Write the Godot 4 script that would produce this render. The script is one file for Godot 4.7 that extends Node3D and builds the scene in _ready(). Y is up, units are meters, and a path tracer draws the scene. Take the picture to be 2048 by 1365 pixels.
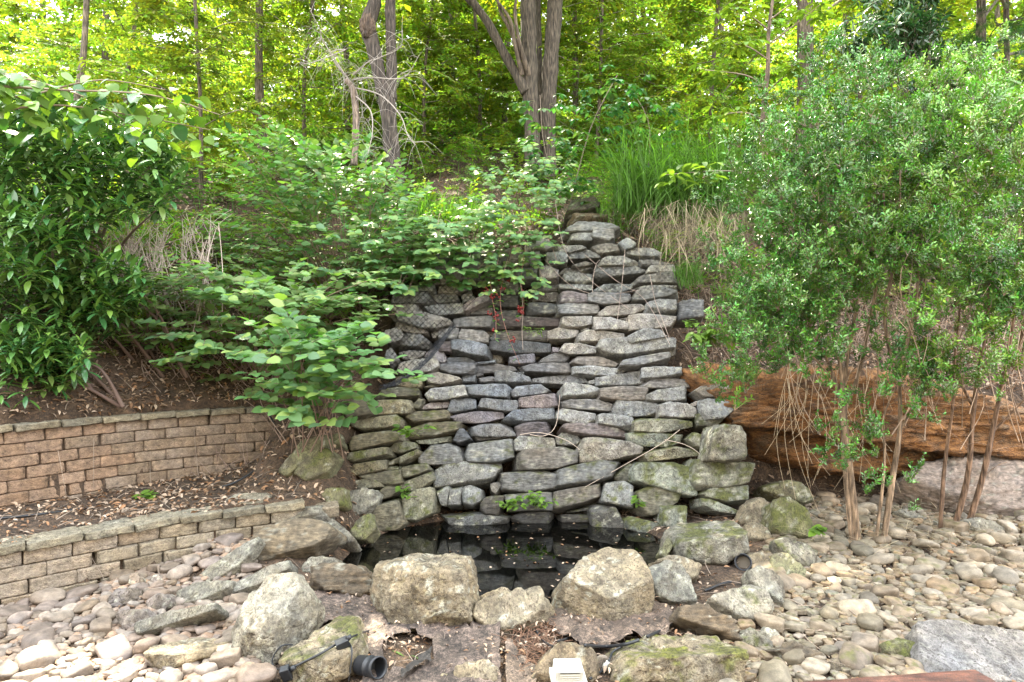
extends Node3D
# A dry stone waterfall wall over a small dark pond at the foot of a wooded bank.
# Distances: d is metres in front of the camera (-z); the eye is EYE metres above the pond edge.
const F := 1311.0
const EYE := 1.9

var rng := RandomNumberGenerator.new()
var counts := {}
var noise := FastNoiseLite.new()
var fine := FastNoiseLite.new()
var M := {}
var topo := {}
var fuzz := 0.0
var solids := []

# ---------- small helpers ----------
func R(a: float, b: float) -> float:
	return rng.randf_range(a, b)

func P(px: float, py: float, d: float) -> Vector3:
	return Vector3((px - 1024.0) * d / F, EYE - (py - 682.5) * d / F, -d)

func numbered(parent: Node, called: String) -> String:
	var key := str(parent.get_instance_id()) + called
	var n: int = counts.get(key, 0)
	counts[key] = n + 1
	return called if n == 0 else "%s_%03d" % [called, n]

func hold(o: Node3D, called: String, parent: Node) -> Node3D:
	o.name = numbered(parent, called)
	parent.add_child(o, true)
	return o

func put(called: String, mesh: Mesh, mat: Material, parent: Node = self, at := Vector3.ZERO) -> MeshInstance3D:
	var o := MeshInstance3D.new()
	o.mesh = mesh
	o.material_override = mat
	o.position = at
	hold(o, called, parent)
	return o

func tag(o: Node3D, label: String, category: String, group := "") -> Node3D:
	o.set_meta("label", label)
	o.set_meta("category", category)
	if group:
		o.set_meta("group", group)
	return o

func kind(o: Node, k: String) -> Node:
	o.set_meta("kind", k)
	return o

func thing(called: String, label: String, category: String, at := Vector3.ZERO, group := "") -> Node3D:
	var o := Node3D.new()
	o.position = at
	hold(o, called, self)
	tag(o, label, category, group)
	return o

func lin(c: Color, k := 1.0) -> Color:
	return Color(c.r * k, c.g * k, c.b * k, 1)

func step01(a: float, b: float, x: float) -> float:
	return smoothstep(a, b, x)

func pick(xs: Array, ys: Array, x: float) -> float:
	var n := xs.size()
	if x <= xs[0]:
		return ys[0] + (ys[1] - ys[0]) * (x - xs[0]) / (xs[1] - xs[0])
	for i in n - 1:
		if x <= xs[i + 1]:
			return lerpf(ys[i], ys[i + 1], (x - xs[i]) / (xs[i + 1] - xs[i]))
	return ys[n - 1] + (ys[n - 1] - ys[n - 2]) * (x - xs[n - 1]) / (xs[n - 1] - xs[n - 2])

# ---------- the lie of the land ----------
var LOWX := [-3.67, -3.21, -2.97, -2.63, -2.35, -2.05, -1.77]
var LOWD := [4.70, 5.11, 5.37, 5.61, 5.77, 5.92, 6.04]
var UPX := [-4.41, -4.19, -3.96, -3.66, -3.31, -2.62]
var UPD := [5.65, 5.95, 6.3, 6.65, 6.95, 7.35]

func pond(x: float, d: float) -> float:
	var a := (x - 0.03) / 1.62
	var b := (d - 6.0) / 1.32
	return 1.0 - step01(0.7, 1.05, sqrt(a * a + b * b))

func ground(x: float, d: float) -> float:
	var bump := noise.get_noise_2d(x * 12.0, d * 12.0) * 0.05 + noise.get_noise_2d(x * 2.5, d * 2.5) * 0.10 * step01(7.5, 10.0, d)
	var far := 6.1 + (d - 14.5) * 0.36 if d > 14.5 else 0.0
	# behind the stone wall
	var w := 0.0
	if d > 14.5:
		w = far
	elif d > 9.0:
		w = lerpf(3.2, 6.1, (d - 9.0) / 5.5)
	else:
		w = lerpf(0.0, 3.2, clampf((d - 7.55) / 1.45, 0, 1))
	# on the right, above the orange ledge
	var r := 0.0
	if d > 14.5:
		r = far
	elif d > 8.0:
		r = lerpf(1.35, 6.1, (d - 8.0) / 6.5)
	else:
		r = lerpf(0.0, 0.14, clampf((d - 5.6) / 1.7, 0, 1)) + lerpf(0.0, 1.2, clampf((d - 7.5) / 0.5, 0, 1))
	# on the left, two terraces held by block walls
	var l := 0.0
	var dl := pick(LOWX, LOWD, x)
	var du := pick(UPX, UPD, x)
	if d > 14.5:
		l = far
	elif x < -2.62:
		if d > du + 0.12:
			l = lerpf(1.14, 6.1, (d - du) / (14.5 - du))
		elif d > dl + 0.1:
			l = 0.40 + 0.05 * step01(du - 0.9, du, d) + 0.22 * step01(-3.3, -2.6, x) * step01(du - 0.9, du, d)
		else:
			l = 0.14 * step01(-3.2, -2.2, x) * step01(dl - 1.0, dl, d)
	else:
		var e := 0.42 + 0.78 * pow(clampf((d - 6.1) / 1.25, 0, 1), 1.8) if d > dl + 0.1 else 0.14 * step01(dl - 1.0, dl, d)
		l = e if d < 7.35 else lerpf(1.2, 6.1, (d - 7.35) / 7.15)
	var y := lerpf(l, w, step01(-2.0, -1.35, x))
	y = lerpf(y, r, step01(1.75, 2.5, x))
	return y + bump - 0.4 * pond(x, d)

func G(px: float, py: float) -> Vector3:
	var d := 2.5
	while d < 60.0:
		var p := P(px, py, d)
		if p.y <= ground(p.x, d):
			return p
		d += 0.02 + d * 0.002
	return P(px, py, 60.0)

# Where the line of sight through a picture point meets a rock or the ground.
func surf(px: float, py: float, up := 0.0) -> Vector3:
	var eye := Vector3(0, EYE, 0)
	var dir := (P(px, py, 1.0) - eye).normalized()
	var best := G(px, py)
	for k in solids:
		var m: ArrayMesh = k[1]
		var at: Vector3 = k[0]
		if m.get_aabb().intersects_ray(eye - at, dir) == null:
			continue
		var a := m.surface_get_arrays(0)
		var v: PackedVector3Array = a[Mesh.ARRAY_VERTEX]
		var idx: PackedInt32Array = a[Mesh.ARRAY_INDEX]
		for i in range(0, idx.size(), 3):
			var h = Geometry3D.ray_intersects_triangle(eye - at, dir, v[idx[i]], v[idx[i + 1]], v[idx[i + 2]])
			if h != null and (h + at - eye).length() < (best - eye).length():
				best = h + at
	return best - dir * up + Vector3(0, up * 0.5, 0)

func on(x: float, d: float, up := 0.0) -> Vector3:
	return Vector3(x, ground(x, d) + up, -d)

# ---------- meshes ----------
func commit(v: PackedVector3Array, n: PackedVector3Array, c: PackedColorArray, idx: PackedInt32Array, uv := PackedVector2Array()) -> ArrayMesh:
	var a := []
	a.resize(Mesh.ARRAY_MAX)
	a[Mesh.ARRAY_VERTEX] = v
	a[Mesh.ARRAY_NORMAL] = n
	if c.size():
		a[Mesh.ARRAY_COLOR] = c
	if uv.size():
		a[Mesh.ARRAY_TEX_UV] = uv
	a[Mesh.ARRAY_INDEX] = idx
	var m := ArrayMesh.new()
	m.add_surface_from_arrays(Mesh.PRIMITIVE_TRIANGLES, a)
	return m

func smooth_normals(v: PackedVector3Array, idx: PackedInt32Array) -> PackedVector3Array:
	var n := PackedVector3Array()
	n.resize(v.size())
	for i in range(0, idx.size(), 3):
		var a := idx[i]
		var b := idx[i + 1]
		var c := idx[i + 2]
		var f := (v[c] - v[a]).cross(v[b] - v[a])
		n[a] += f
		n[b] += f
		n[c] += f
	for i in n.size():
		n[i] = n[i].normalized()
	return n

func cube_ball(res: int) -> Array:
	if topo.has(res):
		return topo[res]
	var dirs := PackedVector3Array()
	var idx := PackedInt32Array()
	var seen := {}
	for f in 6:
		var ids := []
		for j in res + 1:
			for i in res + 1:
				var q: Vector3i
				match f:
					0: q = Vector3i(i, j, res)
					1: q = Vector3i(res - i, j, 0)
					2: q = Vector3i(res, j, res - i)
					3: q = Vector3i(0, j, i)
					4: q = Vector3i(i, res, res - j)
					5: q = Vector3i(i, 0, j)
				if not seen.has(q):
					seen[q] = dirs.size()
					dirs.append(Vector3(tan((2.0 * q.x / res - 1.0) * 0.7853), tan((2.0 * q.y / res - 1.0) * 0.7853), tan((2.0 * q.z / res - 1.0) * 0.7853)).normalized())
				ids.append(seen[q])
		for j in res:
			for i in res:
				var a: int = ids[j * (res + 1) + i]
				var b: int = ids[j * (res + 1) + i + 1]
				var c: int = ids[(j + 1) * (res + 1) + i + 1]
				var e: int = ids[(j + 1) * (res + 1) + i]
				idx.append_array([a, c, b, a, e, c])
	topo[res] = [dirs, idx]
	return topo[res]

# A stone bounded by planes (normals N, distances H, in units of the half sizes ext), with softened edges, layering and rough skin.
func stone_mesh(N: PackedVector3Array, H: PackedFloat32Array, ext: Vector3, frame: Basis, tint: Color, o: Dictionary) -> ArrayMesh:
	var res: int = o.get("res", 8)
	var p: float = o.get("p", 18.0) * 2.2
	var rough: float = o.get("rough", 0.005)
	var strata: float = o.get("strata", 0.0)
	var moss: float = o.get("moss", 0.0)
	var lichen: float = o.get("lichen", 0.0)
	var stain: float = o.get("stain", 0.0)
	var mossy: Color = o.get("moss_tint", Color(0.12, 0.135, 0.022))
	var dirs: PackedVector3Array = cube_ball(res)[0]
	var idx: PackedInt32Array = cube_ball(res)[1]
	var v := PackedVector3Array()
	v.resize(dirs.size())
	var seed_at := Vector3(R(-50, 50), R(-50, 50), R(-50, 50))
	var lie: float = o.get("bed", R(-0.12, 0.12))
	var size := (ext.x + ext.y + ext.z) / 3.0
	var k := N.size()
	var an := PackedVector3Array()
	an.resize(dirs.size())
	var inv := Vector3(1.0 / ext.x, 1.0 / ext.y, 1.0 / ext.z)
	for i in dirs.size():
		var u := dirs[i]
		var s := 0.0
		var most := 0.0
		for j in k:
			most = maxf(most, N[j].dot(u) / H[j])
		var grad := Vector3.ZERO
		for j in k:
			var q := N[j].dot(u) / H[j] / most
			if q > 0.6:
				var e := pow(q, p)
				s += e
				grad += N[j] * (e / q / H[j])
		var r := pow(s, -1.0 / p) / most
		an[i] = frame * (grad * inv).normalized()
		var x := u * r * ext
		var w := x + seed_at
		var b := noise.get_noise_3dv(w * clampf(14.0 / size, 20.0, 120.0)) * rough * 2.2 + fine.get_noise_3dv(w * 170.0) * rough * 0.9
		if strata > 0.0:
			var layer := (x.y - x.x * lie) * 1.0
			b += fine.get_noise_3d(w.x * 14.0, (layer + seed_at.y) * 190.0, w.z * 14.0) * strata
		v[i] = frame * (x + u * b)
	var n := smooth_normals(v, idx)
	for i in n.size():
		n[i] = (n[i] * 0.55 + an[i] * 0.45).normalized()
	var c := PackedColorArray()
	c.resize(v.size())
	for i in v.size():
		var w := v[i] + seed_at
		var g := 1.0 + 0.30 * noise.get_noise_3dv(w * 40.0) + 0.25 * fine.get_noise_3dv(w * 160.0)
		var col := lin(tint, g)
		var hue := noise.get_noise_3dv(w * 22.0 + Vector3(90, 0, 0))
		col = Color(col.r * (1.0 + 0.10 * hue), col.g, col.b * (1.0 - 0.16 * hue), 1)
		if lichen > 0.0:
			var q := step01(0.42 - lichen * 0.5, 0.58 - lichen * 0.5, noise.get_noise_3dv(w * 70.0 + Vector3(0, 40, 0)) + 0.5 * fine.get_noise_3dv(w * 200.0))
			col = col.lerp(Color(0.60, 0.60, 0.53), q * 0.8)
		if stain > 0.0:
			var q3 := step01(0.12, 0.32, noise.get_noise_3dv(w * 38.0 + Vector3(70, 0, 0)) + 0.35 * fine.get_noise_3dv(w * 180.0))
			col = col.lerp(Color(0.13, 0.105, 0.075), q3 * stain)
		if moss > 0.0:
			var q2 := step01(0.35, 0.75, n[i].y * 0.35 + moss + noise.get_noise_3dv(w * 35.0) * 0.7 + fine.get_noise_3dv(w * 150.0) * 0.4)
			col = col.lerp(mossy * (1.0 + 0.4 * fine.get_noise_3dv(w * 250.0)), q2 * 0.9)
		col.a = 1.0
		c[i] = col
	return commit(v, n, c, idx)

# A stone whose outline, seen from the path, is the polygon px (pairs), standing on a plane tilted back by lean degrees.
func stone(called: String, parent: Node, px: Array, d: float, lean: float, thick: float, tint: Color, mat: Material, o := {}) -> MeshInstance3D:
	var th := deg_to_rad(lean)
	var grow: float = o.get("grow", 1.03)
	var X := Vector3.RIGHT
	var Y := Vector3(0, cos(th), -sin(th))
	var Z := Vector3(0, sin(th), cos(th))
	var cx := 0.0
	var yb := -1e9
	for i in range(0, px.size(), 2):
		cx += px[i] / (px.size() / 2.0)
		yb = maxf(yb, px[i + 1])
	if d <= 0.0:
		var g := G(cx, yb)
		d = (-d if pond(g.x, -g.z) > 0.15 else -g.z + thick * 0.3)
	var origin := P(cx, yb, d)
	var eye := Vector3(0, EYE, 0)
	var q := PackedVector2Array()
	var lo := Vector2(1e9, 1e9)
	var hi := -lo
	for i in range(0, px.size(), 2):
		var ray := P(px[i], px[i + 1], 1.0) - eye
		var t := (origin - eye).dot(Z) / ray.dot(Z)
		var at := eye + ray * t - origin
		var f := Vector2(at.dot(X), at.dot(Y))
		q.append(f)
		lo = lo.min(f)
		hi = hi.max(f)
	q = Geometry2D.convex_hull(q)
	var mid := (lo + hi) / 2.0
	var half := (hi - lo) / 2.0
	var ext := Vector3(half.x, half.y, thick / 2.0) * Vector3(grow, grow, 1.0)
	var N := PackedVector3Array()
	var H := PackedFloat32Array()
	var flare: float = o.get("flare", 0.1)
	for i in q.size() - 1:
		var a := (q[i] - mid) / half
		var b := (q[i + 1] - mid) / half
		if a.distance_to(b) < 0.02:
			continue
		var e := Vector2(b.y - a.y, a.x - b.x).normalized()
		if e.dot(a) < 0.0:
			e = -e
		var n3 := Vector3(e.x, e.y, R(-0.12, 0.12) + flare)
		var l := n3.length()
		N.append(n3 / l)
		H.append(maxf(0.25, e.dot(a) / l + 0.5 * (n3.z / l) * (1.0 if n3.z > 0 else 0.0)))
	var faces: Array = o.get("faces", [])
	if faces.is_empty():
		var f1 := Vector3(R(-0.16, 0.16), R(-0.1, 0.2), 1).normalized()
		N.append(f1)
		H.append(R(0.88, 0.97))
		var f2 := Vector3(R(-0.5, 0.5), R(0.5, 0.9), 0.75).normalized()
		N.append(f2)
		H.append(R(1.08, 1.3))
		if o.get("chips", true):
			var f3 := Vector3(R(-0.9, 0.9), R(-0.7, 0.2), 0.7).normalized()
			N.append(f3)
			H.append(R(1.1, 1.4))
	else:
		for f in faces:
			var n4 := Vector3(f[0], f[1], f[2]).normalized()
			var ray := P(f[3], f[4], 1.0) - eye
			var t := (origin - eye).dot(Z) / ray.dot(Z)
			var at := eye + ray * t - origin
			var local := Vector3((at.dot(X) - mid.x) / half.x, (at.dot(Y) - mid.y) / half.y, f[5])
			N.append(n4)
			H.append(maxf(0.2, n4.dot(local)))
	N.append(Vector3(0, 0, -1))
	H.append(1.0)
	N.append(Vector3(0, 0, 1))
	H.append(1.0)
	N.append(Vector3(0, 1, 0))
	H.append(1.0)
	N.append(Vector3(0, -1, 0))
	H.append(1.0)
	var mesh := stone_mesh(N, H, ext, Basis(X, Y, Z), tint, o)
	if parent == self:
		solids.append([origin + X * mid.x + Y * mid.y, mesh])
	return put(called, mesh, mat, parent, origin + X * mid.x + Y * mid.y - (parent.position if parent is Node3D and parent != self else Vector3.ZERO))

func tube_into(v: PackedVector3Array, n: PackedVector3Array, c: PackedColorArray, idx: PackedInt32Array, pts: PackedVector3Array, rad: PackedFloat32Array, sides: int, col: Color, rough := 0.0) -> void:
	var first := v.size()
	var side := Vector3.RIGHT
	for i in pts.size():
		var t := (pts[mini(i + 1, pts.size() - 1)] - pts[maxi(i - 1, 0)]).normalized()
		if absf(t.dot(side)) > 0.95:
			side = Vector3.FORWARD if absf(t.dot(Vector3.FORWARD)) < 0.9 else Vector3.UP
		side = (side - t * side.dot(t)).normalized()
		var up := t.cross(side)
		for j in sides:
			var a := TAU * j / sides
			var dir := side * cos(a) + up * sin(a)
			var r := rad[i]
			if rough > 0.0:
				r *= 1.0 + rough * noise.get_noise_3dv((pts[i] + dir * rad[i]) * 22.0) + rough * 0.8 * noise.get_noise_3d(dir.x * 30.0, pts[i].y * 6.0, dir.z * 30.0)
			v.append(pts[i] + dir * r)
			n.append(dir)
			c.append(lin(col, 1.0 + 0.25 * fine.get_noise_3dv(pts[i] * 9.0 + dir)))
	for i in pts.size() - 1:
		for j in sides:
			var a := first + i * sides + j
			var b := first + i * sides + (j + 1) % sides
			idx.append_array([a, b + sides, b, a, a + sides, b + sides])
	for e in [0, pts.size() - 1]:
		var m := v.size()
		var t2 := (pts[1] - pts[0]).normalized() * -1.0 if e == 0 else (pts[e] - pts[e - 1]).normalized()
		v.append(pts[e] + t2 * rad[e] * 0.3)
		n.append(t2)
		c.append(col)
		for j in sides:
			var a: int = first + e * sides + j
			var b: int = first + e * sides + (j + 1) % sides
			if e == 0:
				idx.append_array([m, a, b])
			else:
				idx.append_array([m, b, a])

func curve_pts(pts: Array, steps: int) -> PackedVector3Array:
	var cv := Curve3D.new()
	for i in pts.size():
		var a: Vector3 = pts[maxi(i - 1, 0)]
		var b: Vector3 = pts[mini(i + 1, pts.size() - 1)]
		var h := (b - a) / 6.0
		cv.add_point(pts[i], -h, h)
	var out := PackedVector3Array()
	var n := (pts.size() - 1) * steps
	for i in n + 1:
		var t := float(i) / steps
		var k := mini(int(t), pts.size() - 2)
		out.append(cv.sample(k, t - k))
	return out

# Collects tubes; each entry is points, first and last radius.
class Sticks:
	var v := PackedVector3Array()
	var n := PackedVector3Array()
	var c := PackedColorArray()
	var i := PackedInt32Array()

func stick(s: Sticks, pts: Array, r0: float, r1: float, sides := 6, col := Color(0.2, 0.16, 0.12), steps := 5, rough := 0.0) -> void:
	var q := curve_pts(pts, steps)
	var rad := PackedFloat32Array()
	for k in q.size():
		rad.append(lerpf(r0, r1, float(k) / (q.size() - 1)))
	tube_into(s.v, s.n, s.c, s.i, q, rad, sides, col, rough)

func sticks_mesh(s: Sticks) -> ArrayMesh:
	return commit(s.v, s.n, s.c, s.i)

# ---------- leaves ----------
# A leaf lies in the xz plane: stalk at the origin, tip at +z.
func leaf_into(s: Sticks, at: Transform3D, L: float, W: float, shape: float, fold: float, curl: float, col: Color, seg := 2) -> void:
	var first := s.v.size()
	var b := at.basis.orthonormalized()
	for i in seg + 1:
		var t := float(i) / seg
		var w := 0.0
		if i > 0 and i < seg:
			w = W * 0.5 * pow(sin(PI * pow(t, shape)), 0.75)
		elif i == 0:
			w = W * 0.06
		var y := -curl * t * t * L + 0.12 * curl * L * t
		s.v.append(at * Vector3(-w, y + fold * w, t * L))
		s.v.append(at * Vector3(0, y, t * L))
		s.v.append(at * Vector3(w, y + fold * w, t * L))
		var tilt := Vector3(0, 1, 2.0 * curl * t).normalized()
		s.n.append(b * (tilt + Vector3(fold, 0, 0)).normalized())
		s.n.append(b * tilt)
		s.n.append(b * (tilt - Vector3(fold, 0, 0)).normalized())
		for k in 3:
			s.c.append(lin(col, 1.18 if k == 1 else 1.0))
	for i in seg:
		var a := first + i * 3
		for k in 2:
			s.i.append_array([a + k, a + k + 4, a + k + 3, a + k, a + k + 1, a + k + 4])

func leaf_mesh(L: float, W: float, shape: float, fold: float, curl: float, seg := 4) -> ArrayMesh:
	var s := Sticks.new()
	leaf_into(s, Transform3D(), L, W, shape, fold, curl, Color(1, 1, 1), seg)
	return sticks_mesh(s)

func turned(dir: Vector3, up: Vector3, at: Vector3) -> Transform3D:
	var z := dir.normalized()
	var x := up.cross(z)
	if x.length() < 0.01:
		x = Vector3.RIGHT
	x = x.normalized()
	return Transform3D(Basis(x, z.cross(x), z), at)

# Sprays: a twig with its leaves, in many copies the crowns of trees and shrubs.
func spray(style: String, L: float, W: float, n: int, reach: float, col: Color, wood := Color(0.16, 0.12, 0.08)) -> ArrayMesh:
	var s := Sticks.new()
	if style == "layer":
		for arm in 3:
			var yaw := (arm - 1) * R(0.5, 0.75)
			var len := reach * (1.0 if arm == 1 else 0.75)
			var dir := Vector3(sin(yaw), R(-0.08, 0.1), cos(yaw))
			var bend := Vector3(0, -0.12 * len, 0)
			stick(s, [Vector3.ZERO, dir * len * 0.5, dir * len + bend], 0.005, 0.0015, 3, wood, 2)
			for i in n / 3:
				var t := (i + 0.7) / (n / 3.0)
				var at := dir * len * t + bend * t * t
				var side := 1.0 if i % 2 else -1.0
				var out := dir.rotated(Vector3.UP, side * R(0.5, 1.25)) + Vector3(0, R(-0.45, 0.15), 0)
				var up := Vector3(R(-0.4, 0.4), 1, R(-0.4, 0.4))
				var k := R(0.65, 1.15)
				var shade := Color(col.r * R(0.75, 1.35), col.g * R(0.8, 1.2), col.b * R(0.7, 1.2))
				leaf_into(s, turned(out, up, at), L * k, W * k, 0.85, R(0.05, 0.3), R(0.05, 0.35), shade, 2)
	elif style == "rosette":
		stick(s, [Vector3.ZERO, Vector3(0, reach * 0.5, 0), Vector3(0, reach, 0)], 0.005, 0.003, 4, wood, 2)
		for i in n:
			var t := 0.35 + 0.65 * i / n
			var yaw := i * 2.4 + R(-0.2, 0.2)
			var out := Vector3(cos(yaw), lerpf(-0.45, 1.3, pow(float(i) / n, 1.5)) + R(-0.2, 0.2), sin(yaw))
			var k := R(0.75, 1.1)
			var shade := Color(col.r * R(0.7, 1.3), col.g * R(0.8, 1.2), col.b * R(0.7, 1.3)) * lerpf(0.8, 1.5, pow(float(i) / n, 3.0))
			leaf_into(s, turned(out, Vector3.UP, Vector3(0, reach * t, 0)), L * k, W * k, 0.95, R(0.2, 0.45), R(0.1, 0.4), shade, 3)
	elif style == "twig":
		for arm in 4:
			var yaw := arm * 1.7 + R(-0.3, 0.3)
			var lean := 0.0 if arm == 0 else R(0.35, 0.8)
			var dir := Vector3(sin(lean) * cos(yaw), cos(lean), sin(lean) * sin(yaw))
			var len := reach * (1.0 if arm == 0 else R(0.55, 0.85))
			stick(s, [Vector3.ZERO, dir * len * 0.5, dir * len], 0.003, 0.001, 3, wood, 1)
			for i in n / 4:
				var t := 0.15 + 0.85 * i / (n / 4.0)
				var a := i * 2.4 + R(0, 1)
				var out := (Vector3(cos(a), R(0.0, 1.0), sin(a)) + dir * 0.5)
				var k := R(0.7, 1.15)
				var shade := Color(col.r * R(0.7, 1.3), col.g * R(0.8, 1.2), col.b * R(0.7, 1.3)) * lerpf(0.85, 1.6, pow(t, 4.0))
				leaf_into(s, turned(out, Vector3(R(-0.5, 0.5), 1, R(-0.5, 0.5)), dir * len * t), L * k, W * k, 0.9, R(0.1, 0.4), R(0.0, 0.3), shade, 2)
	elif style == "palm":
		var k0 := n
		stick(s, [Vector3.ZERO, Vector3(0, 0, reach * 0.5), Vector3(0, -0.02, reach)], 0.003, 0.002, 3, Color(0.2, 0.22, 0.08), 1)
		for i in k0:
			var yaw := (i - (k0 - 1) / 2.0) * (4.2 / k0)
			var out := Vector3(sin(yaw), R(-0.45, -0.1), cos(yaw))
			var k := R(0.85, 1.05) * (1.0 - 0.28 * absf(i - (k0 - 1) / 2.0) / (k0 / 2.0))
			var shade := Color(col.r * R(0.8, 1.2), col.g * R(0.85, 1.15), col.b)
			leaf_into(s, turned(out, Vector3.UP, Vector3(0, -0.02, reach)), L * k, W * k, 1.25, R(0.15, 0.3), R(0.15, 0.35), shade, 4)
	elif style == "needle":
		stick(s, [Vector3.ZERO, Vector3(0, 0, reach)], 0.006, 0.002, 3, wood, 2)
		for i in n:
			var t := R(0.1, 1.0)
			var a := R(0, TAU)
			var out := Vector3(cos(a), sin(a) * 0.8, R(0.5, 1.4))
			leaf_into(s, turned(out, Vector3.UP, Vector3(0, 0, reach * t)), L * R(0.8, 1.1), W, 0.6, 0.0, 0.15, lin(col, R(0.7, 1.3)), 2)
	return sticks_mesh(s)

func many(called: String, parent: Node, mesh: Mesh, mat: Material, xf: Array, cols: Array) -> MultiMeshInstance3D:
	var mm := MultiMesh.new()
	mm.transform_format = MultiMesh.TRANSFORM_3D
	mm.use_colors = true
	mm.mesh = mesh
	mm.instance_count = xf.size()
	for i in xf.size():
		mm.set_instance_transform(i, xf[i])
		mm.set_instance_color(i, cols[i % cols.size()])
	var o := MultiMeshInstance3D.new()
	o.multimesh = mm
	o.material_override = mat
	hold(o, called, parent)
	kind(o, "stuff")
	return o

func tints(n: int, spread: float, warm := 0.15) -> Array:
	var out := []
	for i in n:
		var k := R(1.0 - spread, 1.0 + spread)
		var w := R(-warm, warm)
		out.append(Color(k * (1.0 + w), k, k * (1.0 - w)))
	return out

func inside(poly: PackedVector2Array) -> Vector2:
	var lo := poly[0]
	var hi := poly[0]
	for q in poly:
		lo = lo.min(q)
		hi = hi.max(q)
	for k in 200:
		var at := Vector2(R(lo.x, hi.x), R(lo.y, hi.y))
		if Geometry2D.is_point_in_polygon(at, poly):
			return at + Vector2(rng.randfn(0, 1), rng.randfn(0, 1)) * fuzz
	return (lo + hi) / 2.0

func poly(a: Array) -> PackedVector2Array:
	var out := PackedVector2Array()
	for i in range(0, a.size(), 2):
		out.append(Vector2(a[i], a[i + 1]))
	return out

# ---------- materials ----------
func grey(seed_: int, freq: float, oct: int, size: int, type := FastNoiseLite.TYPE_SIMPLEX_SMOOTH, stretch := 1) -> PackedByteArray:
	var f := FastNoiseLite.new()
	f.seed = seed_
	f.noise_type = type
	f.frequency = freq
	f.fractal_octaves = oct
	f.fractal_type = FastNoiseLite.FRACTAL_FBM
	var im := f.get_seamless_image(size, size / stretch)
	if stretch > 1:
		im.resize(size, size)
	im.convert(Image.FORMAT_L8)
	return im.get_data()

func picture(size: int, fn: Callable) -> ImageTexture:
	var data := PackedByteArray()
	data.resize(size * size * 3)
	for i in size * size:
		var c: Color = fn.call(i)
		data[i * 3] = int(clampf(c.r, 0, 1) * 255.0)
		data[i * 3 + 1] = int(clampf(c.g, 0, 1) * 255.0)
		data[i * 3 + 2] = int(clampf(c.b, 0, 1) * 255.0)
	return ImageTexture.create_from_image(Image.create_from_data(size, size, false, Image.FORMAT_RGB8, data))

func skin(rough: float, vertex := true) -> StandardMaterial3D:
	var m := StandardMaterial3D.new()
	m.roughness = rough
	m.vertex_color_use_as_albedo = vertex
	m.cull_mode = BaseMaterial3D.CULL_DISABLED
	return m

func triplanar(m: StandardMaterial3D, t: Texture2D, scale: Vector3, h: Texture2D = null, relief := 0.0) -> StandardMaterial3D:
	m.albedo_texture = t
	m.uv1_triplanar = true
	m.uv1_world_triplanar = true
	m.uv1_scale = scale
	if h:
		m.heightmap_enabled = true
		m.heightmap_texture = h
		m.heightmap_scale = relief
	return m

func leafy(rough: float, through: Color, spec := 0.5) -> StandardMaterial3D:
	var m := skin(rough)
	m.backlight_enabled = true
	m.backlight = through
	m.metallic_specular = spec
	return m

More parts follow.
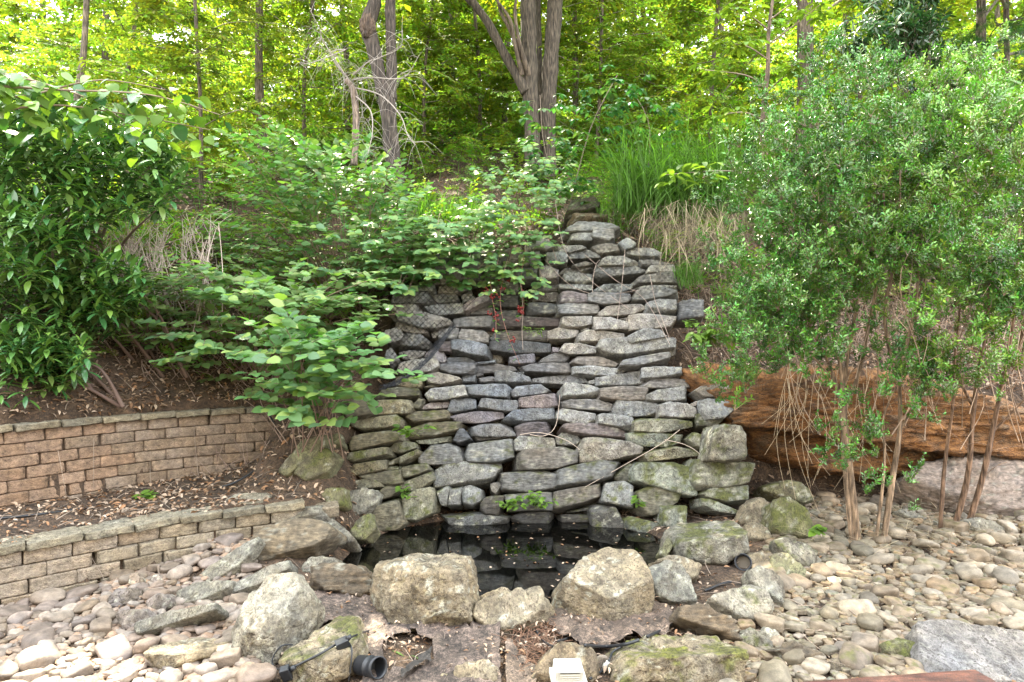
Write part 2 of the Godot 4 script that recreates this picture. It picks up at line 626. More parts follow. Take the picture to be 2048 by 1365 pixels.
func make_materials() -> void:
	var S := 512
	var a := grey(3, 0.012, 5, S)
	var b := grey(5, 0.06, 4, S)
	var c := grey(9, 0.22, 2, S)
	var e := grey(11, 0.03, 3, S)
	var cf := FastNoiseLite.new()
	cf.seed = 5
	cf.noise_type = FastNoiseLite.TYPE_CELLULAR
	cf.cellular_return_type = FastNoiseLite.RETURN_DISTANCE2_SUB
	cf.frequency = 0.011
	cf.fractal_type = FastNoiseLite.FRACTAL_NONE
	cf.domain_warp_enabled = true
	cf.domain_warp_amplitude = 40.0
	cf.domain_warp_frequency = 0.012
	var ci := cf.get_seamless_image(S, S)
	ci.convert(Image.FORMAT_L8)
	var cr := ci.get_data()
	var rock_tex := picture(S, func(i):
		var x: float = a[i] / 255.0
		var y := b[i] / 255.0
		var z := c[i] / 255.0
		var k := 0.42 + 0.62 * x + 0.34 * (y - 0.5) + 0.42 * (z - 0.5)
		var col := Color(k, k * 0.985, k * 0.95)
		var pale := smoothstep(0.60, 0.72, e[i] / 255.0 + 0.25 * (z - 0.5))
		col = col.lerp(Color(0.97, 0.98, 0.90), pale * 0.55)
		var dark := smoothstep(0.62, 0.70, y + 0.3 * (z - 0.5)) * smoothstep(0.45, 0.6, x)
		col = col.lerp(Color(0.30, 0.28, 0.25), dark * 0.7)
		return col.lerp(Color(0.25, 0.22, 0.19), (1.0 - smoothstep(0.02, 0.06, cr[i] / 255.0)) * smoothstep(0.4, 0.6, a[(i * 7 + 91) % (S * S)] / 255.0) * 0.7))
	var rock_h := picture(S, func(i):
		var k := 0.35 * a[i] / 255.0 + 0.4 * b[i] / 255.0 + 0.25 * c[i] / 255.0 - 0.12 * (1.0 - smoothstep(0.02, 0.07, cr[i] / 255.0))
		return Color(k, k, k))
	var sa := grey(21, 0.035, 5, S, FastNoiseLite.TYPE_SIMPLEX_SMOOTH, 4)
	var slate_tex := picture(S, func(i):
		var j: int = (i % S) * S + i / S
		var k := 0.62 + 0.4 * (sa[j] / 255.0 - 0.5) + 0.55 * (c[i] / 255.0 - 0.5) + 0.4 * (a[i] / 255.0 - 0.5)
		return Color(k, k * 0.98, k * 0.94))
	var cobble_tex := picture(S, func(i):
		var k := 0.74 + 0.35 * (a[i] / 255.0 - 0.5) + 0.16 * (b[i] / 255.0 - 0.5) + 0.22 * (c[i] / 255.0 - 0.5)
		return Color(k, k * 0.985, k * 0.96))
	var slate_h := picture(S, func(i):
		var j: int = (i % S) * S + i / S
		var k := 0.4 * sa[j] / 255.0 + 0.35 * b[i] / 255.0 + 0.25 * c[i] / 255.0
		return Color(k, k, k))
	var soil_tex := picture(S, func(i):
		var y := b[i] / 255.0
		var z := c[i] / 255.0
		var k := 0.55 + 0.5 * (a[i] / 255.0 - 0.5) + 0.6 * (y - 0.5) + 0.7 * (z - 0.5)
		return Color(k, k * 0.93, k * 0.86))
	var bark_tex := picture(S, func(i):
		var k := 0.25 + 0.85 * sa[i] / 255.0 + 0.35 * (c[i] / 255.0 - 0.5)
		return Color(k, k * 0.96, k * 0.92))
	var bark_h := picture(S, func(i):
		var k := sa[i] / 255.0
		return Color(k, k, k))
	M.rock = triplanar(skin(0.85), rock_tex, Vector3.ONE * 1.1, rock_h, 2.2)
	M.slate = triplanar(skin(0.82), slate_tex, Vector3.ONE * 2.2, slate_h, 1.6)
	M.cobble = triplanar(skin(0.72), cobble_tex, Vector3.ONE * 2.0, rock_h, 0.35)
	M.block = triplanar(skin(0.9), rock_tex, Vector3.ONE * 2.4, rock_h, 1.3)
	M.soil = triplanar(skin(0.95), soil_tex, Vector3.ONE * 0.9, rock_h, 3.0)
	M.bark = triplanar(skin(0.9), bark_tex, Vector3(1.6, 0.9, 1.6), bark_h, 2.5)
	M.twig = skin(0.85)
	M.cloth = triplanar(skin(0.8), soil_tex, Vector3.ONE * 0.8, rock_h, 0.5)
	M.litter = skin(0.75)
	M.litter.backlight_enabled = true
	M.litter.backlight = Color(0.5, 0.4, 0.3)
	M.glow_leaf = leafy(0.5, Color(1.0, 1.0, 0.62), 0.4)
	M.leaf = leafy(0.42, Color(0.9, 1.0, 0.55), 0.5)
	M.gloss = leafy(0.26, Color(0.5, 0.6, 0.3), 0.55)
	M.grass = leafy(0.5, Color(0.9, 1.0, 0.5), 0.4)
	M.straw = skin(0.8)
	var w := StandardMaterial3D.new()
	w.albedo_color = Color(0.012, 0.014, 0.012)
	w.roughness = 0.03
	w.metallic_specular = 0.5
	M.water = w
	M.rubber = StandardMaterial3D.new()
	M.rubber.albedo_color = Color(0.13, 0.14, 0.16)
	M.rubber.roughness = 0.45
	M.white = StandardMaterial3D.new()
	M.white.albedo_color = Color(0.74, 0.74, 0.71)
	M.white.roughness = 0.4
	M.bark_plain = StandardMaterial3D.new()
	M.bark_plain.albedo_color = Color(0.36, 0.33, 0.29)
	M.siding = StandardMaterial3D.new()
	M.siding.albedo_color = Color(0.72, 0.70, 0.66)
	M.siding.roughness = 0.7
	M.deck = triplanar(skin(0.55), slate_tex, Vector3(1.2, 1.2, 1.2), slate_h, 0.4)
	for i in 4:
		var k: float = [0.7, 0.95, 1.15, 1.4][i]
		M["tint%d" % i] = flat_leaf(M.glow_leaf, Color(0.12 * k, 0.215 * k, 0.04))
	for i in 4:
		var k: float = [0.75, 0.95, 1.1, 1.3][i]
		M["vib%d" % i] = flat_leaf(M.leaf, Color(0.175 * k * (1.3 if i == 3 else 1.0), 0.32 * k, 0.125))
		M["lau%d" % i] = flat_leaf(M.gloss, Color(0.075 * k * k, 0.17 * k, 0.04))

# ---------- the place ----------
func _ready() -> void:
	var cam := Camera3D.new()
	cam.name = "camera"
	cam.position = Vector3(0, EYE, 0)
	cam.fov = 55.0
	cam.far = 300.0
	cam.current = true
	add_child(cam)
	var sky_look := ProceduralSkyMaterial.new()
	sky_look.sky_top_color = Color(0.85, 0.87, 0.89)
	sky_look.sky_horizon_color = Color(0.965, 0.95, 0.925)
	sky_look.sky_curve = 0.25
	sky_look.ground_bottom_color = Color(0.35, 0.33, 0.28)
	sky_look.ground_horizon_color = Color(0.6, 0.6, 0.55)
	var env := Environment.new()
	env.background_mode = Environment.BG_SKY
	env.sky = Sky.new()
	env.sky.sky_material = sky_look
	env.background_energy_multiplier = 1.6
	env.tonemap_mode = Environment.TONE_MAPPER_LINEAR
	env.tonemap_exposure = 6.1
	env.sdfgi_enabled = true
	env.ssao_enabled = true
	env.ssil_enabled = true
	var we := WorldEnvironment.new()
	we.name = "environment"
	we.environment = env
	add_child(we)
	var sun := DirectionalLight3D.new()
	sun.name = "sun"
	sun.light_color = Color(1.0, 0.95, 0.84)
	sun.light_energy = 1.6
	sun.light_angular_distance = 0.5
	sun.shadow_enabled = true
	sun.look_at_from_position(Vector3(-3.4, 10.5, -6.5), Vector3.ZERO)
	add_child(sun)

	rng.seed = 20
	noise.seed = 2
	noise.frequency = 0.1
	noise.fractal_octaves = 4
	fine.seed = 8
	fine.frequency = 0.1
	fine.fractal_octaves = 2
	make_materials()
	M.ledge = M.rock.duplicate()
	M.ledge.uv1_scale = Vector3(0.7, 1.9, 0.7)
	M.ledge.heightmap_scale = 4.0
	make_ground()
	make_wall()
	make_house()
	make_block_walls()
	make_rocks()
	make_cobbles()
	make_liner()
	make_fittings()
	make_litter()
	make_trees()
	make_shrubs()
	make_small_plants()
	make_netting()

func axis(lo: float, hi: float, step: float, out_lo: float, out_hi: float) -> PackedFloat32Array:
	var a := PackedFloat32Array()
	var s := step
	var x := lo
	var left := []
	while x > out_lo:
		s *= 1.35
		x -= s
		left.push_front(x)
	for q in left:
		a.append(q)
	x = lo
	while x < hi:
		a.append(x)
		x += step
	s = step
	while x < out_hi:
		a.append(x)
		s *= 1.22
		x += s
	return a

func make_ground() -> void:
	var xs := axis(-7.0, 7.0, 0.11, -90.0, 90.0)
	var ds := axis(1.5, 13.0, 0.085, -60.0, 130.0)
	var v := PackedVector3Array()
	var c := PackedColorArray()
	var idx := PackedInt32Array()
	for d in ds:
		for x in xs:
			v.append(Vector3(x, ground(x, d), -d))
			var col := Color(0.17, 0.125, 0.09)
			var k := noise.get_noise_2d(x * 6.0, d * 6.0)
			col = col.lerp(Color(0.23, 0.17, 0.125), clampf(0.5 + k, 0, 1))
			var green := step01(8.5, 11.0, d) * clampf(0.35 + noise.get_noise_2d(x * 3.0, d * 3.0 + 50.0) * 1.4, 0, 1)
			c.append(col.lerp(Color(0.11, 0.13, 0.035), green * 0.7))
	var w := xs.size()
	for j in ds.size() - 1:
		for i in w - 1:
			var a := j * w + i
			idx.append_array([a, a + w, a + w + 1, a, a + w + 1, a + 1])
	kind(put("ground", commit(v, smooth_normals(v, idx), c, idx), M.soil), "structure")
	# the pond's dark surface
	var wv := PackedVector3Array([Vector3(0.03, -0.055, -6.0)])
	var wn := PackedVector3Array([Vector3.UP])
	var wi := PackedInt32Array()
	for i in 48:
		var t := TAU * i / 48
		wv.append(Vector3(0.03 + cos(t) * 1.72, -0.055, -6.0 + sin(t) * 1.42))
		wn.append(Vector3.UP)
		wi.append_array([0, 1 + i, 1 + (i + 1) % 48])
	kind(put("water", commit(wv, wn, PackedColorArray(), wi), M.water), "structure")

func make_wall() -> void:
	var w := thing("stone_wall", "tall dry-stacked fieldstone waterfall wall rising behind the dark pond", "wall", Vector3(0, 0, -7.4))
	stone("stone", w, [793, 593, 821, 591, 856, 591, 860, 598, 853, 612, 789, 614, 786, 610], 8.13, 16, 0.29, Color(0.326, 0.334, 0.355), M.slate, {"strata": 0.009, "moss": 0.00, "lichen": 0.12, "stain": 0.25, "rough": 0.004, "grow": 1.07, "res": 16, "p": 70})
	stone("stone", w, [784, 616, 835, 615, 837, 635, 800, 638, 783, 624], 8.06, 20, 0.28, Color(0.457, 0.425, 0.410), M.rock, {"strata": 0.004, "moss": 0.00, "lichen": 0.12, "stain": 0.25, "rough": 0.004, "grow": 1.07, "res": 12, "p": 54})
	stone("stone", w, [867, 595, 916, 594, 920, 609, 877, 614, 870, 610], 8.29, 20, 0.25, Color(0.318, 0.326, 0.346), M.rock, {"strata": 0.004, "moss": 0.00, "lichen": 0.12, "stain": 0.25, "rough": 0.004, "grow": 1.07, "res": 12, "p": 54})
	stone("stone", w, [849, 619, 863, 616, 925, 610, 930, 624, 926, 631, 881, 636, 860, 631], 8.22, 9, 0.33, Color(0.333, 0.339, 0.357), M.rock, {"strata": 0.004, "moss": 0.00, "lichen": 0.12, "stain": 0.25, "rough": 0.004, "grow": 1.07, "res": 16, "p": 54})
	stone("stone", w, [801, 635, 849, 629, 900, 644, 902, 653, 895, 656, 870, 663, 845, 661, 800, 647], 8.05, 9, 0.42, Color(0.419, 0.415, 0.428), M.slate, {"strata": 0.009, "moss": 0.00, "lichen": 0.12, "stain": 0.25, "rough": 0.004, "grow": 1.07, "res": 16, "p": 54})
	stone("stone", w, [796, 649, 821, 651, 853, 663, 860, 675, 828, 674, 796, 667], 8.05, 17, 0.32, Color(0.462, 0.428, 0.412), M.slate, {"strata": 0.009, "moss": 0.00, "lichen": 0.12, "stain": 0.25, "rough": 0.004, "grow": 1.07, "res": 16, "p": 54})
	stone("stone", w, [775, 667, 796, 661, 810, 674, 807, 686, 784, 693, 773, 684], 7.88, 14, 0.38, Color(0.398, 0.396, 0.410), M.slate, {"strata": 0.009, "moss": 0.00, "lichen": 0.12, "stain": 0.25, "rough": 0.004, "grow": 1.07, "res": 12, "p": 54})
	stone("stone", w, [802, 691, 816, 674, 845, 677, 861, 689, 854, 700, 821, 700, 800, 696], 7.98, 18, 0.32, Color(0.360, 0.363, 0.379), M.slate, {"strata": 0.009, "moss": 0.00, "lichen": 0.12, "stain": 0.25, "rough": 0.004, "grow": 1.07, "res": 16, "p": 70})
	stone("stone", w, [800, 709, 814, 704, 853, 705, 849, 714, 828, 723, 810, 721], 7.91, 9, 0.23, Color(0.451, 0.435, 0.437), M.slate, {"strata": 0.009, "moss": 0.00, "lichen": 0.12, "stain": 0.25, "rough": 0.004, "grow": 1.07, "res": 12, "p": 42})
	stone("stone", w, [777, 709, 787, 704, 802, 726, 798, 732, 786, 739, 775, 725], 7.76, 18, 0.41, Color(0.354, 0.358, 0.375), M.slate, {"strata": 0.009, "moss": 0.00, "lichen": 0.12, "stain": 0.25, "rough": 0.004, "grow": 1.07, "res": 12, "p": 54})
	stone("stone", w, [881, 686, 904, 686, 905, 707, 879, 706], 7.94, 9, 0.25, Color(0.274, 0.239, 0.269), M.slate, {"strata": 0.009, "moss": 0.00, "lichen": 0.00, "stain": 0.25, "rough": 0.004, "grow": 1.07, "res": 12, "p": 42})
	stone("stone", w, [905, 686, 923, 686, 974, 698, 976, 721, 942, 718, 907, 709], 7.93, 19, 0.42, Color(0.217, 0.236, 0.283), M.rock, {"strata": 0.004, "moss": 0.00, "lichen": 0.00, "stain": 0.25, "rough": 0.004, "grow": 1.07, "res": 16, "p": 54})
	stone("stone", w, [877, 674, 886, 662, 918, 663, 919, 672, 914, 685, 879, 683], 8.03, 21, 0.28, Color(0.395, 0.392, 0.405), M.slate, {"strata": 0.009, "moss": 0.00, "lichen": 0.12, "stain": 0.25, "rough": 0.004, "grow": 1.07, "res": 12, "p": 70})
	stone("stone", w, [919, 674, 926, 663, 969, 667, 977, 674, 976, 691, 947, 689, 919, 684], 8.04, 12, 0.34, Color(0.449, 0.428, 0.424), M.slate, {"strata": 0.009, "moss": 0.00, "lichen": 0.12, "stain": 0.25, "rough": 0.004, "grow": 1.07, "res": 12, "p": 70})
	stone("stone", w, [909, 642, 933, 639, 984, 637, 986, 653, 981, 661, 911, 661], 8.13, 15, 0.30, Color(0.326, 0.321, 0.329), M.slate, {"strata": 0.009, "moss": 0.00, "lichen": 0.12, "stain": 0.25, "rough": 0.004, "grow": 1.07, "res": 16, "p": 30})
	stone("stone", w, [863, 667, 879, 665, 875, 681, 867, 681], 8.02, 14, 0.22, Color(0.349, 0.325, 0.315), M.slate, {"strata": 0.009, "moss": 0.00, "lichen": 0.12, "stain": 0.25, "rough": 0.004, "grow": 1.07, "res": 12, "p": 42})
	stone("stone", w, [928, 619, 944, 609, 976, 600, 983, 610, 947, 621, 933, 633, 932, 628], 8.25, 17, 0.42, Color(0.435, 0.395, 0.437), M.rock, {"strata": 0.004, "moss": 0.00, "lichen": 0.12, "stain": 0.25, "rough": 0.004, "grow": 1.07, "res": 12, "p": 42})
	stone("stone", w, [947, 623, 958, 620, 986, 621, 984, 635, 951, 636, 940, 635], 8.28, 20, 0.22, Color(0.318, 0.308, 0.311), M.slate, {"strata": 0.009, "moss": 0.00, "lichen": 0.12, "stain": 0.25, "rough": 0.004, "grow": 1.07, "res": 12, "p": 54})
	stone("stone", w, [925, 595, 944, 587, 949, 602, 928, 610], 8.24, 8, 0.29, Color(0.440, 0.435, 0.415), M.slate, {"strata": 0.009, "moss": 0.00, "lichen": 0.32, "stain": 0.25, "rough": 0.004, "grow": 1.07, "res": 12, "p": 70})
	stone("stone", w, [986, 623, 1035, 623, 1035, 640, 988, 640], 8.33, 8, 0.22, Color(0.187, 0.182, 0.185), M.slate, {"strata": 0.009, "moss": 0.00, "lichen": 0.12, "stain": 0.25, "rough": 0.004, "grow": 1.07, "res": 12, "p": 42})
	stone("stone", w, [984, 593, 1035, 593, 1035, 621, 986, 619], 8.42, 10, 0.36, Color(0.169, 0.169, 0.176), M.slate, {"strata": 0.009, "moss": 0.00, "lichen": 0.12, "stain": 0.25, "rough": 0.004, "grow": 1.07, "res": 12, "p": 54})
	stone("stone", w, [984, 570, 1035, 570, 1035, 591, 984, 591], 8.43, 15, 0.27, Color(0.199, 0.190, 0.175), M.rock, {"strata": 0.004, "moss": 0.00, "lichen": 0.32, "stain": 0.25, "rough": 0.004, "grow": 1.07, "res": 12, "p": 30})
	stone("stone", w, [867, 566, 914, 566, 909, 573, 870, 575], 8.35, 13, 0.22, Color(0.347, 0.354, 0.349), M.rock, {"strata": 0.004, "moss": 0.00, "lichen": 0.32, "stain": 0.25, "rough": 0.004, "grow": 1.07, "res": 12, "p": 42})
	stone("stone", w, [930, 554, 960, 554, 1004, 559, 1007, 568, 969, 568, 930, 566], 8.38, 18, 0.22, Color(0.337, 0.342, 0.335), M.slate, {"strata": 0.009, "moss": 0.00, "lichen": 0.32, "stain": 0.25, "rough": 0.004, "grow": 1.07, "res": 16, "p": 42})
	stone("stone", w, [881, 579, 898, 575, 933, 575, 935, 586, 916, 593, 879, 591], 8.30, 18, 0.23, Color(0.422, 0.409, 0.382), M.rock, {"strata": 0.004, "moss": 0.00, "lichen": 0.32, "stain": 0.25, "rough": 0.004, "grow": 1.07, "res": 12, "p": 54})
	stone("stone", w, [800, 580, 867, 573, 870, 589, 828, 587, 800, 589], 8.21, 21, 0.22, Color(0.363, 0.392, 0.406), M.rock, {"strata": 0.004, "moss": 0.00, "lichen": 0.32, "stain": 0.25, "rough": 0.004, "grow": 1.07, "res": 16, "p": 30})
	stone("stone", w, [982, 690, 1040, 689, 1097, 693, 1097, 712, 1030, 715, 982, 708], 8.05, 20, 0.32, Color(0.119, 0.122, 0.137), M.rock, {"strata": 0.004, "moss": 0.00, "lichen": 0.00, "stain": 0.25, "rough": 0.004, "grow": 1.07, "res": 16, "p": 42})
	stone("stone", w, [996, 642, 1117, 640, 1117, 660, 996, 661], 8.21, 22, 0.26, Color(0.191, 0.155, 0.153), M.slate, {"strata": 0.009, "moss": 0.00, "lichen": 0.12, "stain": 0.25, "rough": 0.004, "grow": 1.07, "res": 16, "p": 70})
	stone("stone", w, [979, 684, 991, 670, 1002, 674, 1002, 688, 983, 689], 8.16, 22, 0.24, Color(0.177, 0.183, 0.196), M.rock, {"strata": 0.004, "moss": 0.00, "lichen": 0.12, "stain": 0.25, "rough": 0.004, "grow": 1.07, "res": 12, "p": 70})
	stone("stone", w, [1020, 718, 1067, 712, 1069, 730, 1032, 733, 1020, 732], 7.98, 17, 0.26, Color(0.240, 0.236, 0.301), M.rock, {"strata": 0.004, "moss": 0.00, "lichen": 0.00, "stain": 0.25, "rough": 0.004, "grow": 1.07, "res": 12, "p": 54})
	stone("stone", w, [845, 718, 870, 707, 889, 711, 895, 726, 889, 733, 874, 730], 7.95, 21, 0.32, Color(0.411, 0.377, 0.422), M.rock, {"strata": 0.004, "moss": 0.00, "lichen": 0.12, "stain": 0.25, "rough": 0.004, "grow": 1.07, "res": 12, "p": 54})
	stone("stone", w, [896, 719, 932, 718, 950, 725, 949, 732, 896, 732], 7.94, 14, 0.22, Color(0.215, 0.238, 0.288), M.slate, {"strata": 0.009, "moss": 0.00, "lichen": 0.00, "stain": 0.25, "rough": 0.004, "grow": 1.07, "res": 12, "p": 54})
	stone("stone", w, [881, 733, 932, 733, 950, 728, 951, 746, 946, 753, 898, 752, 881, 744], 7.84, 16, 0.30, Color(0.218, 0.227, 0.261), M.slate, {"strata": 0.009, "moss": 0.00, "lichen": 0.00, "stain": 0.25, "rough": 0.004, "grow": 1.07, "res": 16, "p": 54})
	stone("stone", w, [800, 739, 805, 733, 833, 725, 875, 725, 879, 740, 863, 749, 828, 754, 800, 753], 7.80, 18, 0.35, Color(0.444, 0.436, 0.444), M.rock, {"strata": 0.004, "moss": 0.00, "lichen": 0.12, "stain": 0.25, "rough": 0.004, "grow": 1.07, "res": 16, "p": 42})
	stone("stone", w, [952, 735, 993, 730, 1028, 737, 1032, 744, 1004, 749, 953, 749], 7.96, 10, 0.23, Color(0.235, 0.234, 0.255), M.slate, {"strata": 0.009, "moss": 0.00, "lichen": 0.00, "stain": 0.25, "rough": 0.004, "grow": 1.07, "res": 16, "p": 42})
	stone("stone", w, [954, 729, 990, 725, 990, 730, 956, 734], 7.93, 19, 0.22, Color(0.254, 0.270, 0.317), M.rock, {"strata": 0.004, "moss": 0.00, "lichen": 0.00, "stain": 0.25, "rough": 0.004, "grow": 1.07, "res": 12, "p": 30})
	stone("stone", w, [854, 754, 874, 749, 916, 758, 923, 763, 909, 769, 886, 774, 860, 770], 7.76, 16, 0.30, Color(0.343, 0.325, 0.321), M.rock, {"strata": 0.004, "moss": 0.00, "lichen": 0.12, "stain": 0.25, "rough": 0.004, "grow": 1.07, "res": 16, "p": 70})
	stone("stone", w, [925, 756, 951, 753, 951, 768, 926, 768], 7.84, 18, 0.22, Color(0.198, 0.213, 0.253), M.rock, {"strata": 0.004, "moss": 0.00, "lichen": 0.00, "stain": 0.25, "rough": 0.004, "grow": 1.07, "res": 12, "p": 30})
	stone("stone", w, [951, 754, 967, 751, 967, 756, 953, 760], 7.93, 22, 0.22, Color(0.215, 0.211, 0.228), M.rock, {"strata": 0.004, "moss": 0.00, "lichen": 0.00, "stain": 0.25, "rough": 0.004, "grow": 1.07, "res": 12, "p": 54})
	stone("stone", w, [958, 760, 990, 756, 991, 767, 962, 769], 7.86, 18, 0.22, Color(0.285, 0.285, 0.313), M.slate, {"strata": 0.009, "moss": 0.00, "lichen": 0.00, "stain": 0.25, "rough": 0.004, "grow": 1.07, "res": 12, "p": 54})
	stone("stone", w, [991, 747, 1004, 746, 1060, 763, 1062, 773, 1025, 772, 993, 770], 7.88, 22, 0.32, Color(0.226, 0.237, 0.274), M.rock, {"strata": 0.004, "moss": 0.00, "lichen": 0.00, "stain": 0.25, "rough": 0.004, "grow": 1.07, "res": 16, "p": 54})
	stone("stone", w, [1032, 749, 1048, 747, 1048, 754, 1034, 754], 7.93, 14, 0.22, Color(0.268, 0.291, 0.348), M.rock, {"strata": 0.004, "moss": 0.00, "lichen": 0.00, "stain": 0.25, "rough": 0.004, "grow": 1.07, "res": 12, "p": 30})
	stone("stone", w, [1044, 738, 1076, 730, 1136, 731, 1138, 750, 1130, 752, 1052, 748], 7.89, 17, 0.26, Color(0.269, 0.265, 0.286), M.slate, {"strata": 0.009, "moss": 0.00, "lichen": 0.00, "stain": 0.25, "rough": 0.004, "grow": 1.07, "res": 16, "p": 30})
	stone("stone", w, [793, 756, 835, 755, 847, 767, 844, 778, 810, 781, 795, 772], 7.76, 10, 0.31, Color(0.245, 0.217, 0.153), M.rock, {"strata": 0.004, "moss": 0.12, "lichen": 0.12, "stain": 0.25, "rough": 0.004, "grow": 1.07, "res": 12, "p": 30})
	stone("stone", w, [1000, 664, 1095, 664, 1095, 686, 1000, 686], 8.15, 10, 0.27, Color(0.198, 0.180, 0.169), M.slate, {"strata": 0.009, "moss": 0.00, "lichen": 0.12, "stain": 0.25, "rough": 0.004, "grow": 1.07, "res": 16, "p": 30})
	stone("stone", w, [1069, 569, 1106, 569, 1115, 580, 1115, 587, 1092, 591, 1067, 591], 8.48, 21, 0.28, Color(0.217, 0.214, 0.204), M.rock, {"strata": 0.004, "moss": 0.00, "lichen": 0.32, "stain": 0.25, "rough": 0.004, "grow": 1.07, "res": 12, "p": 54})
	stone("stone", w, [1118, 572, 1144, 572, 1181, 575, 1183, 587, 1120, 582], 8.38, 13, 0.22, Color(0.416, 0.426, 0.421), M.rock, {"strata": 0.004, "moss": 0.00, "lichen": 0.32, "stain": 0.25, "rough": 0.004, "grow": 1.07, "res": 16, "p": 54})
	stone("stone", w, [1125, 559, 1136, 551, 1181, 551, 1183, 570, 1165, 575, 1125, 570], 8.42, 16, 0.31, Color(0.322, 0.333, 0.333), M.rock, {"strata": 0.004, "moss": 0.00, "lichen": 0.32, "stain": 0.25, "rough": 0.004, "grow": 1.07, "res": 12, "p": 70})
	stone("stone", w, [1271, 565, 1282, 559, 1310, 556, 1341, 552, 1352, 565, 1352, 573, 1324, 570, 1273, 573], 8.22, 22, 0.26, Color(0.368, 0.356, 0.332), M.slate, {"strata": 0.009, "moss": 0.00, "lichen": 0.32, "stain": 0.25, "rough": 0.004, "grow": 1.07, "res": 16, "p": 42})
	stone("stone", w, [1271, 580, 1285, 575, 1320, 573, 1348, 575, 1348, 582, 1271, 582], 8.20, 10, 0.22, Color(0.381, 0.374, 0.355), M.rock, {"strata": 0.004, "moss": 0.00, "lichen": 0.32, "stain": 0.25, "rough": 0.004, "grow": 1.07, "res": 16, "p": 30})
	stone("stone", w, [1269, 593, 1289, 584, 1348, 582, 1348, 595, 1334, 602, 1280, 610, 1262, 609], 8.16, 22, 0.35, Color(0.365, 0.371, 0.364), M.slate, {"strata": 0.009, "moss": 0.00, "lichen": 0.32, "stain": 0.25, "rough": 0.004, "grow": 1.07, "res": 16, "p": 54})
	stone("stone", w, [1190, 582, 1208, 572, 1262, 573, 1260, 582, 1234, 590, 1188, 587], 8.32, 10, 0.23, Color(0.301, 0.315, 0.317), M.rock, {"strata": 0.004, "moss": 0.00, "lichen": 0.32, "stain": 0.25, "rough": 0.004, "grow": 1.07, "res": 16, "p": 30})
	stone("stone", w, [1176, 593, 1187, 590, 1253, 591, 1259, 600, 1250, 610, 1209, 614, 1176, 607], 8.16, 8, 0.30, Color(0.413, 0.425, 0.455), M.slate, {"strata": 0.009, "moss": 0.00, "lichen": 0.12, "stain": 0.25, "rough": 0.004, "grow": 1.07, "res": 16, "p": 54})
	stone("stone", w, [1120, 610, 1123, 589, 1136, 587, 1173, 595, 1174, 610, 1144, 612], 8.21, 12, 0.31, Color(0.384, 0.346, 0.381), M.slate, {"strata": 0.009, "moss": 0.00, "lichen": 0.12, "stain": 0.25, "rough": 0.004, "grow": 1.07, "res": 12, "p": 30})
	stone("stone", w, [1065, 593, 1115, 591, 1119, 609, 1092, 610, 1065, 609], 8.46, 18, 0.25, Color(0.189, 0.171, 0.160), M.rock, {"strata": 0.004, "moss": 0.00, "lichen": 0.12, "stain": 0.25, "rough": 0.004, "grow": 1.07, "res": 12, "p": 42})
	stone("stone", w, [1056, 614, 1111, 612, 1113, 635, 1085, 637, 1056, 635], 8.29, 19, 0.32, Color(0.193, 0.197, 0.209), M.slate, {"strata": 0.009, "moss": 0.00, "lichen": 0.12, "stain": 0.25, "rough": 0.004, "grow": 1.07, "res": 12, "p": 30})
	stone("stone", w, [1115, 616, 1120, 612, 1190, 615, 1195, 619, 1194, 633, 1158, 636, 1118, 633], 8.16, 14, 0.30, Color(0.412, 0.420, 0.443), M.slate, {"strata": 0.009, "moss": 0.00, "lichen": 0.12, "stain": 0.25, "rough": 0.004, "grow": 1.07, "res": 16, "p": 30})
	stone("stone", w, [1195, 631, 1213, 619, 1278, 614, 1289, 623, 1267, 633, 1229, 638, 1197, 637], 8.12, 13, 0.30, Color(0.353, 0.325, 0.310), M.rock, {"strata": 0.004, "moss": 0.00, "lichen": 0.12, "stain": 0.25, "rough": 0.004, "grow": 1.07, "res": 16, "p": 70})
	stone("stone", w, [1290, 614, 1313, 606, 1348, 607, 1348, 630, 1306, 631, 1292, 630], 8.04, 20, 0.31, Color(0.315, 0.325, 0.348), M.rock, {"strata": 0.004, "moss": 0.00, "lichen": 0.12, "stain": 0.25, "rough": 0.004, "grow": 1.07, "res": 12, "p": 54})
	stone("stone", w, [1357, 609, 1400, 609, 1399, 645, 1357, 644], 7.99, 15, 0.44, Color(0.317, 0.323, 0.341), M.slate, {"strata": 0.009, "moss": 0.00, "lichen": 0.12, "stain": 0.25, "rough": 0.004, "grow": 1.07, "res": 12, "p": 30})
	stone("stone", w, [1120, 658, 1125, 638, 1181, 637, 1182, 654, 1165, 658, 1122, 661], 8.12, 13, 0.30, Color(0.439, 0.424, 0.425), M.rock, {"strata": 0.004, "moss": 0.00, "lichen": 0.12, "stain": 0.25, "rough": 0.004, "grow": 1.07, "res": 16, "p": 70})
	stone("stone", w, [1187, 638, 1218, 640, 1252, 649, 1253, 665, 1218, 663, 1188, 665], 8.03, 12, 0.33, Color(0.449, 0.415, 0.399), M.rock, {"strata": 0.004, "moss": 0.00, "lichen": 0.12, "stain": 0.25, "rough": 0.004, "grow": 1.07, "res": 16, "p": 54})
	stone("stone", w, [1255, 638, 1280, 634, 1348, 635, 1345, 647, 1334, 661, 1297, 660, 1255, 666], 8.02, 12, 0.39, Color(0.461, 0.426, 0.410), M.rock, {"strata": 0.004, "moss": 0.00, "lichen": 0.12, "stain": 0.25, "rough": 0.004, "grow": 1.07, "res": 16, "p": 42})
	stone("stone", w, [1237, 641, 1253, 641, 1252, 647, 1239, 645], 8.13, 20, 0.22, Color(0.409, 0.380, 0.366), M.rock, {"strata": 0.004, "moss": 0.00, "lichen": 0.12, "stain": 0.25, "rough": 0.004, "grow": 1.07, "res": 12, "p": 54})
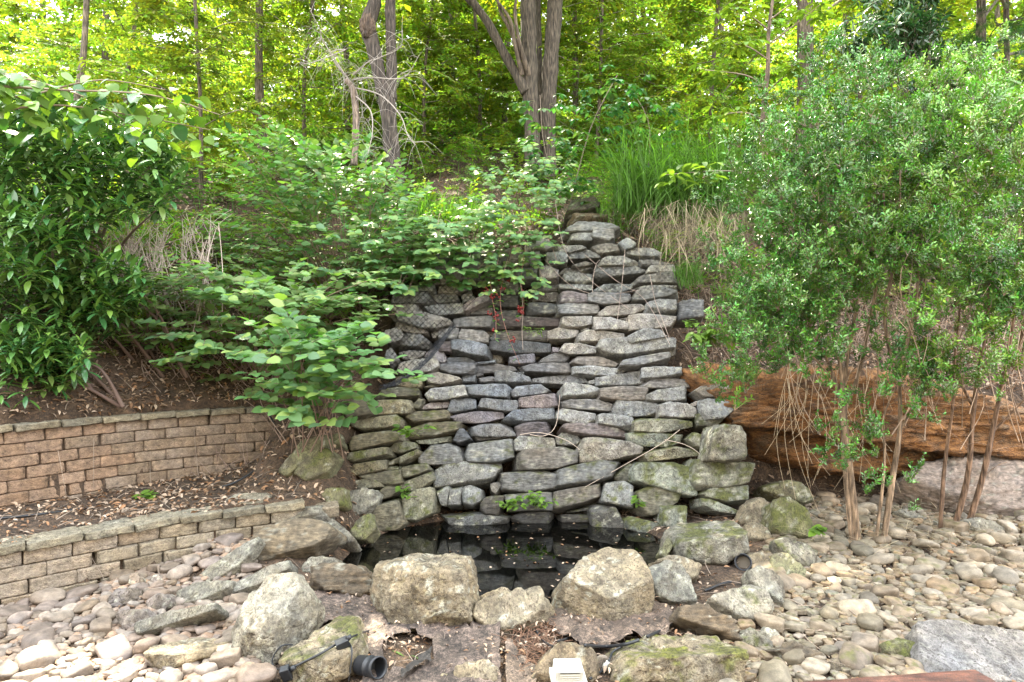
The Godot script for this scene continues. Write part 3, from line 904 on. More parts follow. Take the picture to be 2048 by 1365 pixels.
	stone("stone", w, [1095, 670, 1113, 663, 1146, 661, 1155, 667, 1153, 679, 1130, 684, 1095, 684], 8.12, 17, 0.29, Color(0.450, 0.414, 0.394), M.rock, {"strata": 0.004, "moss": 0.00, "lichen": 0.12, "stain": 0.25, "rough": 0.004, "grow": 1.07, "res": 12, "p": 30})
	stone("stone", w, [1160, 663, 1176, 660, 1177, 666, 1160, 667], 8.15, 15, 0.22, Color(0.356, 0.346, 0.349), M.slate, {"strata": 0.009, "moss": 0.00, "lichen": 0.12, "stain": 0.25, "rough": 0.004, "grow": 1.07, "res": 12, "p": 30})
	stone("stone", w, [1157, 674, 1169, 667, 1197, 668, 1243, 670, 1244, 682, 1229, 689, 1183, 689, 1158, 688], 7.97, 20, 0.27, Color(0.401, 0.372, 0.357), M.rock, {"strata": 0.004, "moss": 0.00, "lichen": 0.12, "stain": 0.25, "rough": 0.004, "grow": 1.07, "res": 16, "p": 54})
	stone("stone", w, [1252, 677, 1271, 667, 1289, 661, 1313, 663, 1329, 677, 1303, 679, 1257, 691, 1253, 689], 7.94, 9, 0.36, Color(0.375, 0.383, 0.405), M.rock, {"strata": 0.004, "moss": 0.00, "lichen": 0.12, "stain": 0.25, "rough": 0.004, "grow": 1.07, "res": 16, "p": 30})
	stone("stone", w, [1118, 705, 1130, 689, 1158, 689, 1188, 696, 1188, 709, 1158, 711, 1136, 711], 7.93, 8, 0.27, Color(0.436, 0.415, 0.411), M.rock, {"strata": 0.004, "moss": 0.00, "lichen": 0.12, "stain": 0.25, "rough": 0.004, "grow": 1.07, "res": 16, "p": 30})
	stone("stone", w, [1192, 707, 1199, 691, 1234, 691, 1267, 695, 1340, 682, 1341, 705, 1294, 711, 1259, 718, 1218, 718], 7.94, 21, 0.44, Color(0.359, 0.366, 0.387), M.rock, {"strata": 0.004, "moss": 0.00, "lichen": 0.12, "stain": 0.25, "rough": 0.004, "grow": 1.07, "res": 16, "p": 54})
	stone("stone", w, [1104, 698, 1118, 700, 1115, 709, 1102, 709], 8.01, 16, 0.22, Color(0.248, 0.224, 0.264), M.rock, {"strata": 0.004, "moss": 0.00, "lichen": 0.00, "stain": 0.25, "rough": 0.004, "grow": 1.07, "res": 12, "p": 54})
	stone("stone", w, [1083, 721, 1106, 711, 1136, 711, 1137, 719, 1130, 728, 1104, 729, 1079, 729], 7.96, 15, 0.22, Color(0.269, 0.269, 0.295), M.slate, {"strata": 0.009, "moss": 0.00, "lichen": 0.00, "stain": 0.25, "rough": 0.004, "grow": 1.07, "res": 12, "p": 30})
	stone("stone", w, [1141, 730, 1155, 717, 1183, 715, 1215, 723, 1234, 732, 1227, 739, 1165, 735], 7.93, 13, 0.29, Color(0.460, 0.421, 0.398), M.slate, {"strata": 0.009, "moss": 0.00, "lichen": 0.12, "stain": 0.25, "rough": 0.004, "grow": 1.07, "res": 16, "p": 70})
	stone("stone", w, [1237, 737, 1246, 726, 1289, 718, 1331, 711, 1334, 723, 1306, 732, 1271, 740, 1238, 739], 7.76, 18, 0.34, Color(0.399, 0.402, 0.422), M.slate, {"strata": 0.009, "moss": 0.00, "lichen": 0.12, "stain": 0.25, "rough": 0.004, "grow": 1.07, "res": 16, "p": 54})
	stone("stone", w, [1148, 737, 1173, 735, 1215, 740, 1236, 742, 1229, 756, 1183, 755, 1150, 751], 7.80, 17, 0.25, Color(0.415, 0.424, 0.450), M.rock, {"strata": 0.004, "moss": 0.00, "lichen": 0.12, "stain": 0.25, "rough": 0.004, "grow": 1.07, "res": 16, "p": 42})
	stone("stone", w, [1231, 746, 1255, 736, 1259, 742, 1239, 753, 1229, 753], 7.84, 20, 0.22, Color(0.312, 0.315, 0.330), M.rock, {"strata": 0.004, "moss": 0.00, "lichen": 0.12, "stain": 0.25, "rough": 0.004, "grow": 1.07, "res": 12, "p": 70})
	stone("stone", w, [1253, 746, 1280, 742, 1280, 748, 1250, 751], 7.86, 16, 0.22, Color(0.321, 0.318, 0.327), M.slate, {"strata": 0.009, "moss": 0.00, "lichen": 0.12, "stain": 0.25, "rough": 0.004, "grow": 1.07, "res": 12, "p": 42})
	stone("stone", w, [1282, 742, 1341, 739, 1359, 739, 1359, 754, 1313, 761, 1283, 761], 7.69, 22, 0.26, Color(0.405, 0.415, 0.441), M.rock, {"strata": 0.004, "moss": 0.00, "lichen": 0.12, "stain": 0.25, "rough": 0.004, "grow": 1.07, "res": 16, "p": 42})
	stone("stone", w, [1066, 762, 1095, 757, 1162, 754, 1174, 769, 1139, 774, 1095, 772, 1067, 770], 7.89, 18, 0.24, Color(0.269, 0.274, 0.306), M.rock, {"strata": 0.004, "moss": 0.00, "lichen": 0.00, "stain": 0.25, "rough": 0.004, "grow": 1.07, "res": 16, "p": 42})
	stone("stone", w, [1174, 765, 1188, 761, 1190, 770, 1176, 771], 7.79, 10, 0.22, Color(0.319, 0.330, 0.354), M.rock, {"strata": 0.004, "moss": 0.00, "lichen": 0.12, "stain": 0.25, "rough": 0.004, "grow": 1.07, "res": 12, "p": 54})
	stone("stone", w, [1189, 762, 1229, 756, 1280, 749, 1281, 774, 1236, 778, 1190, 779], 7.81, 18, 0.36, Color(0.323, 0.326, 0.341), M.rock, {"strata": 0.004, "moss": 0.00, "lichen": 0.12, "stain": 0.25, "rough": 0.004, "grow": 1.07, "res": 16, "p": 30})
	stone("stone", w, [1282, 776, 1301, 763, 1334, 762, 1369, 763, 1376, 780, 1289, 781], 7.69, 20, 0.22, Color(0.449, 0.423, 0.414), M.slate, {"strata": 0.009, "moss": 0.00, "lichen": 0.12, "stain": 0.25, "rough": 0.004, "grow": 1.07, "res": 16, "p": 42})
	stone("stone", w, [756, 800, 766, 786, 791, 779, 838, 782, 839, 797, 813, 800], 7.65, 21, 0.25, Color(0.241, 0.228, 0.173), M.slate, {"strata": 0.009, "moss": 0.12, "lichen": 0.12, "stain": 0.25, "rough": 0.004, "grow": 1.07, "res": 16, "p": 70})
	stone("stone", w, [699, 838, 706, 811, 725, 804, 749, 807, 754, 832, 727, 840, 702, 843], 7.39, 17, 0.44, Color(0.245, 0.218, 0.155), M.slate, {"strata": 0.009, "moss": 0.12, "lichen": 0.12, "stain": 0.25, "rough": 0.004, "grow": 1.07, "res": 12, "p": 54})
	stone("stone", w, [758, 803, 817, 802, 827, 817, 821, 829, 758, 832], 7.54, 11, 0.34, Color(0.334, 0.297, 0.210), M.rock, {"strata": 0.004, "moss": 0.12, "lichen": 0.12, "stain": 0.25, "rough": 0.004, "grow": 1.07, "res": 16, "p": 30})
	stone("stone", w, [827, 815, 838, 799, 849, 801, 842, 820, 830, 820], 7.60, 12, 0.24, Color(0.242, 0.233, 0.180), M.slate, {"strata": 0.009, "moss": 0.12, "lichen": 0.12, "stain": 0.25, "rough": 0.004, "grow": 1.07, "res": 12, "p": 42})
	stone("stone", w, [848, 780, 868, 773, 889, 774, 871, 780], 7.77, 20, 0.22, Color(0.321, 0.293, 0.214), M.slate, {"strata": 0.009, "moss": 0.12, "lichen": 0.12, "stain": 0.25, "rough": 0.004, "grow": 1.07, "res": 12, "p": 54})
	stone("stone", w, [854, 791, 866, 779, 928, 772, 934, 793, 895, 801, 860, 803], 7.71, 8, 0.36, Color(0.405, 0.398, 0.407), M.rock, {"strata": 0.004, "moss": 0.00, "lichen": 0.12, "stain": 0.25, "rough": 0.004, "grow": 1.07, "res": 16, "p": 54})
	stone("stone", w, [844, 817, 862, 807, 899, 805, 901, 817, 871, 820, 846, 821], 7.70, 11, 0.22, Color(0.372, 0.337, 0.372), M.rock, {"strata": 0.004, "moss": 0.00, "lichen": 0.12, "stain": 0.25, "rough": 0.004, "grow": 1.07, "res": 12, "p": 70})
	stone("stone", w, [897, 825, 905, 801, 938, 798, 951, 801, 953, 821, 907, 829], 7.73, 10, 0.37, Color(0.203, 0.217, 0.255), M.rock, {"strata": 0.004, "moss": 0.00, "lichen": 0.00, "stain": 0.25, "rough": 0.004, "grow": 1.07, "res": 12, "p": 30})
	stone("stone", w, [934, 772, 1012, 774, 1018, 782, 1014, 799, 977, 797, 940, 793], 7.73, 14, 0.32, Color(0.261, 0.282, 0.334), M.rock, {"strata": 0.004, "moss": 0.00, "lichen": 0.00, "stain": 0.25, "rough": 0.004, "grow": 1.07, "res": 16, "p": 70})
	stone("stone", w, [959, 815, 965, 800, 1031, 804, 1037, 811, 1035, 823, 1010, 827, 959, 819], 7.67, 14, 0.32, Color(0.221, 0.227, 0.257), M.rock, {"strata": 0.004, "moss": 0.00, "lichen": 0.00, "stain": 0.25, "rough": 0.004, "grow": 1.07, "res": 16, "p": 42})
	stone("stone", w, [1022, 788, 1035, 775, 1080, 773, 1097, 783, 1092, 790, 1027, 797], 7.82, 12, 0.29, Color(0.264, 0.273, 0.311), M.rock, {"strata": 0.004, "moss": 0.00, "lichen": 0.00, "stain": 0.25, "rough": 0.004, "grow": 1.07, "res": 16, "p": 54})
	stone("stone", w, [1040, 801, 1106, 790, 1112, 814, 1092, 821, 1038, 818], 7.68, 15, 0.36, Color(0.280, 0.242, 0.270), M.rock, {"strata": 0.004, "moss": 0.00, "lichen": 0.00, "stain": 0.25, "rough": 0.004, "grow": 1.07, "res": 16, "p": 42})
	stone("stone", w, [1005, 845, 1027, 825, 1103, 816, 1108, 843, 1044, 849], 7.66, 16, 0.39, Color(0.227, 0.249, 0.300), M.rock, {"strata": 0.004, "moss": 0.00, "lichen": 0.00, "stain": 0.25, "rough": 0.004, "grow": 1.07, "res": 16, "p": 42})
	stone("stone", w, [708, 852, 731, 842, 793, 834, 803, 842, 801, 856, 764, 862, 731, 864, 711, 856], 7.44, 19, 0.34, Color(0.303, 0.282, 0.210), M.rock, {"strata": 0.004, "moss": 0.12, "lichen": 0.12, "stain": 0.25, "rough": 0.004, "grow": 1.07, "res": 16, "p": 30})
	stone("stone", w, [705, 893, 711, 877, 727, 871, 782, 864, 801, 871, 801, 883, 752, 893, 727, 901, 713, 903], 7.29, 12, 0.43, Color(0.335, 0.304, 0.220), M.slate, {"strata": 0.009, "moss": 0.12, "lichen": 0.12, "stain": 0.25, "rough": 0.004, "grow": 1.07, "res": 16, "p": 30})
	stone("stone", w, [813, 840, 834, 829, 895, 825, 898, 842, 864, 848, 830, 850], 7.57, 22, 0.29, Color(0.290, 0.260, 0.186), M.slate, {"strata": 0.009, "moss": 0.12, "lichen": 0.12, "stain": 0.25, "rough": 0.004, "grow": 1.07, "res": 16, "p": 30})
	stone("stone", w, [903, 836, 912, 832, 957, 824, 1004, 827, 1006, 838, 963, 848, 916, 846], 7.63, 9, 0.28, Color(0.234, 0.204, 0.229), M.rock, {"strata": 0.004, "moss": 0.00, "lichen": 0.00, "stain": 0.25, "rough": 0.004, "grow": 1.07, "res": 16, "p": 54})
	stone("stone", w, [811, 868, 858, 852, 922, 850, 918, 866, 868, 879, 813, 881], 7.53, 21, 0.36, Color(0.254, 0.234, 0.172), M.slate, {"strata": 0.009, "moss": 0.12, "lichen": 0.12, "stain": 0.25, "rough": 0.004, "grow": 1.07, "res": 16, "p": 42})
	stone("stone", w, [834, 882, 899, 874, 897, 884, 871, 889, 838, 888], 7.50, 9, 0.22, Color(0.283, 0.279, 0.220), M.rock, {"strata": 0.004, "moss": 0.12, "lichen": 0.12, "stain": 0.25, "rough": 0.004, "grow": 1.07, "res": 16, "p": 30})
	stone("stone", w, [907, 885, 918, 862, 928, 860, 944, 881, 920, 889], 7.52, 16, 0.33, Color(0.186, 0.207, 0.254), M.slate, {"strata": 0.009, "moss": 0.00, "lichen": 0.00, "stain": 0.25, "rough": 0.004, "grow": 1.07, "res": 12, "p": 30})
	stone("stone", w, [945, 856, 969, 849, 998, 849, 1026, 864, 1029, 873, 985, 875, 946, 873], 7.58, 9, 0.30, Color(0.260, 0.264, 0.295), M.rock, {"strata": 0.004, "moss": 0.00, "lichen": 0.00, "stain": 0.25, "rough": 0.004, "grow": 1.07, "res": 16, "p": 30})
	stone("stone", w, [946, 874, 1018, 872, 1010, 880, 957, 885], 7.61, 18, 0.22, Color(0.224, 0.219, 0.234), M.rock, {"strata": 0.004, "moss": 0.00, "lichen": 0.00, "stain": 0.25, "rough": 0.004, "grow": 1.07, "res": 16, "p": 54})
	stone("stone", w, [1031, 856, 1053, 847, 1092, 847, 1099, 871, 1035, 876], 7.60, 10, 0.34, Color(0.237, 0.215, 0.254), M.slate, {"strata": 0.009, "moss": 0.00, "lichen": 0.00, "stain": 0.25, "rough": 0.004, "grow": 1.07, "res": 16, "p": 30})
	stone("stone", w, [780, 901, 793, 887, 813, 885, 832, 889, 834, 899, 805, 910, 786, 907], 7.39, 16, 0.28, Color(0.225, 0.219, 0.171), M.rock, {"strata": 0.004, "moss": 0.12, "lichen": 0.12, "stain": 0.25, "rough": 0.004, "grow": 1.07, "res": 12, "p": 42})
	stone("stone", w, [696, 922, 702, 910, 776, 897, 779, 912, 741, 920, 711, 928], 7.19, 17, 0.34, Color(0.263, 0.249, 0.189), M.rock, {"strata": 0.004, "moss": 0.12, "lichen": 0.12, "stain": 0.25, "rough": 0.004, "grow": 1.07, "res": 16, "p": 30})
	stone("stone", w, [703, 942, 715, 930, 772, 921, 773, 940, 741, 948, 706, 953], 7.14, 13, 0.35, Color(0.302, 0.268, 0.189), M.rock, {"strata": 0.004, "moss": 0.12, "lichen": 0.12, "stain": 0.25, "rough": 0.004, "grow": 1.07, "res": 16, "p": 70})
	stone("stone", w, [776, 928, 805, 914, 805, 926, 778, 934], 7.31, 17, 0.22, Color(0.233, 0.230, 0.182), M.rock, {"strata": 0.004, "moss": 0.12, "lichen": 0.12, "stain": 0.25, "rough": 0.004, "grow": 1.07, "res": 12, "p": 70})
	stone("stone", w, [803, 918, 838, 902, 841, 912, 813, 928, 801, 932], 7.29, 18, 0.33, Color(0.253, 0.243, 0.187), M.rock, {"strata": 0.004, "moss": 0.12, "lichen": 0.12, "stain": 0.25, "rough": 0.004, "grow": 1.07, "res": 12, "p": 54})
	stone("stone", w, [842, 914, 866, 893, 897, 888, 916, 897, 930, 926, 910, 914, 887, 924, 854, 929, 843, 924], 7.44, 8, 0.45, Color(0.353, 0.360, 0.372), M.slate, {"strata": 0.009, "moss": 0.10, "lichen": 0.12, "stain": 0.25, "rough": 0.004, "grow": 1.07, "res": 16, "p": 30})
	stone("stone", w, [932, 914, 942, 891, 1022, 880, 1026, 916, 998, 926, 936, 927], 7.45, 13, 0.45, Color(0.347, 0.363, 0.385), M.slate, {"strata": 0.009, "moss": 0.10, "lichen": 0.12, "stain": 0.25, "rough": 0.004, "grow": 1.07, "res": 16, "p": 42})
	stone("stone", w, [1029, 885, 1040, 876, 1106, 880, 1108, 898, 1031, 906], 7.49, 16, 0.34, Color(0.379, 0.375, 0.377), M.rock, {"strata": 0.004, "moss": 0.10, "lichen": 0.12, "stain": 0.25, "rough": 0.004, "grow": 1.07, "res": 16, "p": 54})
	stone("stone", w, [1040, 915, 1049, 902, 1123, 898, 1152, 906, 1150, 928, 1114, 939, 1040, 942], 7.34, 14, 0.45, Color(0.292, 0.274, 0.260), M.slate, {"strata": 0.009, "moss": 0.10, "lichen": 0.12, "stain": 0.25, "rough": 0.004, "grow": 1.07, "res": 16, "p": 42})
	stone("stone", w, [772, 940, 782, 934, 799, 934, 799, 938, 774, 943], 7.22, 8, 0.22, Color(0.278, 0.279, 0.225), M.rock, {"strata": 0.004, "moss": 0.12, "lichen": 0.12, "stain": 0.25, "rough": 0.004, "grow": 1.07, "res": 12, "p": 42})
	stone("stone", w, [805, 944, 813, 936, 854, 928, 864, 942, 842, 951, 809, 959], 7.22, 16, 0.34, Color(0.248, 0.248, 0.198), M.slate, {"strata": 0.009, "moss": 0.12, "lichen": 0.12, "stain": 0.25, "rough": 0.004, "grow": 1.07, "res": 12, "p": 70})
	stone("stone", w, [723, 951, 801, 940, 806, 965, 793, 969, 764, 967, 727, 955], 7.13, 9, 0.32, Color(0.297, 0.284, 0.218), M.slate, {"strata": 0.009, "moss": 0.12, "lichen": 0.12, "stain": 0.25, "rough": 0.004, "grow": 1.07, "res": 16, "p": 30})
	stone("stone", w, [801, 973, 807, 967, 864, 945, 871, 961, 854, 973, 830, 983, 805, 977], 7.22, 13, 0.42, Color(0.243, 0.242, 0.192), M.rock, {"strata": 0.004, "moss": 0.12, "lichen": 0.12, "stain": 0.25, "rough": 0.004, "grow": 1.07, "res": 16, "p": 70})
	stone("stone", w, [873, 975, 875, 946, 895, 934, 953, 928, 998, 929, 1001, 940, 983, 965, 926, 973, 895, 977, 875, 980], 7.32, 22, 0.45, Color(0.309, 0.310, 0.315), M.rock, {"strata": 0.004, "moss": 0.10, "lichen": 0.12, "stain": 0.25, "rough": 0.004, "grow": 1.07, "res": 16, "p": 54})
	stone("stone", w, [690, 969, 743, 959, 766, 971, 768, 977, 743, 980, 690, 979], 7.05, 22, 0.23, Color(0.266, 0.250, 0.189), M.rock, {"strata": 0.004, "moss": 0.12, "lichen": 0.12, "stain": 0.25, "rough": 0.004, "grow": 1.07, "res": 16, "p": 54})
	stone("stone", w, [760, 987, 776, 973, 795, 972, 801, 983, 788, 996, 760, 1002], 7.06, 16, 0.32, Color(0.263, 0.236, 0.170), M.slate, {"strata": 0.009, "moss": 0.12, "lichen": 0.12, "stain": 0.25, "rough": 0.004, "grow": 1.07, "res": 12, "p": 30})
	stone("stone", w, [748, 1015, 797, 1001, 815, 1045, 800, 1058, 765, 1062, 745, 1045], 6.87, 11, 0.45, Color(0.322, 0.298, 0.221), M.slate, {"strata": 0.009, "moss": 0.12, "lichen": 0.12, "stain": 0.25, "rough": 0.004, "grow": 1.07, "res": 16, "p": 70})
	stone("stone", w, [809, 1000, 832, 983, 866, 977, 873, 996, 868, 1026, 834, 1043, 813, 1039], 7.03, 15, 0.45, Color(0.309, 0.298, 0.229), M.rock, {"strata": 0.004, "moss": 0.12, "lichen": 0.12, "stain": 0.25, "rough": 0.004, "grow": 1.07, "res": 16, "p": 30})
	stone("stone", w, [875, 985, 895, 973, 902, 979, 897, 1012, 885, 1010], 7.20, 11, 0.43, Color(0.347, 0.363, 0.384), M.rock, {"strata": 0.004, "moss": 0.10, "lichen": 0.12, "stain": 0.25, "rough": 0.004, "grow": 1.07, "res": 12, "p": 54})
	stone("stone", w, [903, 983, 926, 977, 924, 1014, 899, 1016], 7.20, 20, 0.43, Color(0.281, 0.280, 0.282), M.rock, {"strata": 0.004, "moss": 0.10, "lichen": 0.12, "stain": 0.25, "rough": 0.004, "grow": 1.07, "res": 12, "p": 70})
	stone("stone", w, [926, 981, 942, 975, 963, 983, 965, 1006, 946, 1016, 928, 1010], 7.17, 19, 0.45, Color(0.324, 0.333, 0.346), M.rock, {"strata": 0.004, "moss": 0.10, "lichen": 0.12, "stain": 0.25, "rough": 0.004, "grow": 1.07, "res": 12, "p": 30})
	stone("stone", w, [981, 973, 998, 967, 1004, 975, 992, 992, 983, 985], 7.29, 21, 0.28, Color(0.362, 0.355, 0.355), M.rock, {"strata": 0.004, "moss": 0.10, "lichen": 0.12, "stain": 0.25, "rough": 0.004, "grow": 1.07, "res": 12, "p": 42})
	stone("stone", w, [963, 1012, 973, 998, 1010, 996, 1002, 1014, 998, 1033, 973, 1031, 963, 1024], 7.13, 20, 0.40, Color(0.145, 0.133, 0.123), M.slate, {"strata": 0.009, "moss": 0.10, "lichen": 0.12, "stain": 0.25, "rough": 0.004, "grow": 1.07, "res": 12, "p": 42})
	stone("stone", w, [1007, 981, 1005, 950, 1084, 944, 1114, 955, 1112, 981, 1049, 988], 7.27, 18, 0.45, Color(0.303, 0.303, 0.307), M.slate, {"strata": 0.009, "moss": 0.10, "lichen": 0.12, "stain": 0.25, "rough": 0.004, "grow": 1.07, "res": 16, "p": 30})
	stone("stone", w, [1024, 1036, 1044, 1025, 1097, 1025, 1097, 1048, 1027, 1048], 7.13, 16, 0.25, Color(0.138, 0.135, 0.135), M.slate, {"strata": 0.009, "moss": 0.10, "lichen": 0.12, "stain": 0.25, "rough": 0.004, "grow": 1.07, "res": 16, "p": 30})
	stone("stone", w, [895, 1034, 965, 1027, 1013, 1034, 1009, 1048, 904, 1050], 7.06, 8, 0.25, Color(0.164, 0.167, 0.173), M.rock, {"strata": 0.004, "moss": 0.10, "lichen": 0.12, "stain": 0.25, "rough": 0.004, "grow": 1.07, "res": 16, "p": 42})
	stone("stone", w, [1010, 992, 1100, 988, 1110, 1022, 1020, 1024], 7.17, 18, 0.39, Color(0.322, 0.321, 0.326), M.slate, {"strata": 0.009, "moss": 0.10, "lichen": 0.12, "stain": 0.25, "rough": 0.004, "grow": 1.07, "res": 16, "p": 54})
	stone("stone", w, [1125, 777, 1130, 772, 1177, 776, 1195, 784, 1195, 795, 1164, 798, 1125, 800], 7.70, 22, 0.33, Color(0.378, 0.387, 0.411), M.rock, {"strata": 0.004, "moss": 0.00, "lichen": 0.12, "stain": 0.25, "rough": 0.004, "grow": 1.07, "res": 16, "p": 54})
	stone("stone", w, [1198, 784, 1248, 778, 1286, 779, 1291, 786, 1284, 804, 1245, 806, 1200, 801], 7.63, 19, 0.33, Color(0.432, 0.397, 0.379), M.slate, {"strata": 0.009, "moss": 0.00, "lichen": 0.12, "stain": 0.25, "rough": 0.004, "grow": 1.07, "res": 16, "p": 70})
	stone("stone", w, [1291, 795, 1311, 786, 1366, 780, 1367, 806, 1334, 809, 1291, 805], 7.59, 19, 0.34, Color(0.344, 0.354, 0.378), M.rock, {"strata": 0.004, "moss": 0.00, "lichen": 0.12, "stain": 0.25, "rough": 0.004, "grow": 1.07, "res": 16, "p": 42})
	stone("stone", w, [1125, 806, 1141, 800, 1195, 802, 1223, 811, 1223, 825, 1170, 822, 1127, 817], 7.68, 10, 0.29, Color(0.433, 0.423, 0.430), M.slate, {"strata": 0.009, "moss": 0.00, "lichen": 0.12, "stain": 0.25, "rough": 0.004, "grow": 1.07, "res": 16, "p": 30})
	stone("stone", w, [1223, 822, 1232, 804, 1300, 804, 1310, 815, 1309, 835, 1254, 836, 1223, 834], 7.62, 13, 0.37, Color(0.317, 0.322, 0.339), M.rock, {"strata": 0.004, "moss": 0.00, "lichen": 0.12, "stain": 0.25, "rough": 0.004, "grow": 1.07, "res": 16, "p": 70})
	stone("stone", w, [1315, 815, 1334, 807, 1368, 811, 1387, 822, 1386, 838, 1345, 840, 1316, 836], 7.43, 14, 0.37, Color(0.438, 0.428, 0.436), M.rock, {"strata": 0.004, "moss": 0.00, "lichen": 0.12, "stain": 0.25, "rough": 0.004, "grow": 1.07, "res": 16, "p": 54})
	stone("stone", w, [1114, 827, 1125, 819, 1186, 829, 1191, 852, 1145, 850, 1111, 840], 7.65, 10, 0.39, Color(0.398, 0.394, 0.407), M.rock, {"strata": 0.004, "moss": 0.00, "lichen": 0.12, "stain": 0.25, "rough": 0.004, "grow": 1.07, "res": 16, "p": 30})
	stone("stone", w, [1193, 836, 1204, 832, 1261, 838, 1264, 856, 1254, 863, 1195, 852], 7.49, 18, 0.35, Color(0.366, 0.371, 0.390), M.rock, {"strata": 0.004, "moss": 0.00, "lichen": 0.12, "stain": 0.25, "rough": 0.004, "grow": 1.07, "res": 16, "p": 42})
	stone("stone", w, [1267, 845, 1300, 839, 1343, 839, 1377, 845, 1378, 854, 1352, 861, 1318, 867, 1268, 863], 7.37, 8, 0.31, Color(0.314, 0.308, 0.254), M.rock, {"strata": 0.004, "moss": 0.34, "lichen": 0.30, "stain": 0.25, "rough": 0.004, "grow": 1.07, "res": 16, "p": 54})
	stone("stone", w, [1123, 861, 1134, 852, 1198, 854, 1250, 870, 1251, 884, 1191, 877, 1141, 872], 7.51, 20, 0.37, Color(0.338, 0.291, 0.308), M.slate, {"strata": 0.009, "moss": 0.00, "lichen": 0.12, "stain": 0.25, "rough": 0.004, "grow": 1.07, "res": 16, "p": 42})
	stone("stone", w, [1256, 868, 1277, 865, 1329, 868, 1357, 870, 1354, 886, 1329, 894, 1259, 892], 7.36, 8, 0.33, Color(0.352, 0.380, 0.346), M.rock, {"strata": 0.004, "moss": 0.34, "lichen": 0.30, "stain": 0.25, "rough": 0.004, "grow": 1.07, "res": 16, "p": 54})
	stone("stone", w, [1111, 881, 1123, 870, 1150, 872, 1159, 884, 1152, 897, 1114, 894], 7.53, 19, 0.31, Color(0.277, 0.275, 0.278), M.rock, {"strata": 0.004, "moss": 0.10, "lichen": 0.12, "stain": 0.25, "rough": 0.004, "grow": 1.07, "res": 12, "p": 54})
	stone("stone", w, [1159, 906, 1173, 879, 1195, 878, 1252, 886, 1279, 897, 1275, 911, 1218, 922, 1161, 927], 7.34, 13, 0.45, Color(0.377, 0.350, 0.329), M.rock, {"strata": 0.004, "moss": 0.10, "lichen": 0.12, "stain": 0.25, "rough": 0.004, "grow": 1.07, "res": 16, "p": 42})
	stone("stone", w, [1291, 915, 1291, 906, 1345, 894, 1382, 902, 1398, 911, 1345, 918, 1295, 924], 7.26, 10, 0.33, Color(0.391, 0.377, 0.305), M.rock, {"strata": 0.004, "moss": 0.34, "lichen": 0.30, "stain": 0.25, "rough": 0.004, "grow": 1.07, "res": 16, "p": 54})
	stone("stone", w, [1370, 881, 1384, 868, 1413, 877, 1413, 904, 1384, 895], 7.22, 13, 0.40, Color(0.369, 0.361, 0.298), M.rock, {"strata": 0.004, "moss": 0.34, "lichen": 0.30, "stain": 0.25, "rough": 0.004, "grow": 1.07, "res": 12, "p": 54})
	stone("stone", w, [1377, 811, 1391, 804, 1391, 815, 1377, 814], 7.43, 12, 0.22, Color(0.479, 0.434, 0.408), M.rock, {"strata": 0.004, "moss": 0.00, "lichen": 0.12, "stain": 0.25, "rough": 0.004, "grow": 1.07, "res": 12, "p": 54})
	stone("stone", w, [1386, 786, 1404, 775, 1450, 777, 1459, 795, 1452, 805, 1404, 800], 7.44, 19, 0.34, Color(0.343, 0.323, 0.316), M.rock, {"strata": 0.004, "moss": 0.00, "lichen": 0.12, "stain": 0.25, "rough": 0.004, "grow": 1.07, "res": 16, "p": 70})
	stone("stone", w, [1393, 806, 1411, 800, 1448, 806, 1457, 822, 1436, 840, 1404, 843, 1395, 827], 7.36, 10, 0.45, Color(0.419, 0.431, 0.459), M.rock, {"strata": 0.004, "moss": 0.00, "lichen": 0.12, "stain": 0.25, "rough": 0.004, "grow": 1.07, "res": 16, "p": 30})
	stone("stone", w, [1386, 834, 1398, 831, 1404, 845, 1441, 843, 1423, 859, 1391, 856], 7.33, 18, 0.31, Color(0.343, 0.333, 0.272), M.slate, {"strata": 0.009, "moss": 0.34, "lichen": 0.30, "stain": 0.25, "rough": 0.004, "grow": 1.07, "res": 12, "p": 42})
	stone("stone", w, [1378, 945, 1388, 921, 1409, 922, 1482, 927, 1500, 929, 1488, 963, 1459, 972, 1404, 979, 1388, 981, 1377, 963], 6.99, 12, 0.45, Color(0.310, 0.315, 0.271), M.rock, {"strata": 0.004, "moss": 0.34, "lichen": 0.30, "stain": 0.25, "rough": 0.004, "grow": 1.07, "res": 16, "p": 70})
	stone("stone", w, [1398, 990, 1413, 979, 1488, 974, 1486, 1004, 1445, 1007, 1409, 999], 6.90, 19, 0.35, Color(0.306, 0.327, 0.294), M.rock, {"strata": 0.004, "moss": 0.34, "lichen": 0.30, "stain": 0.25, "rough": 0.004, "grow": 1.07, "res": 16, "p": 42})
	stone("stone", w, [1264, 940, 1277, 927, 1341, 927, 1377, 938, 1384, 988, 1375, 994, 1323, 970, 1300, 972, 1266, 963], 7.05, 10, 0.45, Color(0.355, 0.388, 0.357), M.rock, {"strata": 0.004, "moss": 0.34, "lichen": 0.30, "stain": 0.25, "rough": 0.004, "grow": 1.07, "res": 16, "p": 30})
	stone("stone", w, [1225, 954, 1254, 929, 1273, 934, 1266, 965, 1232, 963], 7.27, 13, 0.40, Color(0.334, 0.332, 0.278), M.slate, {"strata": 0.009, "moss": 0.34, "lichen": 0.30, "stain": 0.25, "rough": 0.004, "grow": 1.07, "res": 12, "p": 70})
	stone("stone", w, [1116, 945, 1148, 936, 1209, 924, 1232, 929, 1220, 959, 1186, 968, 1145, 972, 1111, 979], 7.22, 20, 0.45, Color(0.296, 0.309, 0.327), M.slate, {"strata": 0.009, "moss": 0.10, "lichen": 0.12, "stain": 0.25, "rough": 0.004, "grow": 1.07, "res": 16, "p": 54})
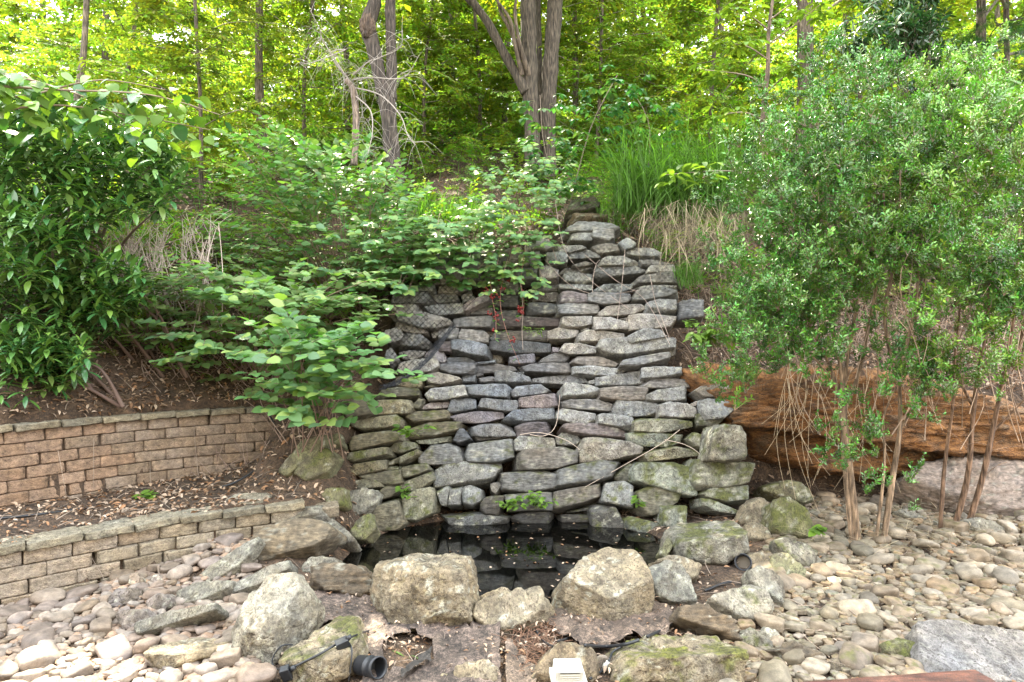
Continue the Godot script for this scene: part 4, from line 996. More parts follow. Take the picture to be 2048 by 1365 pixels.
	stone("stone", w, [1105, 1024, 1109, 988, 1195, 972, 1198, 997, 1159, 1011], 7.15, 20, 0.45, Color(0.300, 0.283, 0.271), M.slate, {"strata": 0.009, "moss": 0.10, "lichen": 0.12, "stain": 0.25, "rough": 0.004, "grow": 1.07, "res": 16, "p": 30})
	stone("stone", w, [1200, 999, 1209, 970, 1243, 965, 1261, 974, 1261, 1018, 1236, 1013, 1202, 1006], 7.11, 15, 0.45, Color(0.343, 0.352, 0.366), M.rock, {"strata": 0.004, "moss": 0.10, "lichen": 0.12, "stain": 0.25, "rough": 0.004, "grow": 1.07, "res": 16, "p": 30})
	stone("stone", w, [1268, 988, 1300, 974, 1314, 984, 1354, 993, 1345, 1009, 1318, 1013, 1311, 1031, 1291, 1034, 1266, 1009], 7.01, 20, 0.45, Color(0.377, 0.369, 0.304), M.slate, {"strata": 0.009, "moss": 0.34, "lichen": 0.30, "stain": 0.25, "rough": 0.004, "grow": 1.07, "res": 16, "p": 42})
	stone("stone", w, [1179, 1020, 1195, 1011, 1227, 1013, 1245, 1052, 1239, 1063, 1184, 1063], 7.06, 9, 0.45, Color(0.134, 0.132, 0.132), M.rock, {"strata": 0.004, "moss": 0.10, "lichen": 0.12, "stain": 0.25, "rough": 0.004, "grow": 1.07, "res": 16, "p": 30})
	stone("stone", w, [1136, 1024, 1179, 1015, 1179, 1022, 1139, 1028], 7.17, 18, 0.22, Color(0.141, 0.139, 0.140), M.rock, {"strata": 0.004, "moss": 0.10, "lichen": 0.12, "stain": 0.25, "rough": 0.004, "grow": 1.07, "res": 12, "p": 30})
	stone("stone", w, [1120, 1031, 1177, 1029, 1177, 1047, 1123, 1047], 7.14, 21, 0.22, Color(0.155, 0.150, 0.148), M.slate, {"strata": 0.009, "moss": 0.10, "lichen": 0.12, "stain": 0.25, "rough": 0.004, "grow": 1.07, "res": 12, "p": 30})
	stone("stone", w, [1250, 1043, 1259, 1036, 1277, 1043, 1291, 1049, 1323, 1054, 1327, 1070, 1291, 1074, 1252, 1061], 6.86, 21, 0.40, Color(0.155, 0.164, 0.146), M.rock, {"strata": 0.004, "moss": 0.34, "lichen": 0.30, "stain": 0.25, "rough": 0.004, "grow": 1.07, "res": 16, "p": 70})
	stone("stone", w, [1316, 1052, 1320, 1015, 1366, 1013, 1363, 1043, 1357, 1061], 6.82, 14, 0.45, Color(0.294, 0.318, 0.290), M.rock, {"strata": 0.004, "moss": 0.34, "lichen": 0.30, "stain": 0.25, "rough": 0.004, "grow": 1.07, "res": 12, "p": 54})
	stone("stone", w, [1398, 999, 1413, 999, 1482, 1029, 1477, 1035, 1418, 1024, 1400, 1013], 6.85, 17, 0.38, Color(0.368, 0.398, 0.361), M.rock, {"strata": 0.004, "moss": 0.34, "lichen": 0.30, "stain": 0.25, "rough": 0.004, "grow": 1.07, "res": 16, "p": 70})
	stone("stone", w, [1134, 464, 1154, 452, 1213, 452, 1236, 464, 1224, 471, 1134, 473], 8.62, 22, 0.28, Color(0.396, 0.420, 0.429), M.slate, {"strata": 0.009, "moss": 0.00, "lichen": 0.32, "stain": 0.25, "rough": 0.004, "grow": 1.07, "res": 16, "p": 54})
	stone("stone", w, [1140, 485, 1143, 473, 1183, 469, 1182, 488, 1150, 487], 8.59, 12, 0.25, Color(0.343, 0.340, 0.325), M.rock, {"strata": 0.004, "moss": 0.00, "lichen": 0.32, "stain": 0.25, "rough": 0.004, "grow": 1.07, "res": 12, "p": 42})
	stone("stone", w, [1180, 485, 1185, 469, 1224, 467, 1226, 485, 1213, 494, 1189, 488], 8.58, 20, 0.35, Color(0.444, 0.435, 0.412), M.slate, {"strata": 0.009, "moss": 0.00, "lichen": 0.32, "stain": 0.25, "rough": 0.004, "grow": 1.07, "res": 12, "p": 70})
	stone("stone", w, [1234, 492, 1252, 481, 1268, 492, 1266, 502, 1245, 506], 8.47, 10, 0.32, Color(0.346, 0.372, 0.385), M.rock, {"strata": 0.004, "moss": 0.00, "lichen": 0.32, "stain": 0.25, "rough": 0.004, "grow": 1.07, "res": 12, "p": 54})
	stone("stone", w, [1252, 513, 1261, 502, 1301, 506, 1319, 517, 1317, 524, 1284, 522, 1254, 517], 8.45, 21, 0.28, Color(0.334, 0.332, 0.319), M.rock, {"strata": 0.004, "moss": 0.00, "lichen": 0.32, "stain": 0.25, "rough": 0.004, "grow": 1.07, "res": 16, "p": 70})
	stone("stone", w, [1182, 502, 1196, 497, 1234, 495, 1238, 511, 1196, 515], 8.50, 22, 0.26, Color(0.367, 0.362, 0.346), M.slate, {"strata": 0.009, "moss": 0.00, "lichen": 0.32, "stain": 0.25, "rough": 0.004, "grow": 1.07, "res": 12, "p": 70})
	stone("stone", w, [1134, 515, 1140, 506, 1171, 504, 1196, 513, 1199, 522, 1169, 520, 1136, 524], 8.53, 11, 0.26, Color(0.328, 0.340, 0.341), M.slate, {"strata": 0.009, "moss": 0.00, "lichen": 0.32, "stain": 0.25, "rough": 0.004, "grow": 1.07, "res": 16, "p": 42})
	stone("stone", w, [1113, 495, 1161, 495, 1171, 502, 1140, 510, 1118, 508], 8.49, 10, 0.22, Color(0.370, 0.366, 0.350), M.rock, {"strata": 0.004, "moss": 0.00, "lichen": 0.32, "stain": 0.25, "rough": 0.004, "grow": 1.07, "res": 12, "p": 30})
	stone("stone", w, [1092, 513, 1132, 511, 1132, 534, 1094, 539], 8.43, 15, 0.36, Color(0.334, 0.345, 0.345), M.rock, {"strata": 0.004, "moss": 0.00, "lichen": 0.32, "stain": 0.25, "rough": 0.004, "grow": 1.07, "res": 12, "p": 30})
	stone("stone", w, [1198, 531, 1213, 518, 1245, 518, 1273, 531, 1271, 538, 1199, 538], 8.35, 16, 0.25, Color(0.359, 0.352, 0.333), M.rock, {"strata": 0.004, "moss": 0.00, "lichen": 0.32, "stain": 0.25, "rough": 0.004, "grow": 1.07, "res": 16, "p": 30})
	stone("stone", w, [1280, 525, 1301, 524, 1342, 534, 1301, 538, 1282, 536], 8.36, 14, 0.22, Color(0.431, 0.425, 0.405), M.slate, {"strata": 0.009, "moss": 0.00, "lichen": 0.32, "stain": 0.25, "rough": 0.004, "grow": 1.07, "res": 16, "p": 54})
	stone("stone", w, [1291, 548, 1299, 538, 1345, 536, 1350, 550, 1319, 552, 1289, 555], 8.33, 22, 0.24, Color(0.431, 0.418, 0.391), M.rock, {"strata": 0.004, "moss": 0.00, "lichen": 0.32, "stain": 0.25, "rough": 0.004, "grow": 1.07, "res": 16, "p": 42})
	stone("stone", w, [1143, 536, 1171, 527, 1183, 532, 1178, 536, 1147, 541], 8.41, 12, 0.22, Color(0.333, 0.326, 0.308), M.slate, {"strata": 0.009, "moss": 0.00, "lichen": 0.32, "stain": 0.25, "rough": 0.004, "grow": 1.07, "res": 12, "p": 30})
	stone("stone", w, [1117, 552, 1129, 543, 1169, 541, 1183, 545, 1154, 552, 1120, 556], 8.45, 22, 0.22, Color(0.323, 0.324, 0.314), M.slate, {"strata": 0.009, "moss": 0.00, "lichen": 0.32, "stain": 0.25, "rough": 0.004, "grow": 1.07, "res": 16, "p": 42})
	stone("stone", w, [1187, 553, 1196, 541, 1263, 538, 1284, 548, 1282, 555, 1240, 557, 1213, 562, 1189, 559], 8.38, 16, 0.31, Color(0.338, 0.345, 0.339), M.slate, {"strata": 0.009, "moss": 0.00, "lichen": 0.32, "stain": 0.25, "rough": 0.004, "grow": 1.07, "res": 16, "p": 54})
	stone("stone", w, [1078, 543, 1115, 541, 1115, 566, 1078, 568], 8.38, 17, 0.35, Color(0.432, 0.405, 0.431), M.rock, {"strata": 0.004, "moss": 0.00, "lichen": 0.32, "stain": 0.25, "rough": 0.004, "grow": 1.07, "res": 12, "p": 42})
	stone("stone", w, [1038, 513, 1078, 511, 1078, 538, 1041, 539], 8.44, 17, 0.36, Color(0.319, 0.312, 0.294), M.slate, {"strata": 0.009, "moss": 0.00, "lichen": 0.32, "stain": 0.25, "rough": 0.004, "grow": 1.07, "res": 12, "p": 42})
	stone("stone", w, [1031, 543, 1074, 543, 1074, 566, 1031, 568], 8.46, 13, 0.32, Color(0.404, 0.434, 0.449), M.slate, {"strata": 0.009, "moss": 0.00, "lichen": 0.32, "stain": 0.25, "rough": 0.004, "grow": 1.07, "res": 12, "p": 54})
	stone("stone", w, [1055, 488, 1094, 485, 1108, 502, 1090, 510, 1057, 510], 8.61, 17, 0.33, Color(0.383, 0.388, 0.380), M.rock, {"strata": 0.004, "moss": 0.00, "lichen": 0.32, "stain": 0.25, "rough": 0.004, "grow": 1.07, "res": 12, "p": 54})
	stone("stone", w, [880, 560, 930, 548, 960, 556, 950, 566, 885, 572], 8.38, 18, 0.31, Color(0.340, 0.336, 0.321), M.rock, {"strata": 0.004, "moss": 0.00, "lichen": 0.32, "stain": 0.25, "rough": 0.004, "grow": 1.07, "res": 16, "p": 70})
	stone("stone", w, [870, 525, 940, 512, 1010, 525, 1000, 548, 880, 552], 8.39, 19, 0.45, Color(0.311, 0.337, 0.352), M.slate, {"strata": 0.009, "moss": 0.00, "lichen": 0.32, "stain": 0.25, "rough": 0.004, "grow": 1.07, "res": 16, "p": 30})
	stone("stone", w, [940, 520, 1040, 505, 1050, 545, 960, 550], 8.50, 15, 0.45, Color(0.393, 0.374, 0.343), M.slate, {"strata": 0.009, "moss": 0.00, "lichen": 0.32, "stain": 0.25, "rough": 0.004, "grow": 1.07, "res": 16, "p": 70})
	stone("stone", w, [1076, 805, 1089, 798, 1115, 801, 1119, 812, 1098, 817, 1080, 814], 7.86, 12, 0.16, Color(0.291, 0.267, 0.233), M.rock, {"res": 7, "p": 40})
	stone("stone", w, [975, 837, 983, 826, 1000, 828, 1003, 844, 989, 850, 978, 846], 7.78, 12, 0.16, Color(0.243, 0.222, 0.194), M.rock, {"res": 7, "p": 40})
	stone("stone", w, [851, 1001, 861, 996, 880, 998, 883, 1009, 867, 1013, 854, 1011], 7.26, 12, 0.16, Color(0.241, 0.221, 0.193), M.rock, {"res": 7, "p": 40})
	stone("stone", w, [1190, 701, 1200, 693, 1219, 694, 1222, 703, 1206, 707, 1193, 705], 8.09, 12, 0.16, Color(0.289, 0.265, 0.231), M.rock, {"res": 7, "p": 40})
	stone("stone", w, [756, 929, 766, 924, 786, 927, 789, 934, 772, 938, 759, 935], 7.35, 12, 0.16, Color(0.238, 0.218, 0.190), M.rock, {"res": 7, "p": 40})
	stone("stone", w, [810, 830, 823, 823, 849, 824, 853, 834, 832, 837, 815, 835], 7.70, 12, 0.16, Color(0.242, 0.222, 0.193), M.rock, {"res": 7, "p": 40})
	stone("stone", w, [1211, 717, 1222, 711, 1243, 711, 1247, 728, 1229, 734, 1214, 731], 8.01, 12, 0.16, Color(0.220, 0.202, 0.176), M.rock, {"res": 7, "p": 40})
	stone("stone", w, [1030, 760, 1039, 749, 1056, 750, 1058, 767, 1044, 773, 1033, 770], 7.99, 12, 0.16, Color(0.218, 0.200, 0.175), M.rock, {"res": 7, "p": 40})
	stone("stone", w, [1126, 777, 1139, 773, 1164, 777, 1168, 787, 1147, 792, 1130, 789], 7.90, 12, 0.16, Color(0.253, 0.232, 0.202), M.rock, {"res": 7, "p": 40})
	stone("stone", w, [879, 679, 889, 668, 909, 671, 913, 685, 896, 690, 883, 687], 8.17, 12, 0.16, Color(0.262, 0.240, 0.210), M.rock, {"res": 7, "p": 40})
	stone("stone", w, [1034, 999, 1047, 995, 1072, 1000, 1076, 1007, 1055, 1011, 1038, 1008], 7.34, 12, 0.16, Color(0.228, 0.209, 0.183), M.rock, {"res": 7, "p": 40})
	stone("stone", w, [1063, 859, 1074, 850, 1095, 852, 1098, 865, 1081, 871, 1067, 867], 7.72, 12, 0.16, Color(0.258, 0.236, 0.206), M.rock, {"res": 7, "p": 40})
	stone("stone", w, [1191, 835, 1200, 829, 1217, 829, 1220, 846, 1206, 851, 1194, 848], 7.71, 12, 0.16, Color(0.218, 0.199, 0.174), M.rock, {"res": 7, "p": 40})
	stone("stone", w, [869, 771, 877, 765, 892, 770, 894, 779, 882, 784, 872, 781], 7.90, 12, 0.16, Color(0.305, 0.280, 0.244), M.rock, {"res": 7, "p": 40})
	stone("stone", w, [1357, 943, 1370, 939, 1394, 940, 1398, 950, 1378, 953, 1361, 951], 7.24, 12, 0.16, Color(0.243, 0.223, 0.194), M.rock, {"res": 7, "p": 40})
	stone("stone", w, [924, 923, 937, 912, 963, 919, 967, 930, 945, 937, 928, 933], 7.54, 12, 0.16, Color(0.308, 0.282, 0.246), M.rock, {"res": 7, "p": 40})
	stone("stone", w, [835, 664, 848, 657, 875, 660, 880, 668, 857, 672, 840, 670], 8.17, 12, 0.16, Color(0.297, 0.272, 0.237), M.rock, {"res": 7, "p": 40})
	stone("stone", w, [956, 677, 963, 672, 976, 674, 978, 684, 967, 688, 958, 685], 8.20, 12, 0.16, Color(0.282, 0.258, 0.226), M.rock, {"res": 7, "p": 40})
	stone("stone", w, [727, 967, 735, 958, 752, 958, 755, 974, 741, 979, 730, 976], 7.20, 12, 0.16, Color(0.237, 0.217, 0.189), M.rock, {"res": 7, "p": 40})
	stone("stone", w, [1199, 992, 1210, 981, 1234, 986, 1238, 1000, 1218, 1006, 1203, 1002], 7.29, 12, 0.16, Color(0.262, 0.240, 0.210), M.rock, {"res": 7, "p": 40})
	stone("stone", w, [1260, 898, 1271, 890, 1294, 891, 1297, 907, 1278, 913, 1263, 910], 7.48, 12, 0.16, Color(0.225, 0.207, 0.180), M.rock, {"res": 7, "p": 40})
	stone("stone", w, [1068, 938, 1077, 933, 1094, 937, 1097, 944, 1083, 947, 1071, 945], 7.50, 12, 0.16, Color(0.253, 0.232, 0.203), M.rock, {"res": 7, "p": 40})
	stone("stone", w, [849, 823, 857, 817, 873, 818, 875, 827, 862, 830, 852, 829], 7.75, 12, 0.16, Color(0.239, 0.219, 0.191), M.rock, {"res": 7, "p": 40})
	stone("stone", w, [847, 710, 858, 698, 880, 699, 884, 715, 865, 721, 851, 717], 8.06, 12, 0.16, Color(0.211, 0.194, 0.169), M.rock, {"res": 7, "p": 40})
	stone("stone", w, [822, 645, 834, 641, 859, 645, 864, 651, 843, 655, 826, 653], 8.20, 12, 0.16, Color(0.246, 0.225, 0.197), M.rock, {"res": 7, "p": 40})
	stone("stone", w, [1229, 636, 1238, 628, 1256, 632, 1259, 647, 1244, 653, 1232, 650], 8.22, 12, 0.16, Color(0.265, 0.243, 0.212), M.rock, {"res": 7, "p": 40})
	stone("stone", w, [1091, 831, 1105, 823, 1133, 823, 1138, 834, 1114, 838, 1096, 836], 7.79, 12, 0.16, Color(0.293, 0.268, 0.234), M.rock, {"res": 7, "p": 40})
	stone("stone", w, [1029, 856, 1035, 851, 1047, 855, 1049, 863, 1039, 867, 1031, 864], 7.73, 12, 0.16, Color(0.283, 0.259, 0.226), M.rock, {"res": 7, "p": 40})
	stone("stone", w, [826, 798, 833, 794, 846, 797, 848, 803, 837, 807, 829, 805], 7.79, 12, 0.16, Color(0.271, 0.249, 0.217), M.rock, {"res": 7, "p": 40})
	stone("stone", w, [1225, 833, 1232, 828, 1247, 830, 1249, 841, 1237, 846, 1227, 843], 7.69, 12, 0.16, Color(0.267, 0.245, 0.214), M.rock, {"res": 7, "p": 40})
	stone("stone", w, [1233, 864, 1246, 853, 1273, 858, 1277, 867, 1255, 872, 1237, 869], 7.61, 12, 0.16, Color(0.290, 0.266, 0.232), M.rock, {"res": 7, "p": 40})
	stone("stone", w, [1003, 878, 1015, 871, 1039, 874, 1043, 883, 1023, 886, 1007, 884], 7.68, 12, 0.16, Color(0.300, 0.275, 0.240), M.rock, {"res": 7, "p": 40})
	stone("stone", w, [896, 992, 902, 987, 916, 987, 918, 1000, 907, 1005, 898, 1002], 7.32, 12, 0.16, Color(0.217, 0.199, 0.174), M.rock, {"res": 7, "p": 40})
	stone("stone", w, [1034, 736, 1048, 728, 1075, 728, 1079, 743, 1057, 748, 1039, 745], 8.05, 12, 0.16, Color(0.298, 0.273, 0.238), M.rock, {"res": 7, "p": 40})
	stone("stone", w, [1247, 963, 1261, 957, 1290, 960, 1295, 973, 1271, 979, 1252, 976], 7.31, 12, 0.16, Color(0.291, 0.267, 0.233), M.rock, {"res": 7, "p": 40})
	stone("stone", w, [1342, 982, 1356, 974, 1383, 977, 1387, 990, 1365, 995, 1347, 992], 7.15, 12, 0.16, Color(0.257, 0.236, 0.206), M.rock, {"res": 7, "p": 40})
	stone("stone", w, [1152, 992, 1165, 980, 1190, 983, 1194, 996, 1173, 1001, 1156, 998], 7.33, 12, 0.16, Color(0.252, 0.231, 0.202), M.rock, {"res": 7, "p": 40})
	stone("stone", w, [1173, 992, 1182, 987, 1200, 990, 1203, 1002, 1188, 1007, 1176, 1004], 7.30, 12, 0.16, Color(0.295, 0.270, 0.236), M.rock, {"res": 7, "p": 40})
	stone("stone", w, [1008, 746, 1021, 741, 1045, 742, 1050, 752, 1029, 756, 1012, 754], 8.03, 12, 0.16, Color(0.329, 0.302, 0.264), M.rock, {"res": 7, "p": 40})
	stone("stone", w, [1114, 811, 1128, 805, 1157, 809, 1161, 823, 1137, 828, 1118, 825], 7.82, 12, 0.16, Color(0.226, 0.207, 0.181), M.rock, {"res": 7, "p": 40})
	stone("stone", w, [764, 935, 776, 931, 800, 933, 804, 943, 784, 947, 768, 945], 7.35, 12, 0.16, Color(0.271, 0.249, 0.217), M.rock, {"res": 7, "p": 40})
	stone("stone", w, [899, 791, 914, 787, 942, 792, 947, 802, 923, 806, 904, 804], 7.87, 12, 0.16, Color(0.213, 0.195, 0.170), M.rock, {"res": 7, "p": 40})
	stone("stone", w, [945, 670, 959, 665, 988, 666, 993, 675, 969, 679, 950, 677], 8.23, 12, 0.16, Color(0.247, 0.226, 0.197), M.rock, {"res": 7, "p": 40})
	stone("stone", w, [898, 717, 905, 709, 918, 714, 920, 724, 909, 729, 900, 726], 8.07, 12, 0.16, Color(0.277, 0.254, 0.222), M.rock, {"res": 7, "p": 40})
	stone("stone", w, [1179, 802, 1187, 798, 1203, 800, 1206, 810, 1192, 813, 1182, 811], 7.81, 12, 0.16, Color(0.301, 0.276, 0.241), M.rock, {"res": 7, "p": 40})
	stone("stone", w, [1101, 735, 1110, 730, 1129, 733, 1132, 746, 1117, 752, 1104, 748], 8.03, 12, 0.16, Color(0.265, 0.243, 0.212), M.rock, {"res": 7, "p": 40})
	stone("stone", w, [1042, 885, 1051, 881, 1069, 883, 1072, 891, 1057, 894, 1045, 892], 7.65, 12, 0.16, Color(0.312, 0.286, 0.249), M.rock, {"res": 7, "p": 40})
	stone("stone", w, [1264, 738, 1277, 733, 1302, 738, 1306, 745, 1285, 749, 1268, 746], 7.91, 12, 0.16, Color(0.287, 0.263, 0.230), M.rock, {"res": 7, "p": 40})
	stone("stone", w, [1196, 920, 1205, 911, 1222, 912, 1225, 924, 1211, 928, 1199, 926], 7.49, 12, 0.16, Color(0.281, 0.258, 0.225), M.rock, {"res": 7, "p": 40})
	stone("stone", w, [1037, 914, 1047, 908, 1066, 910, 1069, 927, 1053, 933, 1040, 929], 7.56, 12, 0.16, Color(0.288, 0.264, 0.230), M.rock, {"res": 7, "p": 40})
	stone("stone", w, [925, 961, 934, 953, 951, 955, 954, 971, 940, 976, 928, 973], 7.42, 12, 0.16, Color(0.296, 0.271, 0.237), M.rock, {"res": 7, "p": 40})
	stone("stone", w, [835, 762, 847, 752, 872, 757, 876, 771, 856, 777, 839, 773], 7.90, 12, 0.16, Color(0.311, 0.286, 0.249), M.rock, {"res": 7, "p": 40})
	stone("stone", w, [880, 674, 891, 668, 913, 674, 916, 682, 898, 687, 884, 684], 8.17, 12, 0.16, Color(0.322, 0.295, 0.257), M.rock, {"res": 7, "p": 40})
	stone("stone", w, [1058, 713, 1065, 706, 1077, 707, 1079, 719, 1069, 724, 1061, 721], 8.11, 12, 0.16, Color(0.233, 0.214, 0.186), M.rock, {"res": 7, "p": 40})
	stone("stone", w, [1252, 650, 1265, 643, 1293, 644, 1298, 657, 1275, 662, 1256, 659], 8.16, 12, 0.16, Color(0.265, 0.243, 0.212), M.rock, {"res": 7, "p": 40})
	stone("stone", w, [1001, 784, 1009, 777, 1025, 781, 1028, 789, 1014, 793, 1004, 790], 7.93, 12, 0.16, Color(0.266, 0.243, 0.212), M.rock, {"res": 7, "p": 40})
	stone("stone", w, [1301, 915, 1308, 911, 1322, 911, 1324, 924, 1312, 928, 1303, 926], 7.39, 12, 0.16, Color(0.248, 0.227, 0.198), M.rock, {"res": 7, "p": 40})
	stone("stone", w, [1246, 667, 1255, 662, 1272, 667, 1275, 678, 1260, 684, 1249, 680], 8.12, 12, 0.16, Color(0.245, 0.225, 0.196), M.rock, {"res": 7, "p": 40})
	stone("stone", w, [760, 832, 771, 823, 791, 825, 795, 839, 777, 844, 764, 841], 7.62, 12, 0.16, Color(0.290, 0.266, 0.232), M.rock, {"res": 7, "p": 40})
	stone("stone", w, [1263, 838, 1270, 831, 1284, 834, 1287, 842, 1275, 845, 1265, 843], 7.66, 12, 0.16, Color(0.318, 0.291, 0.254), M.rock, {"res": 7, "p": 40})
	stone("stone", w, [1313, 942, 1323, 937, 1341, 938, 1344, 955, 1329, 961, 1316, 957], 7.30, 12, 0.16, Color(0.311, 0.285, 0.249), M.rock, {"res": 7, "p": 40})
	stone("stone", w, [714, 879, 723, 873, 740, 875, 743, 885, 728, 889, 717, 886], 7.41, 12, 0.16, Color(0.320, 0.293, 0.256), M.rock, {"res": 7, "p": 40})
	stone("stone", w, [1325, 706, 1332, 695, 1347, 698, 1349, 712, 1337, 718, 1327, 715], 7.94, 12, 0.16, Color(0.284, 0.260, 0.227), M.rock, {"res": 7, "p": 40})
	stone("stone", w, [1095, 621, 1106, 612, 1129, 614, 1133, 624, 1114, 628, 1099, 625], 8.36, 12, 0.16, Color(0.241, 0.221, 0.193), M.rock, {"res": 7, "p": 40})
	stone("stone", w, [907, 671, 918, 663, 939, 668, 943, 677, 925, 682, 911, 679], 8.21, 12, 0.16, Color(0.236, 0.217, 0.189), M.rock, {"res": 7, "p": 40})
	stone("stone", w, [980, 849, 987, 840, 1002, 845, 1005, 858, 992, 863, 982, 860], 7.75, 12, 0.16, Color(0.327, 0.299, 0.261), M.rock, {"res": 7, "p": 40})
	stone("stone", w, [807, 817, 817, 813, 837, 814, 840, 824, 824, 828, 810, 826], 7.72, 12, 0.16, Color(0.219, 0.201, 0.175), M.rock, {"res": 7, "p": 40})
	stone("stone", w, [1150, 655, 1160, 648, 1181, 652, 1184, 660, 1167, 664, 1153, 662], 8.23, 12, 0.16, Color(0.266, 0.244, 0.213), M.rock, {"res": 7, "p": 40})
	stone("stone", w, [1337, 834, 1348, 823, 1370, 826, 1374, 838, 1356, 843, 1341, 840], 7.57, 12, 0.16, Color(0.278, 0.254, 0.222), M.rock, {"res": 7, "p": 40})
	stone("stone", w, [910, 868, 924, 861, 952, 862, 956, 878, 933, 883, 914, 880], 7.67, 12, 0.16, Color(0.325, 0.298, 0.260), M.rock, {"res": 7, "p": 40})
	stone("stone", w, [1276, 655, 1286, 643, 1307, 649, 1310, 658, 1293, 663, 1279, 660], 8.14, 12, 0.16, Color(0.306, 0.280, 0.244), M.rock, {"res": 7, "p": 40})
	stone("stone", w, [1318, 748, 1332, 741, 1360, 743, 1364, 755, 1341, 760, 1322, 757], 7.82, 12, 0.16, Color(0.275, 0.252, 0.220), M.rock, {"res": 7, "p": 40})
	stone("stone", w, [1376, 932, 1385, 924, 1402, 929, 1405, 937, 1390, 942, 1379, 939], 7.26, 12, 0.16, Color(0.229, 0.210, 0.183), M.rock, {"res": 7, "p": 40})
	stone("stone", w, [1194, 668, 1202, 664, 1217, 668, 1219, 679, 1207, 685, 1197, 682], 8.16, 12, 0.16, Color(0.330, 0.302, 0.264), M.rock, {"res": 7, "p": 40})
	stone("stone", w, [977, 702, 984, 696, 999, 696, 1001, 706, 989, 710, 980, 708], 8.15, 12, 0.16, Color(0.289, 0.265, 0.231), M.rock, {"res": 7, "p": 40})
	stone("stone", w, [815, 689, 822, 683, 835, 688, 838, 696, 826, 700, 818, 697], 8.07, 12, 0.16, Color(0.223, 0.204, 0.178), M.rock, {"res": 7, "p": 40})
	stone("stone", w, [868, 875, 874, 861, 887, 863, 889, 879, 879, 885, 870, 881], 7.63, 12, 0.16, Color(0.216, 0.198, 0.173), M.rock, {"res": 7, "p": 40})
	stone("stone", w, [1027, 950, 1035, 946, 1053, 948, 1056, 957, 1041, 961, 1030, 958], 7.47, 12, 0.16, Color(0.277, 0.254, 0.222), M.rock, {"res": 7, "p": 40})
	stone("stone", w, [876, 728, 885, 724, 902, 725, 905, 735, 890, 739, 879, 737], 8.02, 12, 0.16, Color(0.303, 0.278, 0.242), M.rock, {"res": 7, "p": 40})
	stone("stone", w, [956, 718, 970, 712, 998, 717, 1003, 725, 979, 730, 961, 727], 8.10, 12, 0.16, Color(0.303, 0.278, 0.243), M.rock, {"res": 7, "p": 40})
	stone("stone", w, [851, 781, 861, 774, 881, 777, 884, 785, 868, 789, 854, 787], 7.87, 12, 0.16, Color(0.262, 0.240, 0.210), M.rock, {"res": 7, "p": 40})
	stone("stone", w, [863, 738, 876, 729, 902, 731, 906, 744, 884, 749, 867, 746], 8.00, 12, 0.16, Color(0.222, 0.203, 0.178), M.rock, {"res": 7, "p": 40})
	stone("stone", w, [973, 719, 983, 709, 1003, 713, 1006, 727, 990, 733, 976, 729], 8.10, 12, 0.16, Color(0.282, 0.259, 0.226), M.rock, {"res": 7, "p": 40})
	stone("stone", w, [918, 919, 929, 909, 953, 914, 957, 922, 937, 926, 922, 923], 7.55, 12, 0.16, Color(0.216, 0.198, 0.173), M.rock, {"res": 7, "p": 40})
	stone("stone", w, [896, 759, 907, 750, 929, 752, 932, 766, 914, 772, 900, 769], 7.96, 12, 0.16, Color(0.246, 0.226, 0.197), M.rock, {"res": 7, "p": 40})
	stone("stone", w, [1234, 677, 1245, 670, 1266, 670, 1269, 681, 1252, 685, 1237, 683], 8.11, 12, 0.16, Color(0.217, 0.199, 0.174), M.rock, {"res": 7, "p": 40})
	stone("stone", w, [775, 951, 789, 940, 816, 944, 820, 955, 798, 960, 780, 957], 7.33, 12, 0.16, Color(0.257, 0.236, 0.206), M.rock, {"res": 7, "p": 40})
	stone("stone", w, [1235, 845, 1248, 840, 1274, 841, 1279, 851, 1257, 855, 1239, 852], 7.65, 12, 0.16, Color(0.233, 0.213, 0.186), M.rock, {"res": 7, "p": 40})
	stone("stone", w, [866, 929, 877, 922, 899, 923, 903, 936, 885, 941, 870, 938], 7.48, 12, 0.16, Color(0.227, 0.208, 0.181), M.rock, {"res": 7, "p": 40})
	stone("stone", w, [1312, 707, 1323, 694, 1345, 699, 1349, 713, 1330, 719, 1315, 715], 7.95, 12, 0.16, Color(0.280, 0.257, 0.224), M.rock, {"res": 7, "p": 40})

func block(ext: Vector3, tint: Color, face: float) -> ArrayMesh:
	var N := PackedVector3Array([Vector3(1, 0, R(-0.03, 0.1)).normalized(), Vector3(-1, 0, R(-0.03, 0.1)).normalized(), Vector3(0, 1, 0.04).normalized(), Vector3(0, -1, 0.04).normalized(), Vector3(R(-0.05, 0.05), R(-0.06, 0.1), 1).normalized(), Vector3(0, 0, -1)])
	var H := PackedFloat32Array([1, 1, 1, 1, 0.97, 1])
	return stone_mesh(N, H, ext, Basis(), tint, {"res": 12, "p": 62.0, "rough": face})

